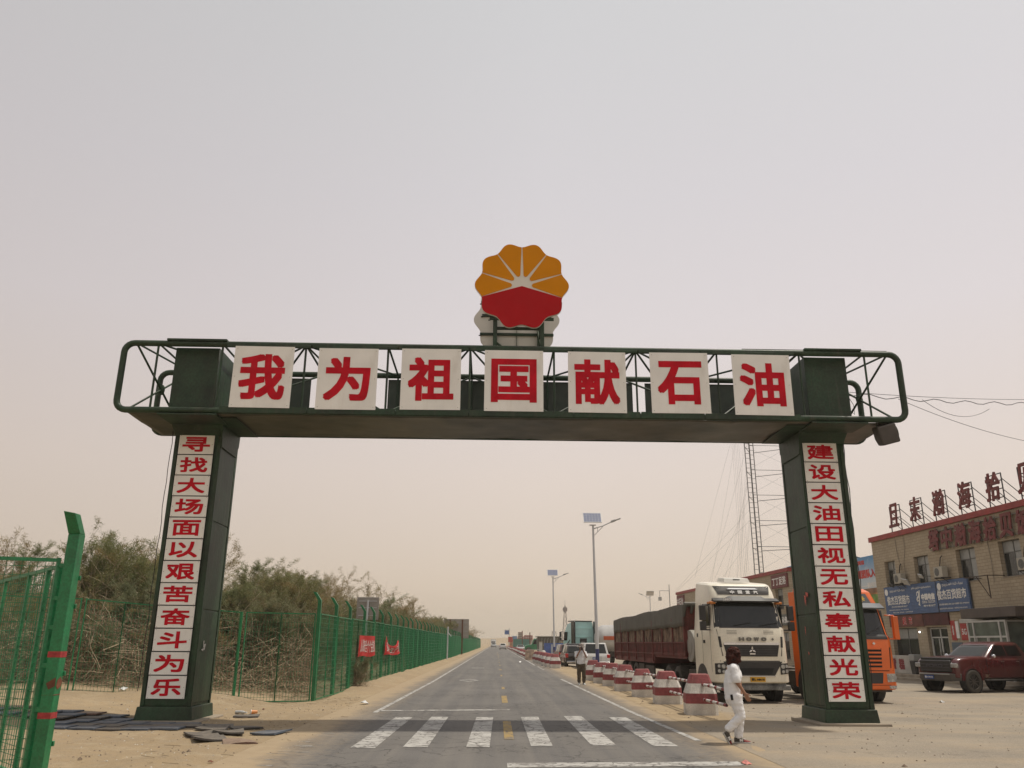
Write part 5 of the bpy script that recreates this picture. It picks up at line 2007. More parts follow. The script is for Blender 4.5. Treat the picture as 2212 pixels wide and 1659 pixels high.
ANG = math.atan2(-1, .05)
B1 = thing('shop_building', 'two storey tan brick building with red roof edge at the right edge', 'building', (23.83, 52.4, 0), ANG)
BL, BD, BH = 26.0, 9.0, 7.86
mb = MB()
holes = [(1.3, 2.55, 5.0, 6.52), (4.65, 6.15, 5.0, 6.5), (8.8, 10.45, 4.8, 6.47), (12.35, 13.95, 4.8, 6.48), (16.2, 17.8, 4.8, 6.48), (20, 21.6, 4.8, 6.48),
         (1.2, 4.0, .75, 2.6), (5.0, 7.0, .12, 2.6), (9.2, 10.7, .9, 2.6), (10.9, 13.4, .12, 2.8), (13.6, 15.2, .9, 2.6), (17, 19, .9, 2.6)]
wall_with_holes(mb, BL, -.3, BH, holes)
mb.box(0, .3, .3, BD, -.3, BH); mb.box(BL - .3, BL, .3, BD, -.3, BH); mb.box(.3, BL - .3, BD - .3, BD, -.3, BH)
mb.build('wall', BRK, B1, fix=False)
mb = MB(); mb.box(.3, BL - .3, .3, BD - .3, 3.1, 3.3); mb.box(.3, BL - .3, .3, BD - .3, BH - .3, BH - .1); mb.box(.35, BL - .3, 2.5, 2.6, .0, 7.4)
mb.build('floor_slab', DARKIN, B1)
mb = MB(); mb.box(-.12, BL + .1, -.12, .5, BH, 8.16); mb.box(-.12, .4, .5, BD + .1, BH, 8.16)
mb.build('roof_edge', FAS, B1, bevel=.01)
for h in holes[:6]: window(B1, h[0], h[1], h[2], h[3])
for h in (holes[6], holes[8], holes[10], holes[11]): window(B1, h[0], h[1], h[2], h[3], kind=1)
# shop door and glass porch
mb = MB()
for x0, x1 in ((5.05, 5.13), (6.0, 6.08), (6.87, 6.95)): mb.box(x0, x1, .16, .22, .12, 2.55)
for z in (.2, 2.02, 2.5): mb.box(5.05, 6.95, .17, .21, z, z + .07)
for x0 in (5.2, 6.12): mb.box(x0, x0 + .05, .12, .17, .25, 2.0); mb.box(x0 + .65, x0 + .70, .12, .17, .25, 2.0)
dr = mb.build('door', ALU, B1)
mb = MB(); mb.box(5.13, 6.87, .185, .195, .2, 2.5); mb.build('pane', PAND, dr)
mb = MB(); mb.box(5.9, 5.94, .08, .12, .9, 1.3); mb.box(6.14, 6.18, .08, .12, .9, 1.3); mb.build('handle', CHR, dr)
PO = MB()
for x0 in (10.7, 11.15, 13.15, 13.6):
    PO.box(x0, x0 + .09, -1.2, -1.11, .1, 2.75)
for z in (.15, 2.0, 2.7): PO.box(10.7, 13.69, -1.19, -1.12, z, z + .08)
for x0 in (11.3, 12.25): PO.box(x0, x0 + .9, -1.185, -1.125, .2, .3); PO.box(x0, x0 + .06, -1.186, -1.124, .25, 2.0); PO.box(x0 + .84, x0 + .9, -1.186, -1.124, .25, 2.0)
PO.box(11.36, 12.14, -1.18, -1.13, .25, 1.0); PO.box(12.31, 13.09, -1.18, -1.13, .25, 1.0)
for z in (.15, 2.7): PO.box(10.7, 10.78, -1.12, 0, z, z + .08); PO.box(13.61, 13.69, -1.12, 0, z, z + .08)
po = PO.build('porch', ALU, B1)
mb = MB(); mb.box(10.8, 13.6, -1.155, -1.15, .3, 2.7); mb.box(10.73, 10.735, -1.1, 0, .3, 2.7); mb.box(13.64, 13.645, -1.1, 0, .3, 2.7)
mb.build('pane', mat('greenish_pane', (.10, .12, .10), .12, var=.3, spec=.7), po)
mb = MB(); mb.box(10.4, 14.6, -1.25, 0, 2.9, 3.36)
mb.build('canopy', mat('dark_brown_canopy', (.055, .042, .038), .6, var=.2, dust=.15), B1, bevel=.03)
mb = MB(); mb.box(9.0, 11, -.5, -.02, 2.72, 2.92); mb.build('shutter_box', ALU, B1, bevel=.02)
mb = MB()
mb.box(-.4, BL, -1.35, 0.0, -.3, .10); mb.box(-.4, BL, -1.75, -1.35, -.3, -.05)
mb.build('step', CONC, B1, bevel=.02)
mb = MB()
for pts in (((2.95, -.03, 7.86), (3.0, -.03, 6.9), (3.25, -.03, 5.9)), ((3.9, -.03, 7.86), (3.95, -.03, 7.1), (3.6, -.03, 6.2), (3.65, -.03, 5.5)), ((11.6, -.03, 6.8), (11.7, -.03, 5.6), (11.65, -.03, 4.6))):
    mb.pipe(pts, .012, 5)
mb.build('wall_wire', mat('pale_wire', (.2, .18, .14), .7), B1)
BM = B1.matrix_basis.copy()
BM = Matrix.Translation((23.83, 52.4, 0)) @ Matrix.Rotation(ANG, 4, 'Z')


def bthing(name, label, cat, x, y, z, group=None, M=None):
    p = (M or BM) @ Vector((x, y, z))
    return thing(name, label, cat, p, ANG, group)


def btag(o, x, y, z, M=None):
    o.location = (M or BM) @ Vector((x, y, z)); o.rotation_euler = (0, 0, ANG)
    return o


# letters standing on the roof
seq = '且末瀚海拾贝'
nm = ['leftmost', 'second from the left', 'third from the left', 'fourth from the left', 'fifth from the left', 'cut by the right edge']
for i, ch in enumerate(seq):
    t = bthing('roof_letter', 'dark red character on a steel frame above the roof edge, %s' % nm[i], 'sign letter', 3.1 + 2.4 * i, .1, 8.16, 'red characters standing on the roof')
    mb = MB(); text(mb, ch, 1.1, 1.4, face_m(0, -.06, .98), 0, .03, .05, .12)
    mb.build('character', DRED, t, fix=False)
    mb = MB()
    for x in (-.58, .58): mb.box(x - .022, x + .022, .0, .044, 0, 1.58)
    for z in (.38, .8, 1.2, 1.54): mb.box(-.58, .58, .002, .042, z, z + .04)
    for x in (-.58, .58): mb.tube((x, .03, 1.3), (x, 1.5, .0), .022, 5); mb.tube((x, .03, .75), (x, .9, .0), .018, 5)
    mb.build('frame', STEEL, t)
for i, ch in enumerate('塔中瀚海拾贝饭店'):
    t = bthing('wall_letter', 'brown red raised character fixed high on the brick wall, the %s from the left' % nth(i + 1), 'sign letter', 7.25 + 1.24 * i, 0, 7.15 - .0, 'red characters on the brick wall')
    mb = MB(); text(mb, ch, 1.0, 1.15, face_m(0, -.16, 0), 0, .038, .04, .12)
    mb.build('character', DRED, t, fix=False)
    mb = MB()
    for x in (-.3, .3): mb.box(x - .015, x + .015, -.09, -.06, -.6, .6)
    for z in (-.5, .45): mb.box(-.62, .62, -.09, -.002, z, z + .03)
    mb.build('rail', mat('pale_steel_rail', (.2, .19, .17), .6), t)
# blue sign board
BLU = mat('blue_slat_sign', (.045, .105, .24), .5, var=.12, scale=3, dust=.15)
t = bthing('shop_sign', 'long blue slatted shop sign with white writing over the shop door', 'sign', 1.15, -.06, 3.36)
mb = MB()
W_, H_ = 8.5, 1.62
k = 0
z = 0
while z < H_ - .01:
    mb.box(0, W_, -.10 - (.012 if k % 2 else 0), -.02, z, z + .085)
    z += .09; k += 1
mb.build('board', BLU, t)
mb = MB(); mb.box(-.03, W_ + .03, -.02, .05, -.03, H_ + .03); mb.box(5.62, 5.65, -.13, -.02, 0, H_)
mb.build('back_frame', STEEL, t)
mb = MB()
Y_ = -.116
text(mb, '俊杰百货超市', 2.55, .52, face_m(1.55, Y_, .82), 0, .012)
text(mb, '俊杰百货超市', 2.65, .52, face_m(7.0, Y_, .88), 0, .012)
text(mb, '中国电信', 1.35, .36, face_m(4.75, Y_, .86), 0, .02)
text(mb, 'CHINA TELECOM', 1.3, .14, face_m(4.75, Y_, .58), 0, .003)
text(mb, '塔中营业厅', 1.2, .11, face_m(4.8, Y_, .38), 0, .003)
text(mb, 'جۈنجى سودا تاللا بازىرى', 1.7, .17, face_m(1.55, Y_, 1.36), 0, .004)
text(mb, 'جۇڭگو تېلېگراف تېلېفون شىركىتى', 2.0, .17, face_m(4.15, Y_, 1.38), 0, .004)
text(mb, 'جۈنجى سودا تاللا بازىرى', 1.9, .18, face_m(7.2, Y_, 1.38), 0, .004)
text(mb, '主营: 日用百货 副食品 烟酒 五金土产', 1.8, .09, face_m(1.6, Y_, .45), 0, .002)
text(mb, '食品许可证号 6528250010  手机 13399960032', 2.2, .07, face_m(1.5, Y_, .27), 0, .001)
text(mb, '电话: 0996  2976001  13899098668', 2.2, .08, face_m(1.9, Y_, .12), 0, .001)
text(mb, '主营: 烟酒 副食品 百货 五金 水果蔬菜 电话:13999002641', 2.7, .09, face_m(7.1, Y_, .38), 0, .002)
text(mb, '食品许可证号 6528250001   经营电话 0996-2976940', 2.5, .08, face_m(7.0, Y_, .16), 0, .001)
for cx in (.28, 5.95):
    mb.disc((cx, 1.32), .19, Y_ - .004, Y_, 'y', 24)
# winding ribbon mark of the telecom sign
P = [(3.62, .98), (3.66, 1.13), (3.80, 1.18), (3.86, 1.06), (3.80, .92), (3.66, .83), (3.60, .74), (3.66, .66), (3.78, .70)]
for a, b_, w_ in ((P[0], P[1], .03), (P[1], P[2], .035), (P[2], P[3], .04), (P[3], P[4], .05), (P[4], P[5], .06), (P[5], P[6], .05), (P[6], P[7], .035), (P[7], P[8], .03), ((3.95, 1.22), (3.80, .45), .05), ((3.72, .5), (3.86, .42), .03)):
    d = Vector((b_[0] - a[0], 0, b_[1] - a[1])).normalized(); n_ = Vector((-d.z, 0, d.x)) * w_
    A_, B_ = Vector((a[0], Y_ - .003, a[1])) - d * w_ * .5, Vector((b_[0], Y_ - .003, b_[1])) + d * w_ * .5
    Y_ -= .0005
    mb.add([A_ - n_, B_ - n_, B_ + n_, A_ + n_], [(0, 1, 2, 3)])
mb.build('lettering', PWHT, t, fix=False)
# small things hung about the sign
for i, (x, z, lb) in enumerate(((2.9, 5.02, 'small dark floodlight on a rail above the blue sign'), (4.55, 5.1, 'tilted solar floodlight panel above the middle of the blue sign'), (6.2, 5.3, 'white floodlight on a rod above the blue sign'))):
    t = bthing('sign_lamp', lb, 'lamp', x, -.3, z)
    mb = MB(); mb.tube((0, .28, 0), (0, -.25, .02), .015, 6); mb.build('arm', STEEL, t)
    mb = MB(); mb.T = Matrix.Translation((0, -.3, 0)) @ Matrix.Rotation(.7, 4, 'X') @ Matrix.Rotation(.3, 4, 'Y'); s_ = .16 if i != 1 else .26
    mb.box(-s_, s_, -.03, .03, -s_ * .8, s_ * .8); mb.build('lamp_head', STEEL if i == 0 else mat('pale_lamp', (.4, .4, .38), .4), t, bevel=.01)
t = bthing('iron_bracket', 'rusty triangular iron bracket sticking out of the wall right of the blue sign', 'bracket', 11.5, 0, 4.0)
mb = MB(); mb.box(-.9, 1.0, -.9, -.86, .85, .89); mb.box(-.9, -.86, -.88, 0, .85, .89); mb.box(.96, 1.0, -.9, -.86, -.2, .85); mb.tube((.1, -.88, .85), (1, -.88, -.2), .02, 5); mb.box(.96, 1.0, -.88, 0, .85, .89)
mb.build('bar', mat('rusty_bar', (.05, .035, .025), .8), t)
# lower strip and posters
t = bthing('shop_sign', 'brown red strip sign with outlined characters for supermarket below the blue sign', 'sign', 1.2, -.04, 2.66)
mb = MB(); mb.box(0, 3.7, -.05, .03, 0, .66); mb.box(3.74, 6.2, -.05, .03, .03, .66, 1)
mb.build('board', [mat('brown_red_strip', (.13, .035, .025), .7, var=.3, dust=.1), mat('dark_red_strip', (.07, .016, .014), .7, var=.3)], t)
mb = MB(); text(mb, '超', .42, .46, face_m(1.75, -.052, .33), 0, .03); text(mb, '市', .4, .46, face_m(2.42, -.052, .33), 0, .03)
mb.build('lettering', mat('pale_pink_print', (.5, .42, .38), .6), t, fix=False)
mb = MB(); text(mb, '超', .40, .44, face_m(1.75, -.058, .33), 0, .006); text(mb, '市', .38, .44, face_m(2.42, -.058, .33), 0, .006)
mb.build('lettering', REDP, t, fix=False)
t = bthing('poster', 'red and white poster reading 5G on the wall by the shop door', 'poster', 7.4, -.02, 1.9)
mb = MB(); mb.box(0, .42, -.02, .01, .0, 1.0); mb.box(.44, .72, -.02, .01, .1, .95, 1); mb.box(.86, 1.55, -.02, .01, .0, .92); mb.box(1.56, 1.95, -.02, .01, .02, .85, 1)
mb.build('sheet', [mat('poster_red_sheet', (.36, .02, .018), .5, dust=.05), PWHT], t)
mb = MB(); text(mb, '5G', .4, .3, face_m(1.17, -.022, .42), 0, .008); text(mb, '宽带', .12, .5, face_m(.2, -.022, .5), 0, .004)
mb.build('lettering', PWHT, t, fix=False)
t = bthing('wall_panel', 'small blue slatted panel under the red poster', 'panel', 7.3, -.02, .5)
mb = MB()
for k in range(13): mb.box(0, .95, -.03 - .008 * (k % 2), .01, .1 * k, .1 * k + .095)
mb.build('slat', mat('dull_blue_slat', (.06, .10, .14), .6, dust=.2), t)
t = bthing('sign_board', 'white board with dark red characters for ice cream on the pavement', 'sign', 1.2, -.55, .10)
mb = MB(); mb.box(0, 2.9, -.1, 0, 0, .98); mb.build('board', mat('dusty_white_board', (.42, .40, .36), .6, var=.15, dust=.2), t, bevel=.02)
mb = MB(); text(mb, '雪', .62, .6, face_m(.95, -.102, .5), 0, .03); text(mb, '糕', .62, .6, face_m(1.85, -.102, .5), 0, .03); mb.build('lettering', mat('dark_red_print', (.2, .015, .02), .6), t, fix=False)
t = bthing('litter_bin', 'dark bin with a pale lid beside the ice cream board', 'bin', 4.5, -.6, .10)
mb = MB(); mb.hexa([(-.22, -.2, 0), (.22, -.2, 0), (.22, .2, 0), (-.22, .2, 0), (-.26, -.24, .7), (.26, -.24, .7), (.26, .24, .7), (-.26, .24, .7)]); mb.build('body', BPLA, t, bevel=.03)
mb = MB(); mb.box(-.27, .27, -.25, .25, .7, 1.05); mb.build('lid', mat('pale_lid', (.3, .3, .28), .6), t, bevel=.04)
t = bthing('shop_lamp', 'small lit white bulb on the shop front beside the door', 'lamp', 4.45, -.12, 2.35)
mb = MB(); mb.ball((0, 0, 0), .05); mb.build('bulb', emis('lit_bulb', (1, .97, .9), 3.0), t)
mb = MB(); mb.tube((0, .12, .0), (0, 0, .0), .02, 6); mb.build('holder', STEEL, t)
# air conditioner boxes
for i, (x, z, lb) in enumerate(((3.5, 5.08, 'beige air conditioner box between the first two upper windows'), (7.75, 5.12, 'beige air conditioner box between the second and third upper windows'), (14.6, 4.95, 'beige air conditioner box right of the fourth upper window'))):
    t = bthing('air_conditioner', lb, 'air conditioner', x, 0, z, 'air conditioner boxes on the brick wall')
    mb = MB(); mb.box(-.4, .4, -.5, -.18, 0, .56); mb.build('casing', mat('beige_casing', (.36, .34, .28), .5, dust=.15), t, bevel=.02)
    mb = MB(); mb.disc((-.1, .28), .21, -.512, -.50, 'y', 20)
    mb.disc((-.1, .28), .07, -.52, -.51, 'y', 12)
    mb.build('fan_grille', WFR, t)
    mb = MB()
    for s_ in (-.3, .3): mb.box(s_ - .02, s_ + .02, -.55, 0, -.05, 0); mb.tube((s_, -.5, -.04), (s_, -.01, -.38), .015, 5)
    mb.build('bracket', STEEL, t)
    mb = MB(); mb.pipe([(-.1, -.1, 1.15), (-.22, -.12, 1.05), (-.3, -.15, .7), (-.2, -.25, .5)], .03, 6); mb.build('hose', BPLA, t)

# second, longer building
M2 = Matrix.Translation((20.1, 94.0, 0)) @ Matrix.Rotation(ANG, 4, 'Z')
B2 = thing('shop_building', 'long two storey tan building with red roof edge behind the trucks', 'building', (20.1, 94.0, 0), ANG)
mb = MB()
holes = []
for i in range(9):
    holes.append((1.5 + 3.45 * i, 3.0 + 3.45 * i, 4.2, 5.7)); holes.append((1.3 + 3.45 * i, 3.4 + 3.45 * i, .6, 2.5))
wall_with_holes(mb, 32, -.3, 6.85, holes)
mb.box(31.7, 32, .3, 9, -.3, 6.85); mb.box(0, .3, .3, 9, -.3, 6.85); mb.box(.3, 31.7, 8.7, 9, -.3, 6.85)
mb.build('wall', BRK, B2, fix=False)
mb = MB(); mb.box(.3, 31.7, 2.5, 2.6, -.3, 6.8); mb.box(.3, 31.7, .3, 8.7, 6.5, 6.7); mb.build('floor_slab', DARKIN, B2)
mb = MB(); mb.box(-.1, 32.1, -.1, .4, 6.85, 7.12); mb.box(31.6, 32.1, .4, 9.1, 6.85, 7.12); mb.build('roof_edge', FAS, B2)
for h in holes: window(B2, *h, kind=1)
mb = MB(); mb.box(-.3, 32, -1.2, 0, -.3, .05); mb.build('step', CONC, B2)
for k, (x0, x1, z0, z1, tx, lb) in enumerate(((28.7, 31.9, 5.75, 6.75, '丁丁足浴', 'dark red sign board with white characters left of the right pillar'), (27.8, 31.9, 3.0, 3.8, '足疗保健', 'grey sign board below the dark red one on the long building'), (.3, 3.2, 5.4, 6.7, '中石化', 'small dark red sign board at the far end of the long building'))):
    t = bthing('shop_sign', lb, 'sign', x0, -.05, z0, None, M2)
    mb = MB(); mb.box(0, x1 - x0, -.06, .04, 0, z1 - z0); mb.build('board', mat('sign_red_%d' % k, [(.13, .018, .02), (.11, .12, .11), (.13, .02, .025)][k], .6, dust=.1), t)
    mb = MB(); text(mb, tx, (x1 - x0) * .85, (z1 - z0) * .6, face_m((x1 - x0) / 2, -.062, (z1 - z0) / 2), 0, .02); mb.build('lettering', PWHT, t, fix=False)
# printed advertisement on the end wall
t = thing('billboard', 'blue and white printed billboard for group rooms in the gap between the two buildings', 'billboard', (24.0, 61.6, 4.0), ANG)
mb = MB()
mb.box(0, 9.0, -.1, .02, 1.15, 3.2); mb.box(0, 9.0, -.105, .02, .85, 1.15, 1); mb.box(0, 9.0, -.1, .02, 0, .85, 2); mb.box(7.0, 9.0, -.11, -.1, .1, .75, 3)
m, nt, b, tc, N, noi, rng, mix, math_, sp = node_mat('printed_sky')
c = mix(rng(sp.outputs['Z'], 1.5, 3.1), (.55, .62, .66), (.09, .27, .5))
c = mix(rng(noi(.8, 5), .5, .65), c, (.6, .66, .68))
nt.links.new(c, b.inputs['Base Color'])
mb.build('sheet', [m, mat('print_brown', (.25, .13, .07), .6, var=.3), mat('print_orange', (.45, .22, .08), .6, var=.4, scale=1), mat('print_green', (.18, .3, .07), .6, var=.4, scale=2)], t)
mb = MB()
text(mb, '承接大型团队入住', 5.0, .56, face_m(6.35, -.102, 2.1), 0, .035)
text(mb, '塔中宾馆', 1.8, .3, face_m(6.0, -.102, 2.85), 0, .02)
text(mb, '早中晚餐 吃饭——美味可口', 5.6, .34, face_m(6.0, -.107, 1.36), 1, .02)
text(mb, '日用品出租', 2.2, .4, face_m(5.6, -.102, .42), 1, .02)
mb.build('lettering', [mat('print_red', (.5, .04, .03), .5), PWHT], t, fix=False)
t = thing('roof_hut', 'small pale hut with shallow blue roof on top of the long building', 'hut', (26.5, 76.0, 6.7), ANG)
mb = MB(); mb.box(0, 7, 0, 4, 0, 1.7); mb.build('wall', mat('pale_hut_wall', (.42, .41, .36), .7), t)
mb = MB(); mb.prism([(-.4, 1.6), (2, 2.25), (4.4, 1.6), (2, 2.13)], -.4, 7.4, 'x'); mb.build('roof', mat('blue_sheet_roof', (.08, .17, .28), .5), t)
mb = MB(); mb.box(4.5, 5.2, -.03, 0, .5, 1.3); mb.build('window', PAND, t)

# ---------------------------------------------------------------- masts
LAD = mat('galvanised_ladder', (.13, .13, .13), .55, .2)
t = thing('guyed_mast', 'tall open mast of ladder legs with ring bars and guy wires behind the trucks', 'mast', (31.25, 100, -.2))


def ladder(x, y, z1, ang, name):
    mb = MB()
    mb.T = Matrix.Translation((x, y, 0)) @ Matrix.Rotation(ang, 4, 'Z')
    for s_ in (-.3, .3): mb.tube((s_, 0, 0), (s_, 0, z1), .06, 5)
    z = .5
    while z < z1: mb.tube((-.3, 0, z), (.3, 0, z), .032, 4); z += .62
    return mb.build(name, LAD, t, fix=False)


for (x, y, a) in ((0, 0, 0), (1.65, 3.6, .2), (6.2, 0.3, -.2), (5.9, 3.9, .3)):
    ladder(x, y, 34, a, 'ladder_leg')
for k in range(10):
    z = 3.6 + k * 3.14
    mb = MB()
    mb.tube((.3, 0, z + .15), (6.2, .3, z + .15), .04, 5); mb.tube((-.3, 0, z), (1.4, 3.6, z), .04, 5); mb.tube((1.95, 3.6, z), (6.1, .5, z), .04, 5); mb.tube((6.2, .3, z), (5.9, 3.9, z), .04, 5)
    mb.build('ring_bar', LAD, t)
mb = MB()
rnd = random.Random(5)
for k in range(15):
    z = rnd.uniform(14, 34)
    mb.tube((rnd.choice((-.3, .3)), 0, z), (-rnd.uniform(1.5, 9.5), rnd.uniform(-3, 5), rnd.choice((.2, 1, 8.0, 9.2))), .009, 3)
for k in range(9):
    z = 4 + 3.14 * k
    mb.tube((.3, 0, z), (6, .3, z + 3.1), .012, 3); mb.tube((1.9, 3.6, z + 3.1), (6, .3, z), .012, 3)
for k in range(5): mb.tube((-.9 - .25 * k, .4, 0), (-.9 - .2 * k, .4, 33), .010, 3)
mb.build('guy_wire', mat('thin_wire', (.16, .15, .14), .6), t, fix=False)

t = thing('lattice_tower', 'distant lattice telecom tower with antenna cluster fading in the haze', 'tower', (36.3, 450, -.2))
mb = MB()
H = 21
for k in range(9):
    a0, a1 = 1.9 * (1 - k / 10), 1.9 * (1 - (k + 1) / 10)
    z0, z1 = H * k / 9, H * (k + 1) / 9
    c0 = [(-a0, -a0), (a0, -a0), (a0, a0), (-a0, a0)]; c1 = [(-a1, -a1), (a1, -a1), (a1, a1), (-a1, a1)]
    for i in range(4):
        j = (i + 1) % 4
        mb.tube((*c0[i], z0), (*c1[i], z1), .11, 4); mb.tube((*c0[i], z0), (*c1[j], z1), .06, 4); mb.tube((*c0[j], z0), (*c1[i], z1), .06, 4); mb.tube((*c0[i], z0), (*c0[j], z0), .06, 4)
TW = mat('tower_steel', (.20, .17, .16), .6)
mb.build('lattice', TW, t, fix=False)
mb = MB(); mb.disc((0, 0), .9, 17.6, 18, 'z', 12); mb.disc((0, 0), .8, 19.8, 20.1, 'z', 12)
for k in range(8):
    a = PI * k / 4
    mb.box(1.0 * math.cos(a) - .2, 1.0 * math.cos(a) + .2, math.sin(a) - .1, math.sin(a) + .1, 18.2, 20)
mb.tube((0, 0, 20), (0, 0, 24), .09, 5)
mb.build('antenna', TW, t)

# ---------------------------------------------------------------- solar street lamps
LWH = mat('lamp_post_white', (.52, .53, .54), .45, var=.06, dust=.06)
LBL = mat('lamp_post_blue', (.018, .028, .13), .45, var=.15, dust=.1)
m, nt, b, tc, N, noi, rng, mix, math_, sp = node_mat('solar_cells')
br = N('ShaderNodeTexBrick'); br.offset = 0
br.inputs['Scale'].default_value = 1; br.inputs['Brick Width'].default_value = .18; br.inputs['Row Height'].default_value = .16; br.inputs['Mortar Size'].default_value = .008
br.inputs['Color1'].default_value = (.10, .12, .20, 1); br.inputs['Color2'].default_value = (.13, .15, .23, 1); br.inputs['Mortar'].default_value = (.35, .36, .40, 1)
cx = N('ShaderNodeCombineXYZ'); nt.links.new(sp.outputs['X'], cx.inputs[0]); nt.links.new(sp.outputs['Z'], cx.inputs[1]); nt.links.new(cx.outputs[0], br.inputs['Vector'])
nt.links.new(br.outputs['Color'], b.inputs['Base Color']); b.inputs['Roughness'].default_value = .35
SOL = m
L1 = thing('street_lamp', 'nearest solar street lamp, white post with blue foot beside the bollards', 'street lamp', (6.0, 51, -.1), 0, 'solar street lamps')
mb = MB(); mb.tube((0, 0, 1.42), (-.08, 0, 8.75), .105, 12, 0, .06); mb.build('post', LWH, L1, smooth=True)
mb = MB(); mb.tube((0, 0, 0), (0, 0, 1.42), .118, 12, 0, .107); mb.box(-.2, .2, -.2, .2, 0, .05); mb.build('painted_foot', LBL, L1, smooth=True)
mb = MB(); mb.T = Matrix.Translation((-.12, -.05, 9.18)) @ Matrix.Rotation(R(-38), 4, 'X')
mb.box(-.57, .57, -.02, .02, -.42, .42)
pn = mb.build('solar_panel', mat('panel_frame', (.5, .5, .5), .4), L1)
mb = MB(); mb.box(-.53, .53, -.024, -.0201, -.38, .38)
o = mb.build('cells', SOL, pn); pn.location = (0, 0, 0)
o.location = (-.12, -.05, 9.18); o.rotation_euler = (R(-38), 0, 0)
mb = MB(); mb.pipe([(-.08, 0, 8.5), (.5, 0, 8.68), (1.1, 0, 8.95)], .035, 8); mb.tube((-.07, 0, 8.05), (.55, 0, 8.66), .02, 6); mb.tube((.2, 0, 8.58), (.2, 0, 8.33), .018, 6)
mb.box(-.3, .1, -.06, .06, 8.7, 8.76)
mb.build('arm', LWH, L1, smooth=True)
mb = MB(); mb.T = Matrix.Translation((1.32, 0, 9.04)) @ Matrix.Rotation(R(-20), 4, 'Y')
mb.box(-.28, .0, -.09, .09, -.06, .07); mb.box(.0, .34, -.12, .12, -.035, .035)
mb.build('lamp_head', GREY, L1, bevel=.02)
dup(L1, (6.22, 92, -.15), 0, 'second solar street lamp farther down the row of bollards')
dup(L1, (23.2, 128, -.2), PI, 'far solar street lamp beyond the red trailer with its arm to the left', None)

# ---------------------------------------------------------------- traffic signs, far yard
SB = mat('sign_back', (.30, .28, .25), .5, .2, var=.1, dust=.12)
t = thing('traffic_sign', 'grey back of a rounded road sign on a pole behind the fence', 'sign', (-6.06, 40, .1))
mb = MB(); mb.box(-.52, .52, -.012, .012, 2.52, 3.55); mb.build('board', SB, t, bevel=.06)
mb = MB(); mb.tube((0, -.08, 0), (0, -.08, 3.4), .045, 10)
for z in (2.7, 3.05, 3.35): mb.box(-.42, .42, -.045, -.012, z, z + .03)
mb.build('post', LWH, t, smooth=True)
t = thing('traffic_sign', 'large grey back of a wide road sign on two brown posts', 'sign', (-5.55, 118, .0))
mb = MB(); mb.box(-1.75, 1.75, -.02, .02, 2.2, 4.75); mb.build('board', SB, t)
mb = MB()
for x in (-.85, .85): mb.box(x - .09, x + .09, -.18, -.05, 0, 4.7)
mb.build('post', RUST, t)
mb = MB()
for z in (2.5, 3.1, 3.7, 4.3): mb.box(-1.6, 1.6, -.05, -.02, z, z + .06)
mb.build('rail', GREY, t)
t = thing('marker_post', 'thin white pole beside the far part of the fence', 'pole', (-4.7, 83, 0))
mb = MB(); mb.tube((0, 0, 0), (0, 0, 3.1), .07, 8); mb.tube((0, 0, 2.6), (.35, 0, 2.2), .03, 5); mb.build('pole', LWH, t)

BLF = mat('blue_corrugated_sheet', (.03, .10, .36), .5, var=.25, scale=2, dust=.2)
t = thing('sheet_fence', 'blue corrugated sheet fence behind the parked cars', 'fence', (6.3, 113, -.2))
mb = MB()
x = 0
while x < 13:
    mb.box(x, x + .12, -.02, .02, 0, 1.85); mb.box(x + .12, x + .26, .02, .05, 0, 1.85); x += .26
mb.build('sheet', BLF, t)
mb = MB()
for x in (.9, 1.6): mb.box(x, x + .25, -.03, -.022, 0, 1.7)
mb.build('pale_strip', mat('faded_white_strip', (.35, .38, .42), .6), t)
def simple_thing(name, label, cat, loc, rz, parts, group=None):
    t = thing(name, label, cat, loc, rz, group)
    for nm_, m_, bx in parts:
        mb = MB()
        for b_ in bx: mb.box(*b_)
        mb.build(nm_, m_, t, bevel=.01, seg=1)
    return t


simple_thing('gate_pillar', 'white gate pillar at the end of the blue sheet fence', 'pillar', (5.85, 112, -.2), 0, [('slab', ALU, [(-.25, .15, -.2, .2, 0, 1.95)]), ('cap', CONC, [(-.28, .18, -.23, .23, 1.95, 2.05)])])
t = thing('tarp_shed', 'grey green tarpaulin shed behind the blue fence', 'shed', (6.4, 128, -.2))
mb = MB(); mb.hexa([(0, 0, 0), (3.1, 0, 0), (3.1, 5, 0), (0, 5, 0), (-.2, 0, 2.75), (3.2, 0, 2.75), (3.2, 5, 2.5), (-.2, 5, 2.5)]); mb.build('tarp_wall', TARP, t)
mb = MB(); mb.box(-.35, 3.35, -.2, 5.2, 2.75, 2.84); mb.build('roof', mat('pale_shed_roof', (.3, .31, .28), .6), t)
mb = MB()
for k in range(7): mb.tube((.2 + .45 * k, -.03, 1.4), (.45 + .45 * k, -.03, 2.6), .02, 4)
mb.build('rope', ALU, t)
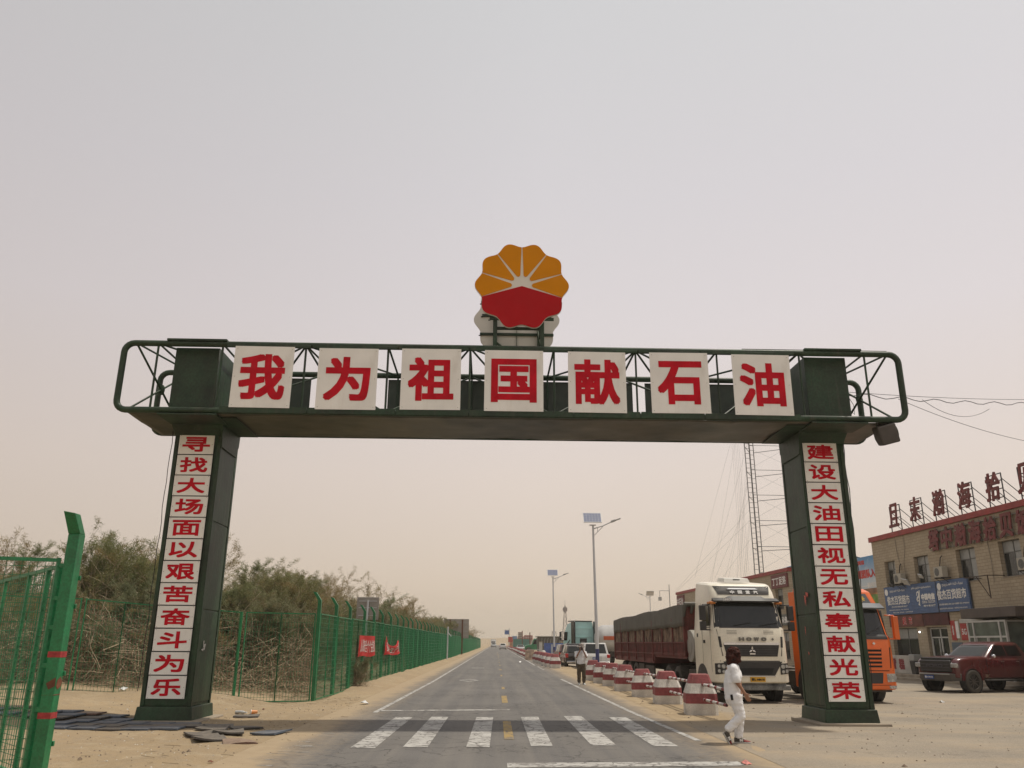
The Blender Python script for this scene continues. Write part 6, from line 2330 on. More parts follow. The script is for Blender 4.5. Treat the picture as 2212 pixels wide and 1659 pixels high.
# green bonneted lorry, side on
GRL = mat('green_lorry_paint', (.01, .17, .075), .35, var=.12, dust=.12, coat=.2)
t = thing('bonnet_truck', 'green bonneted lorry parked side on before the tarpaulin shed', 'truck', (5.3, 160, -.2), -PI / 2)
mb = MB(); mb.prism([(0, .75), (0, 1.25), (.25, 1.45), (1.3, 1.62), (1.3, .7), (1.15, .7), (1.05, 1.0), (.7, 1.1), (.35, 1.0), (.25, .7)], -1.05, 1.05, 'x'); mb.build('bonnet', GRL, t, bevel=.05)
mb = MB(); mb.prism([(1.25, .6), (1.25, 1.62), (1.6, 2.5), (1.75, 2.6), (3.2, 2.6), (3.3, 2.5), (3.3, .6)], -1.1, 1.1, 'x'); mb.build('cab', GRL, t, bevel=.06)
mb = MB(); mb.box(-1.0, 1.0, 1.7, 3.25, 2.58, 2.75); mb.build('roof', PWHT, t, bevel=.05)
for s_ in (-1, 1):
    mb = MB(); mb.prism([(1.45, 1.65), (1.72, 2.4), (2.15, 2.4), (2.15, 1.65)], s_ * 1.07, s_ * 1.11, 'x'); mb.box(s_ * 1.07, s_ * 1.11, 2.3, 3.05, 1.65, 2.4); mb.build('side_window', PAND, t)
    for y in (.7, 5.0): wheel(t, s_ * .95, y, .55, .35, s_)
mb = MB(); mb.prism([(1.3, 1.68), (1.62, 2.48), (1.58, 2.5), (1.26, 1.7)], -.95, .95, 'x'); mb.build('windscreen', GLS, t)
mb = MB(); mb.box(-1.1, 1.1, 3.5, 6.5, .9, 1.1); mb.box(-.4, .4, .5, 6.5, .6, .9); mb.build('chassis', UNDER, t)
mb = MB(); mb.box(-1.12, 1.12, 3.5, 6.5, 1.1, 2.7); mb.build('load', TARP, t, bevel=.05)
# teal container pair
TEA = mat('teal_container', (.035, .20, .175), .55, var=.15, scale=2, dust=.2)
for x0, L_, lb in ((4.7, 2.3, 'left teal shipping container beside the road'), (7.15, 1.9, 'right teal shipping container with a rusty post between')):
    t = thing('container', lb, 'container', (x0, 235, -.2), 0, 'teal containers')
    mb = MB(); mb.box(0, L_, .05, 6, 0, 2.85)
    x = 0
    while x < L_ - .1: mb.box(x, x + .1, 0, .05, .1, 2.75); x += .2
    mb.build('shell', TEA, t)
    mb = MB(); mb.box(-.03, L_ + .03, -.02, .06, 0, .12); mb.box(-.03, L_ + .03, -.02, .06, 2.75, 2.9); mb.build('rail', TEA, t)
simple_thing('post', 'rusty post standing between the teal containers', 'post', (7.05, 233, -.2), 0, [('shaft', RUST, [(-.12, .12, -.12, .12, 0, 4.9)]), ('cap', RUST, [(-.16, .16, -.16, .16, 4.9, 5.0)])])
t, hw = car('silver_car', 'silver car parked beside the teal container facing the camera', (5.6, 196, -.2), 0, 4.4, 1.75, 1.45, SPT, hood=.98, hoodlen=1.2, belt=.98, gh=(1.2, 4.1, 1.9, 3.6), wheel_r=.33, fa=.9, ra=3.5, clear=.3, lampz=.65)
simple_thing('metal_cage', 'low grey metal cage by the bollards', 'cage', (4.3, 118, -.15), 0, [('bars', GREY, [(.0 + .14 * k, .02 + .14 * k, 0, .02, 0, .95) for k in range(12)] + [(0, 1.6, -.01, .03, z, z + .05) for z in (.05, .5, .92)] + [(0, .04, 0, 1, .0, .95), (1.56, 1.6, 0, 1, 0, .95)]), ('crate', ALU, [(.3, .7, .2, .7, .1, .7), (.9, 1.3, .2, .7, .1, .6)])])
simple_thing('road_sign', 'small blue direction sign on a pole far down the road', 'sign', (4.5, 300, 0), 0, [('pole', GREY, [(-.1, .1, -.1, .1, 0, 6.6)]), ('board', mat('sign_blue', (.05, .12, .32), .5), [(-1.6, -.1, -.08, 0, 4.5, 5.9)]), ('arm', GREY, [(-1.7, 0, -.05, .05, 6.0, 6.1)])])
simple_thing('road_sign', 'red board sign by the far bollards', 'sign', (4.3, 268, 0), 0, [('board', mat('sign_red', (.36, .05, .03), .6, var=.3), [(-.6, .8, -.06, 0, 1.9, 3.5)]), ('pole', GREY, [(-.5, -.4, 0, .1, 0, 2), (.6, .7, 0, .1, 0, 2)])])
simple_thing('stall', 'orange and red roadside stall beyond the red board', 'stall', (5.0, 272, -.2), 0, [('wall', mat('stall_orange', (.38, .17, .07), .7, var=.4, scale=1), [(-.7, 1.3, 0, 2, 0, 2.6)]), ('roof', RUST, [(-.9, 1.5, -.3, 2.2, 2.6, 2.75)])])
simple_thing('low_shop', 'low far shop with blue and white sign strips', 'building', (5.4, 305, -.2), 0, [('wall', mat('far_wall', (.3, .27, .22), .8), [(0, 6, 0, 5, 0, 3.4)]), ('sign_strip', mat('far_blue', (.15, .25, .42), .6, var=.3), [(.2, 2, -.1, 0, 3.2, 4.2)]), ('sign_strip', mat('far_pink', (.4, .2, .2), .6, var=.3), [(2.2, 5, -.1, 0, 3.3, 4.1)])])
simple_thing('low_shop', 'low far tan shop with a dark roof right of the containers', 'building', (9.5, 290, -.2), .05, [('wall', mat('far_wall', (.3, .27, .22), .8), [(0, 7, 0, 5, 0, 2.8)]), ('roof', mat('far_roof', (.14, .1, .08), .7), [(-.3, 7.3, -.3, 5.3, 2.8, 3.0)])])
simple_thing('board_sign', 'brown notice board with pale squares on a tall post', 'sign', (7.1, 250, -.2), 0, [('board', mat('notice_brown', (.16, .1, .07), .7), [(-.75, .4, -.06, 0, 3.1, 4.85)]), ('notice', ALU, [(-.65 + .36 * i, -.42 + .36 * i, -.09, -.061, 3.25 + .5 * j, 3.55 + .5 * j) for i in range(3) for j in range(3)]), ('post', RUST, [(.42, .6, -.1, .08, 0, 5.2)])])
t = simple_thing('board_sign', 'dull red billboard strip beyond the green lorry', 'sign', (8.4, 260, -.2), 0, [('board', mat('dull_red_board', (.24, .04, .035), .6), [(0, 2.6, -.06, 0, 2.9, 4.1)]), ('letter', ALU, [(.2 + .45 * k, .45 + .45 * k, -.09, -.061, 3.2, 3.8) for k in range(5)]), ('post', GREY, [(.1, .2, 0, .1, 0, 3), (2.3, 2.4, 0, .1, 0, 3)])])
simple_thing('post', 'rusty post rising behind the green lorry', 'post', (9.4, 240, -.2), 0, [('shaft', RUST, [(-.13, .13, -.13, .13, 0, 4.6)]), ('cap', RUST, [(-.17, .17, -.17, .17, 4.6, 4.7)])])
simple_thing('plant_building', 'grey industrial block beyond the parked cars', 'building', (29.2, 350, -.2), 0, [('wall', mat('plant_wall', (.27, .24, .20), .8, var=.2), [(0, 2.8, 0, 4, 0, 6.6), (-5.5, 0, 1, 6, 0, 3.2)]), ('window', PAND, [(.6 + .9 * i, 1.0 + .9 * i, -.03, 0, 1.5 + 1.5 * j, 2.3 + 1.5 * j) for i in range(2) for j in range(3)]), ('silo', RUST, [(3.0, 4.6, .5, 2, 0, 4.5)])])
simple_thing('low_shop', 'low rusty roofed yard building behind the blue sheet fence', 'building', (16.0, 205, -.2), 0, [('wall', mat('yard_wall', (.22, .19, .14), .8, var=.3), [(0, 9.5, 0, 5, 0, 2.4)]), ('roof', RUST, [(-.3, 9.8, -.3, 5.3, 2.4, 2.6)]), ('rubble', ALU, [(1, 2.2, 0, 1, 2.6, 3.0), (3.4, 4.1, 0, 1, 2.6, 3.3), (5.2, 6.8, 0, 1, 2.6, 2.9)])])
t = thing('derrick', 'small dark lifting frame above the tarpaulin shed', 'derrick', (12.6, 200, -.2))
mb = MB(); mb.tube((0, 0, 0), (.5, 0, 4.4), .06, 5); mb.tube((1.8, 0, 0), (1.3, 0, 4.4), .06, 5); mb.tube((.4, 0, 4.4), (1.4, 0, 4.4), .06, 5); mb.tube((.2, 0, 2.4), (2.3, 0, 3.1), .07, 5); mb.build('frame', UNDER, t)
t = thing('camera_pole', 'thin pole with a hanging security camera at the end of the long building', 'pole', (19.6, 95.5, -.2))
mb = MB(); mb.tube((0, 0, 0), (0, 0, 8.3), .05, 6); mb.tube((0, 0, 7.6), (-1.1, 0, 7.6), .03, 5); mb.tube((-1.1, 0, 7.6), (-1.1, 0, 6.9), .03, 5); mb.build('pole', GREY, t)
mb = MB(); mb.box(-1.27, -.93, -.15, .15, 6.5, 6.9); mb.build('camera_box', ALU, t)
for i, (x, y, s, k) in enumerate(((13.2, 300, .85, 1), (15.4, 306, .95, 3), (17.2, 300, .8, 0), (19.5, 312, .7, 1), (26, 330, .8, 3), (9.0, 345, .8, 0), (12.0, 360, .9, 1))):
    src = [p[1] for p in protos if p[0] == k][0] if isinstance(protos, list) else None
    if src: dup(src, (x, y, -.2), i * 1.3, 'hazy round shrub beyond the far shops, the %s of them' % nth(i + 1), 'far shrubs beyond the shops', s)
# ---------------------------------------------------------------- bollards and bars
BRED = mat('bollard_red_paint', (.25, .045, .055), .75, var=.25, scale=4, speck=.25, dust=.16, bump=.3)
BWH = mat('bollard_white_paint', (.60, .575, .53), .8, var=.18, scale=4, speck=.25, dust=.25, bump=.4)
PRED = mat('bar_red_paint', (.22, .03, .03), .6, var=.4, scale=9, speck=.4)
PWH = mat('bar_white_paint', (.55, .53, .50), .6, var=.2, scale=9, speck=.3)


def oct_ring(h, c, z, jit=0, rnd=None):
    P = [(h, -h + c), (h, h - c), (h - c, h), (-h + c, h), (-h, h - c), (-h, -h + c), (-h + c, -h), (h - c, -h)]
    return [(x, y, z) for x, y in P]


def bollard(loc, rz, label, group):
    mb = MB()
    lv = [(-.05, .375), (.26, .375), (.265, .375), (.46, .37), (.49, .365), (.495, .365), (.71, .285), (.715, .283), (.915, .215), (.93, .20)]
    col = [1, 1, 0, 0, 0, 1, 1, 0, 0]
    rings = [oct_ring(h, h * .2, z) for z, h in lv]
    for i in range(len(rings) - 1):
        mb.loft([rings[i], rings[i + 1]], col[i], False)
    mb.add(rings[-1], [tuple(range(8))], 0)
    t = thing('bollard', label, 'bollard', loc, rz, group)
    mb.build('body', [BRED, BWH], t)
    return t


BP = [(4.97, 21.2, -.10), (4.88, 24.8, -.05), (4.74, 27.95, -.12), (4.66, 31.3, -.04), (4.66, 34.8, -.2), (4.58, 37.4, -.1), (4.50, 40.0, -.15)]
on_ = ['nearest big', 'second', 'third', 'fourth', 'fifth', 'sixth', 'seventh']
b0 = None
for i, (x, y, r) in enumerate(BP):
    lb = on_[i] + ' red and white striped concrete bollard in the near row' + (' beside the walking woman' if i == 0 else '')
    if b0 is None: b0 = bollard((x, y, gz(x, y)), r, lb, 'striped bollards in the near row')
    else:
        c = dup(b0, (x, y, gz(x, y) - .01), r, lb, None, (.97 + .03 * (i % 2), .98, .97 - .02 * (i % 3)))
        c.rotation_euler = (.02 * math.sin(i * 2.1), .022 * math.cos(i * 1.7), r)
FP = [(4.02, 58.9), (3.85, 61.4), (3.8, 65.2), (3.82, 69.0), (3.72, 72.4), (3.66, 76.0)]
for i, (x, y) in enumerate(FP):
    dup(b0, (x, y, 0), .1 * i, on_[i].replace('big', 'right hand') + ' striped bollard in the middle row before the cars', 'striped bollards in the middle row')
y = 93
k = 0
rnd = random.Random(12)
while y < 260:
    dup(b0, (3.45 + rnd.uniform(-.1, .15), y, 0), rnd.uniform(-.3, .3), '%s striped bollard counting away from the camera in the crowded far row' % nth(k + 1), 'striped bollards in the far row', (1, 1, rnd.uniform(.85, 1)))
    y += rnd.uniform(3.2, 5.5) * (1 + (y - 90) / 200)
    k += 1


def bar(p, q, label, first=[None]):
    p, q = Vector(p), Vector(q)
    L = (q - p).length
    mb = MB()
    n = int(L / .17) + 1
    for i in range(n):
        a, b_ = i * L / n, (i + 1) * L / n
        mb.tube((0, a, 0), (0, b_, 0), .034, 10, 0 if i % 3 == 0 else 1, cap=(i in (0, n - 1)))
    mb.disc((0, 0), .022, -.002, .003, 'y', 10, 2)
    t = thing('barrier_bar', label, 'bar', p, 0, 'striped bars between the bollards')
    d = q - p
    t.rotation_euler = (math.asin(max(-1, min(1, d.z / L))), 0, math.atan2(-d.x, d.y))
    mb.build('pipe', [PRED, PWH, BLK], t, smooth=True)
    return t


random.seed(2)
for i in range(len(BP) - 1):
    a, b_ = BP[i], BP[i + 1]
    for z, nm_ in ((.70, 'upper'), (.36, 'lower')):
        bar((a[0] - .02, a[1] + .2, z + random.uniform(-.02, .02)), (b_[0] + .02, b_[1] - .2, z + random.uniform(-.02, .02)), '%s striped bar between the %s and %s bollards' % (nm_, on_[i].split()[0], on_[i + 1]))
bar((5.10, 19.35, .66), (4.97, 21.1, .70), 'upper striped bar stub sticking out of the nearest bollard behind the woman')
bar((5.08, 19.2, .34), (4.97, 21.1, .36), 'lower striped open ended bar stub sticking out of the nearest bollard')

# ---------------------------------------------------------------- rubber mats by the left pillar
RM = [mat('rubber_tile_black', (.04, .042, .046), .8, var=.3, scale=5, dust=.25, bump=.3), mat('rubber_tile_blue', (.05, .075, .11), .8, var=.3, scale=5, dust=.2, bump=.3), mat('rubber_tile_red', (.10, .045, .035), .8, var=.3, scale=5, dust=.4, bump=.3)]


def tile(x, y, rz, m_, label, curl=0.0, s=.25, tilt=(0, 0), group='rubber tiles on the sand'):
    mb = MB()
    n = 6
    for side in (0, 1):
        for j in range(n + 1):
            for i in range(n + 1):
                u, v = i / n * 2 - 1, j / n * 2 - 1
                mb.v.append((u * s, v * s, .035 - side * .03 + curl * (u * u * .025 + v * u * .018)))
    W = n + 1
    o = W * W
    for j in range(n):
        for i in range(n):
            a = j * W + i
            mb.f.append((a, a + 1, a + W + 1, a + W)); mb.f.append((o + a, o + a + W, o + a + W + 1, o + a + 1))
    for i in range(n):
        for a, b_ in ((i, i + 1), (n * W + i + 1, n * W + i), ((i + 1) * W, i * W), (i * W + n, (i + 1) * W + n)):
            mb.f.append((b_, a, o + a, o + b_))
    mb.m = [0] * len(mb.f)
    ob = mb.build('rubber_tile', m_, None, (x, y, gz(x, y) + .004), (tilt[0], tilt[1], rz))
    return tag(ob, label, 'rubber tile', group)


random.seed(6)
cols = ['black', 'bluish', 'brown red']
for r_, (y, x0, x1) in enumerate(((16.95, -8.3, -5.9), (17.46, -9.1, -5.7), (17.97, -9.9, -5.9), (18.45, -10.4, -7.7), (18.96, -10.2, -7.8))):
    x = x0
    kk = 0
    while x < x1:
        kk += 1
        c = random.choice((0, 0, 1, 1, 2)) if r_ else random.choice((0, 1, 1))
        if random.random() < .88:
            tile(x + random.uniform(-.02, .02), y + random.uniform(-.02, .02), random.uniform(-.03, .03), RM[c], '%s rubber tile, %s from the left in the %s row by the left pillar' % (cols[c], nth(kk), ('front', 'second', 'third', 'fourth', 'back')[r_]))
        x += .515
for x, y, rz, c, cu, tl, lb in ((-5.45, 17.55, .3, 0, .4, (0, .05), 'black rubber tile loose against the right side of the pillar tiles'), (-5.35, 16.85, .1, 0, .5, (.02, .03), 'black loose rubber tile nearest the pillar tiles'), (-4.85, 17.25, .5, 0, -.4, (-.03, 0), 'black rubber tile half sunk in sand by the shadow'),
                                (-5.25, 15.95, .5, 0, .9, (.05, .02), 'sand covered curled rubber tile at the left of the loose ones'), (-4.9, 16.35, .3, 0, .9, (-.02, .03), 'sand covered black rubber tile in the middle of the loose ones'), (-4.15, 16.5, -.4, 1, .5, (.03, -.05), 'bluish black rubber tile farthest right by the road'),
                                (-4.95, 15.45, .45, 0, .8, (0, .06), 'thin edge of a rubber tile buried in sand'), (-4.28, 14.98, .35, 2, -1.1, (.02, .02), 'brown red buckled rubber tile nearest the camera'), (-5.65, 20.1, .2, 0, .2, (0, 0), 'dark slab lying on the sand beside the pillar foot')):
    tile(x, y, rz, RM[c], lb, cu, .27, tl, 'loose rubber tiles by the road')

# ---------------------------------------------------------------- litter
PLAS = mat('white_plastic', (.6, .6, .58), .4, var=.1)


def scrap(name, label, x, y, s, m_, seed):
    rnd = random.Random(seed)
    mb = MB()
    P = [(s * math.cos(a) * rnd.uniform(.5, 1), s * math.sin(a) * rnd.uniform(.5, 1), rnd.uniform(.0, s * .5)) for a in [2 * PI * k / 8 for k in range(8)]]
    mb.add(P + [(0, 0, s * .7)], [(k, (k + 1) % 8, 8) for k in range(8)])
    o = mb.build(name, m_, None, (x, y, gz(x, y) + .005), fix=False, solid=.003)
    return tag(o, label, 'litter')


t = thing('paper_cup', 'white and orange paper cup lying on the sand beyond the shadow', 'cup', (-5.7, 20.9, gz(-5.7, 20.9) + .05), .4)
mb = MB(); mb.tube((-.07, 0, 0), (.07, 0, 0), .05, 14, 0, .035); mb.build('cup', [mat('orange_cup', (.6, .25, .08), .5)], t, smooth=True)
mb = MB(); mb.tube((-.085, 0, 0), (-.07, 0, 0), .055, 14); mb.build('rim', PLAS, t)
t = thing('plastic_bottle', 'clear crushed plastic bottle lying on the sand beside the pillar', 'bottle', (-6.0, 20.8, gz(-6, 20.8) + .04), -.3)
mb = MB(); mb.pipe([(-.13, 0, 0), (-.12, 0, 0), (0, 0, .01), (.08, 0, 0), (.12, 0, 0), (.16, 0, 0)], [.02, .04, .033, .04, .018, .016], 12); mb.build('body', mat('cloudy_plastic', (.45, .46, .45), .25), t, smooth=True)
mb = MB(); mb.tube((.155, 0, 0), (.18, 0, 0), .018, 10); mb.build('cap', PLAS, t)
scrap('crumpled_paper', 'white crumpled scrap on the forecourt before the red pickup', 14.9, 29.0, .12, PLAS, 1)
scrap('crumpled_paper', 'red and white wrapper at the bottom edge by the stop line', 3.55, 12.6, .09, mat('red_wrapper', (.5, .15, .12), .5, var=.5, scale=20), 2)
scrap('crumpled_paper', 'long pale scrap on the sand verge by the cross fence', -3.55, 23.9, .16, PLAS, 3)
scrap('crumpled_paper', 'white scrap on the road far ahead', 2.1, 74.5, .2, PLAS, 4)
scrap('plastic_bag', 'white plastic bag caught at the foot of the cross fence', -10.0, 23.6, .14, PLAS, 5)
scrap('dark_lump', 'small dark lump on the sand near the camera', -3.95, 12.5, .05, RUST, 6)
scrap('dark_lump', 'small dark lump by the paper cup', -5.75, 21.9, .05, RUST, 7)
# small stones and chips nobody would count
mb = MB()
rnd = random.Random(3)
for k in range(1500):
    if rnd.random() < .5: x, y = rnd.uniform(-9.5, -3.2), rnd.uniform(11.5, 24)
    else: x, y = rnd.uniform(3.9, 16), rnd.uniform(12, 30)
    s = rnd.uniform(.008, .022) * (1 + (rnd.random() < .05))
    z = gz(x, y) + (.012 if x > 4 else 0)
    a = rnd.uniform(0, 6)
    c, d = s * math.cos(a), s * math.sin(a)
    mb.v += [(x + c, y + d, z), (x - d, y + c, z), (x - c, y - d, z), (x + d, y - c, z), (x, y, z + s * .8)]
    n = len(mb.v) - 5
    mb.f += [(n, n + 1, n + 4), (n + 1, n + 2, n + 4), (n + 2, n + 3, n + 4), (n + 3, n, n + 4)]
    mi = rnd.choice((0, 0, 1))
    mb.m += [mi] * 4
o = mb.build('pebbles', [mat('brown_pebble', (.15, .11, .075), .9, var=.4, scale=20), mat('pale_pebble', (.42, .37, .30), .9, var=.3, scale=20)], fix=False)
tag(o, 'small stones and chips strewn over sand and paving', None, kind='stuff')
mb = MB()
for k in range(130):
    x, y = (rnd.uniform(-8, -3.3), rnd.uniform(12, 24)) if k % 2 else (rnd.uniform(-6, -4), rnd.uniform(24, 27))
    a = rnd.uniform(0, 6); L = rnd.uniform(.05, .28)
    z = gz(x, y) + .012
    mb.tube((x, y, z), (x + L * math.cos(a), y + L * math.sin(a), z + .01), .004, 3)
o = mb.build('dry_twigs', TWIG, fix=False)
tag(o, 'dry broken twigs lying on the sand', None, kind='stuff')

# board and sacks at the gap in the far bollards
t = thing('leaning_board', 'brown weathered board propped between the bollard rows', 'board', (3.45, 87.5, 0), .1)
mb = MB(); mb.hexa([(-.55, -.25, 0), (.55, -.25, 0), (.55, -.2, 0), (-.55, -.2, 0), (-.45, .2, .95), (.4, .2, 1.0), (.4, .25, 1.0), (-.45, .25, .95)]); mb.build('board', PLANK, t)
mb = MB(); mb.tube((-.3, .6, 0), (-.2, .2, .8), .03, 5); mb.build('prop', PLANK, t)
for i, (x, y, z, s) in enumerate(((4.5, 86.5, .3, .38), (4.75, 87.2, .75, .3), (5.1, 86.6, .25, .3), (5.5, 87.5, .28, .3))):
    mb = MB(); mb.ball((0, 0, 0), (s, s * .8, s * .85), n=8)
    for k in range(len(mb.v)):
        v = Vector(mb.v[k]); mb.v[k] = tuple(v * (1 + .18 * noise.noise(v * 6 + Vector((i * 3, 0, 0)))))
    o = mb.build('sack', mat('white_woven_sack', (.45, .43, .39), .7, var=.15, dust=.2), None, (x, y, z - .05), smooth=80)
    tag(o, ('largest white sack in the heap by the brown board', 'white sack lying on top of the heap', 'low white sack in the middle of the heap', 'rightmost white sack near the metal cage')[i], 'sack')

# ---------------------------------------------------------------- hung from the gateway
t = thing('floodlight', 'black boxy floodlight hanging tilted under the right end of the gateway beam', 'floodlight', (8.82, 17.95, 6.22), -.15)
t.scale = (.9, .9, .9)
mb = MB(); mb.T = Matrix.Rotation(R(-14), 4, 'Y') @ Matrix.Rotation(R(12), 4, 'X')
mb.prism([(-.22, .22), (.22, .22), (.24, -.1), (.12, -.27), (-.22, -.27)], -.24, .22, 'x')
mb.build('housing', mat('faded_black_housing', (.045, .04, .038), .55, var=.3, dust=.15), t, bevel=.04)
mb = MB(); mb.T = Matrix.Rotation(R(-14), 4, 'Y') @ Matrix.Rotation(R(12), 4, 'X')
mb.tube((-.22, 0, .1), (-.1, 0, .42), .02, 6); mb.tube((.2, 0, .1), (.0, 0, .42), .02, 6); mb.ball((.22, 0, .0), (.03, .22, .22), n=8)
mb.build('bracket', G_DK, t)
WIRE_B = mat('black_cable', (.02, .02, .02), .6)


def catenary(a, b_, sag, n=24, wob=0.0, ph=0.0):
    a, b_ = Vector(a), Vector(b_)
    return [a.lerp(b_, i / n) - Vector((0, 0, sag * 4 * (i / n) * (1 - i / n) + wob * math.sin(i * 1.3 + ph))) for i in range(n + 1)]


t = thing('overhead_cable', 'twisted black cables running from the right end of the gateway out of view', 'cable', (0, 0, 0))
mb = MB(); mb.pipe(catenary((8.7, 19.85, 7.75), (19.5, 26.0, 9.4), .12, 40, .05), .011, 5); mb.pipe(catenary((8.7, 19.85, 7.8), (19.5, 26.0, 9.55), .1, 30), .007, 4)
mb.build('strand', WIRE_B, t, fix=False)
mb = MB(); mb.pipe(catenary((10.8, 21.05, 7.98), (19.5, 25.5, 7.7), .35, 26), .007, 4); mb.pipe(catenary((11.7, 21.5, 8.1), (14.6, 23.2, 8.35), .35, 14), .007, 4); mb.pipe([(8.75, 19.7, 7.7), (8.8, 19.7, 7.3), (8.95, 19.7, 7.15), (8.95, 19.7, 7.4), (8.8, 19.75, 7.75)], .008, 4)
mb.build('loose_wire', WIRE_B, t, fix=False)
t = thing('pillar_cable', 'thin black cable running down the outer edge of the right gateway pillar', 'cable', (0, 0, 0))
mb = MB(); mb.pipe([(8.20 + .015 * math.sin(i * 1.9), 18.85 + .02 * math.sin(i), 6.3 - i * .3) for i in range(21)], .010, 5); mb.build('strand', WIRE_B, t, fix=False)
t = thing('pillar_cable', 'thin black cable running down the outer edge of the left gateway pillar', 'cable', (0, 0, 0))
mb = MB(); mb.pipe([(-7.60 + .012 * math.sin(i * 1.9), 18.7 + .02 * math.sin(i), 6.3 - i * .3) for i in range(20)], .008, 5); mb.build('strand', WIRE_B, t, fix=False)

# ---------------------------------------------------------------- people
SKIN = mat('skin', (.30, .16, .10), .55, var=.1, scale=6, spec=.3)


def blob(name, segs, m_, vox, parent, wr=0.0, wsc=14, smooth_it=4, extra=None, cuts=None):
    """tapered round limbs fused into one continuous skin"""
    mb = MB()
    for s_ in segs:
        p, q, r1, r2 = s_[:4]
        sq = s_[4] if len(s_) > 4 else None
        p, q = Vector(p), Vector(q)
        n = 14
        d = (q - p)
        L = d.length or 1e-4
        d = d / L
        a = d.orthogonal().normalized() if abs(d.z) < .99 else Vector((1, 0, 0))
        b_ = d.cross(a)
        rings = []
        for k in range(1, 6): rings.append((p - d * r1 * math.cos(PI / 2 * k / 6), r1 * math.sin(PI / 2 * k / 6)))
        rings.append((p, r1)); rings.append((q, r2))
        for k in range(5, 0, -1): rings.append((q + d * r2 * math.cos(PI / 2 * k / 6), r2 * math.sin(PI / 2 * k / 6)))
        R_ = []
        for c, r in rings:
            rg = []
            for i in range(n):
                v = (a * math.cos(2 * PI * i / n) + b_ * math.sin(2 * PI * i / n)) * r
                if sq: v = Vector((v.x * sq[0], v.y * sq[1], v.z))
                rg.append(c + v)
            R_.append(rg)
        mb.loft(R_)
    o = mb.build(name, m_, None)
    if extra:
        for mdb in extra: pass
    md = o.modifiers.new('r', 'REMESH'); md.mode = 'VOXEL'; md.voxel_size = vox
    md = o.modifiers.new('s', 'SMOOTH'); md.iterations = smooth_it; md.factor = .5
    bpy.context.view_layer.update()
    me = bpy.data.meshes.new_from_object(o.evaluated_get(bpy.context.evaluated_depsgraph_get()))
    me.name = name
    o.modifiers.clear()
    o.data = me
    if wr:
        for v in me.vertices:
            c = v.co
            f = noise.noise(Vector((c.x * wsc * .6, c.y * wsc * .6, c.z * wsc))) + .5 * noise.noise(Vector((c.x * wsc * 2, c.y * wsc * 2, c.z * wsc * 2.4)))
            v.co = c + v.normal * wr * f
    if cuts:
        cuts(me)
    me.polygons.foreach_set('use_smooth', [True] * len(me.polygons))
    if not me.materials: me.materials.append(m_)
    o.parent = parent
    return o


def hand(wrist, d, palm_n, side_v, L=.17, curl=.5):
    """segments for a palm, four fingers and a thumb. d: along the hand, palm_n: out of the palm, side_v: towards the thumb"""
    d, n, s = Vector(d).normalized(), Vector(palm_n).normalized(), Vector(side_v).normalized()
    w = Vector(wrist)
    S = []
    pl = L * .5
    for k in (-1.5, -.5, .5, 1.5):
        S.append((w + s * .006 * k, w + d * pl + s * .019 * k, .017, .012))
    fl = (.38, .46, .44, .36)
    for i, k in enumerate((1.5, .5, -.5, -1.5)):
        p = w + d * pl + s * .020 * k
        l = L * fl[i]
        dd = d
        for j, fr in enumerate((.45, .32, .23)):
            dd = (dd + n * curl * (.35 + .25 * j)).normalized()
            q = p + dd * l * fr
            S.append((p, q, .0088 - .0008 * j, .008 - .0008 * j))
            p = q
    p = w + d * pl * .25 + s * .028
    q = p + (d * .6 + s * .55 + n * .35).normalized() * L * .22
    S.append((p, q, .012, .010)); S.append((q, q + (d * .8 + s * .15 + n * .5).normalized() * L * .18, .0095, .008))
    return S


# the walking woman: x is her walking direction
Wm = thing('person', 'woman in white shirt and white trousers walking right past the bollards with dark hair', 'person', (4.17, 15.1, gz(4.17, 15.1) + .012), -.12)
V = Vector
segs = [((0.0, .0, .80), (.0, 0, .95), .12, .11, (1, 1.2)), ((.0, 0, .95), (-.02, 0, 1.18), .11, .115, (1, 1.35)), ((-.02, -.13, 1.24), (-.02, .13, 1.24), .05, .05),
        ((-.01, 0, 1.24), (.02, 0, 1.36), .045, .042), ((.02, .0, 1.42), (.025, 0, 1.49), .075, .082, (1.1, .92)), ((.085, .01, 1.38), (.06, 0, 1.44), .04, .05), ((.115, .015, 1.435), (.10, .01, 1.455), .010, .012),
        ((-.01, -.165, 1.215), (.0, -.19, 1.00), .045, .038), ((.0, -.19, 1.00), (.115, -.19, .82), .036, .025),
        ((-.01, .165, 1.215), (-.06, .19, 1.00), .045, .038), ((-.06, .19, 1.00), (-.02, .21, .80), .036, .025),
        ((.0, -.07, .78), (.06, -.075, .43), .075, .055), ((.06, -.075, .43), (-.19, -.08, .22), .05, .035),
        ((.0, .07, .78), (.07, .06, .43), .075, .055), ((.07, .06, .43), (.0, .06, .09), .05, .035)]
segs += hand((.125, -.19, .805), (.5, 0, -.95), (.6, .8, .1), (.7, -.3, .4), .155, .45)
segs += hand((-.02, .21, .785), (.1, 0, -1), (.3, -.9, 0), (.9, .2, 0), .155, .45)
body = blob('body', segs, SKIN, .0055, Wm, smooth_it=2)
TEE = mat('white_cotton', (.74, .74, .74), .85, var=.03, scale=5, spec=.15)
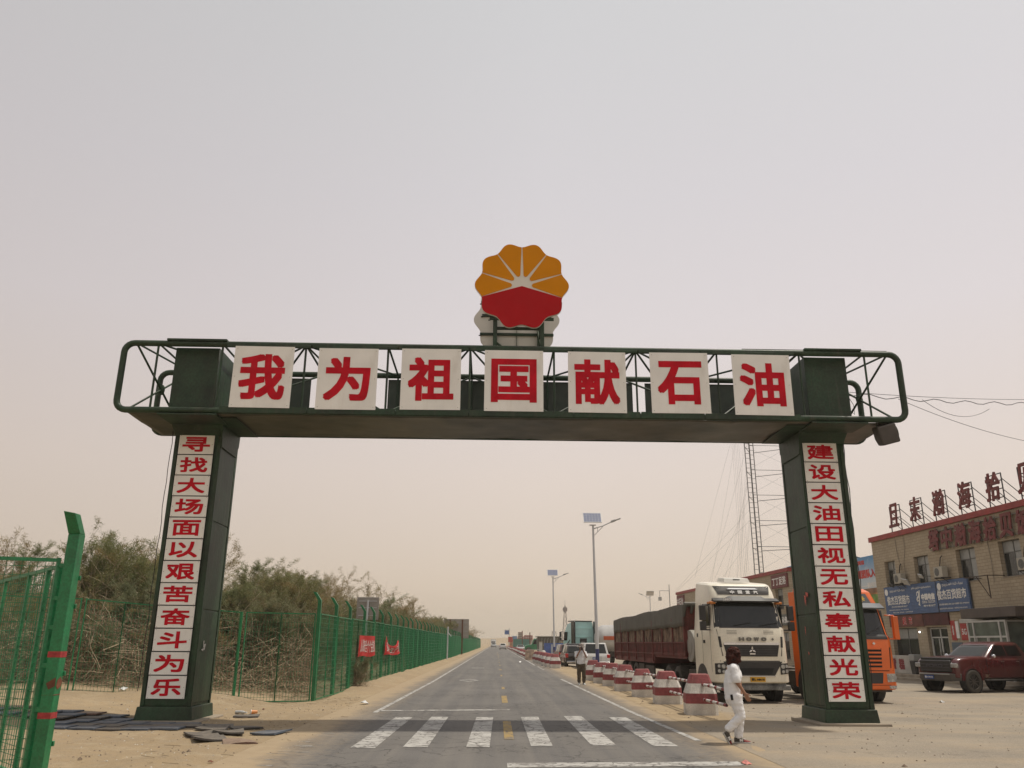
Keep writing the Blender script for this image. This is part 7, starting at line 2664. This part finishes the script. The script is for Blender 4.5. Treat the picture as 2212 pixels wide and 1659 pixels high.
segs = [((-.045, 0, .80), (-.05, 0, .95), .155, .148, (1, 1.12)), ((-.05, 0, .95), (-.02, 0, 1.10), .148, .145, (1, 1.22)), ((-.02, 0, 1.10), (-.02, 0, 1.2), .14, .115, (1, 1.42)), ((.045, -.03, 1.08), (.045, .05, 1.08), .082, .082),
        ((-.03, -.12, 1.235), (-.03, .12, 1.235), .062, .062), ((-.02, 0, 1.25), (-.01, 0, 1.30), .085, .06),
        ((-.025, -.155, 1.21), (-.01, -.195, 1.03), .075, .075), ((-.025, .155, 1.21), (-.07, .20, 1.04), .075, .075)]


def trim_below(z0, wob=.012):
    def f(me):
        for v in me.vertices:
            if v.co.z < z0:
                v.co.z = z0 + wob * math.sin(v.co.x * 30 + v.co.y * 20) * .5
    return f


def tee_cut(me):
    for v in me.vertices:
        c = v.co
        if abs(c.y) < .15 or c.z < .93:
            if c.z < .755: c.z = .755 + .008 * math.sin(c.x * 40)
        # cut the sleeve ends flat
        for sy in (-1, 1):
            if c.y * sy > .125 and c.z < .985 and .90 < c.z: c.z = .985 - (.985 - c.z) * .15


shirt = blob('shirt', segs, TEE, .009, Wm, wr=.008, wsc=11, smooth_it=6, cuts=tee_cut)
segs = [((-.04, 0, .74), (-.03, 0, .84), .155, .145, (1, 1.1)), ((-.08, -.04, .74), (-.08, .04, .74), .115, .115),
        ((-.03, -.075, .74), (.045, -.08, .44), .115, .078), ((.045, -.08, .44), (-.17, -.085, .245), .078, .072),
        ((-.02, .07, .74), (.06, .06, .43), .115, .08), ((.06, .06, .43), (.0, .055, .12), .078, .072)]


def leg_cut(me):
    for v in me.vertices:
        c = v.co
        if c.y > 0 and c.z < .085: c.z = .085


blob('trousers', segs, TEE, .008, Wm, wr=.011, wsc=15, smooth_it=4, cuts=leg_cut)
HAIR = mat('dark_brown_hair', (.040, .013, .009), .75, var=.6, scale=22, bump=.6, bscale=60, spec=.15)
segs = [((.0, 0, 1.475), (.01, 0, 1.48), .104, .104), ((-.03, 0, 1.44), (-.04, 0, 1.37), .100, .086), ((-.045, -.045, 1.40), (-.055, -.04, 1.31), .08, .062), ((-.045, .045, 1.40), (-.05, .04, 1.31), .08, .062), ((.05, -.055, 1.46), (.075, -.06, 1.35), .066, .05), ((.02, .06, 1.44), (.03, .065, 1.34), .062, .045),
        ((.06, -.03, 1.51), (.08, .02, 1.49), .05, .045), ((.03, -.07, 1.36), (.05, -.06, 1.30), .045, .028), ((0, -.07, 1.34), (.0, -.05, 1.29), .05, .03)]
hair = blob('hair', segs, HAIR, .008, Wm, wr=.016, wsc=26, smooth_it=2)
SHG = mat('grey_suede', (.055, .05, .045), .8, dust=.15)
SHR = mat('red_suede', (.20, .018, .018), .8, dust=.1)


def shoe(par, M, ms, n=True):
    """sneaker, toe towards +x, sole at z=0"""
    mb = MB(); mb.T = M
    prof = [(-.075, .03, .008, .08), (-.06, .036, .008, .105), (-.02, .036, .008, .10), (.03, .036, .008, .085), (.08, .043, .008, .065), (.13, .046, .008, .05), (.17, .038, .012, .04), (.195, .02, .018, .03)]
    rings = []
    for x, hw_, z0, z1 in prof:
        rings.append([(x, hw_ * c, z0 + (z1 - z0) * (.5 + .5 * s_) * (1 if s_ > 0 else 1)) for c, s_ in [(math.cos(2 * PI * k / 12) * (1 if math.sin(2 * PI * k / 12) < .2 else .8), math.sin(2 * PI * k / 12)) for k in range(12)]])
    mb.loft(rings[:5], 0); mb.loft(rings[4:], 1)
    o = mb.build('shoe', ms, par, smooth=60)
    mb = MB(); mb.T = M
    mb.prism([(-.08, -.034), (.02, -.038), (.1, -.05), (.17, -.044), (.2, -.02), (.2, .02), (.17, .044), (.1, .05), (.02, .038), (-.08, .034)], -.004, .02, 'z')
    mb.build('sole', mat('pale_sole', (.42, .40, .36), .7), o, bevel=.006)
    mb = MB(); mb.T = M
    if n:
        for s_ in (-1, 1):
            Mx = Matrix.Translation((.035, s_ * .047, .05)) @ Matrix.Rotation(0 if s_ < 0 else PI, 4, 'Z') @ Matrix.Rotation(PI / 2, 4, 'X')
            text(mb, 'N', .055, .045, Mx, 0, .006)
    for k in range(3): mb.box(.06 + .022 * k, .07 + .022 * k, -.03, .03, .078 - .01 * k, .086 - .01 * k)
    mb.build('laces', PWHT, o, fix=False)
    return o


shoe(Wm, Matrix.Translation((.0, .055, 0)), [SHG, SHR])
shoe(Wm, Matrix.Translation((-.215, -.085, .045)) @ Matrix.Rotation(R(62), 4, 'Y') @ Matrix.Translation((-.06, 0, .0)), [SHG, SHR])
mb = MB(); mb.T = Matrix.Translation((-.10, -.175, .745)) @ Matrix.Rotation(-.12, 4, 'Y'); mb.box(-.02, .02, -.012, .012, -.045, .045); mb.build('hip_pouch', BLK, Wm, bevel=.006)

# the man taking a photograph
Mn = thing('person', 'man in white shirt, brown trousers and wide hat holding up a phone', 'person', (3.52, 35.7, .005), .03)
segs = [((0, 0, .82), (0, 0, 1.0), .12, .11, (1.3, 1)), ((0, 0, 1.0), (0, 0, 1.2), .11, .115, (1.45, 1)), ((-.14, 0, 1.27), (.14, 0, 1.27), .05, .05), ((0, 0, 1.25), (0, -.01, 1.38), .048, .045), ((0, -.01, 1.44), (0, -.01, 1.51), .075, .078, (.95, 1.1)),
        ((0, -.07, 1.40), (0, -.05, 1.45), .035, .05), ((0, -.115, 1.44), (0, -.10, 1.47), .012, .010),
        ((-.18, 0, 1.26), (-.21, -.09, 1.08), .045, .038), ((-.21, -.09, 1.08), (-.07, -.24, 1.33), .036, .026), ((.18, 0, 1.26), (.21, -.09, 1.08), .045, .038), ((.21, -.09, 1.08), (.07, -.24, 1.33), .036, .026),
        ((-.08, 0, .8), (-.095, 0, .44), .08, .055), ((-.095, 0, .44), (-.10, 0, .08), .05, .035), ((.08, 0, .8), (.095, -.02, .44), .08, .055), ((.095, -.02, .44), (.10, .0, .08), .05, .035)]
segs += hand((-.065, -.25, 1.345), (.25, -.1, .95), (.9, .1, -.2), (.2, .9, .1), .16, .5)
segs += hand((.065, -.25, 1.345), (-.25, -.1, .95), (-.9, .1, -.2), (-.2, .9, .1), .16, .5)
blob('body', segs, SKIN, .006, Mn, smooth_it=2)
segs = [((0, 0, .86), (0, 0, 1.0), .15, .145, (1.18, .95)), ((0, 0, 1.0), (0, 0, 1.2), .145, .125, (1.35, .95)), ((-.14, 0, 1.26), (.14, 0, 1.26), .066, .066), ((0, 0, 1.27), (0, 0, 1.32), .085, .06), ((-.17, 0, 1.25), (-.215, -.07, 1.12), .072, .07), ((.17, 0, 1.25), (.215, -.07, 1.12), .072, .07)]


def man_cut(me):
    for v in me.vertices:
        if v.co.z < .80: v.co.z = .80


blob('shirt', segs, TEE, .010, Mn, wr=.009, wsc=12, cuts=man_cut)
BRT = mat('olive_brown_trousers', (.085, .065, .042), .85, var=.15, scale=5)
segs = [((0, 0, .76), (0, 0, .86), .14, .135, (1.2, .95)), ((-.08, 0, .78), (-.10, 0, .44), .105, .085), ((-.10, 0, .44), (-.10, 0, .13), .085, .07), ((.08, 0, .78), (.10, -.02, .44), .105, .085), ((.10, -.02, .44), (.10, 0, .13), .085, .07)]
blob('trousers', segs, BRT, .010, Mn, wr=.012, wsc=14)
for s_ in (-1, 1): shoe(Mn, Matrix.Translation((s_ * .10, .02, 0)) @ Matrix.Rotation(-PI / 2 + s_ * .15, 4, 'Z'), [BLK, mat('white_shoe', (.5, .5, .48), .7)], False)
mb = MB()
mb.loft([[(r * 1.0 * math.cos(2 * PI * k / 20), r * math.sin(2 * PI * k / 20) - .01, z + .012 * math.cos(4 * PI * k / 20) * (r > .14)) for k in range(20)] for r, z in ((.085, 1.50), (.19, 1.475), (.192, 1.48), (.10, 1.53), (.095, 1.58), (.06, 1.605), (.01, 1.61))])
mb.build('hat', mat('grey_brown_hat', (.16, .13, .11), .85), Mn, smooth=True)
t = thing('phone', 'dark phone held up before the face of the man in the hat', 'phone', (3.525, 35.42, 1.435), .03)
mb = MB(); mb.box(-.04, .04, -.006, .006, -.075, .075); mb.build('body', mat('phone_back', (.03, .03, .035), .25), t, bevel=.006)
mb = MB(); mb.disc((.02, .05), .012, -.009, -.006, 'y', 10); mb.build('lens', CHR, t)
HAZE = 0.00045
# ---------------------------------------------------------------- haze
mb = MB()
mb.box(-1560, 1560, -260, 1560, -1.6, 46)
hz = mb.build("haze", BLK)
hz.data.materials.clear()
hm = bpy.data.materials.new('dusty_air')
hm.use_nodes = True
nt = hm.node_tree
for n in list(nt.nodes):
    nt.nodes.remove(n)
ho = nt.nodes.new('ShaderNodeOutputMaterial')
pv = nt.nodes.new('ShaderNodeVolumePrincipled')
pv.inputs['Color'].default_value = (1.0, 0.94, 0.84, 1)
pv.inputs['Density'].default_value = HAZE
pv.inputs['Anisotropy'].default_value = 0.2
nt.links.new(pv.outputs[0], ho.inputs['Volume'])
hz.data.materials.append(hm)
tag(hz, 'dusty desert air that fades far things', None, kind='stuff')
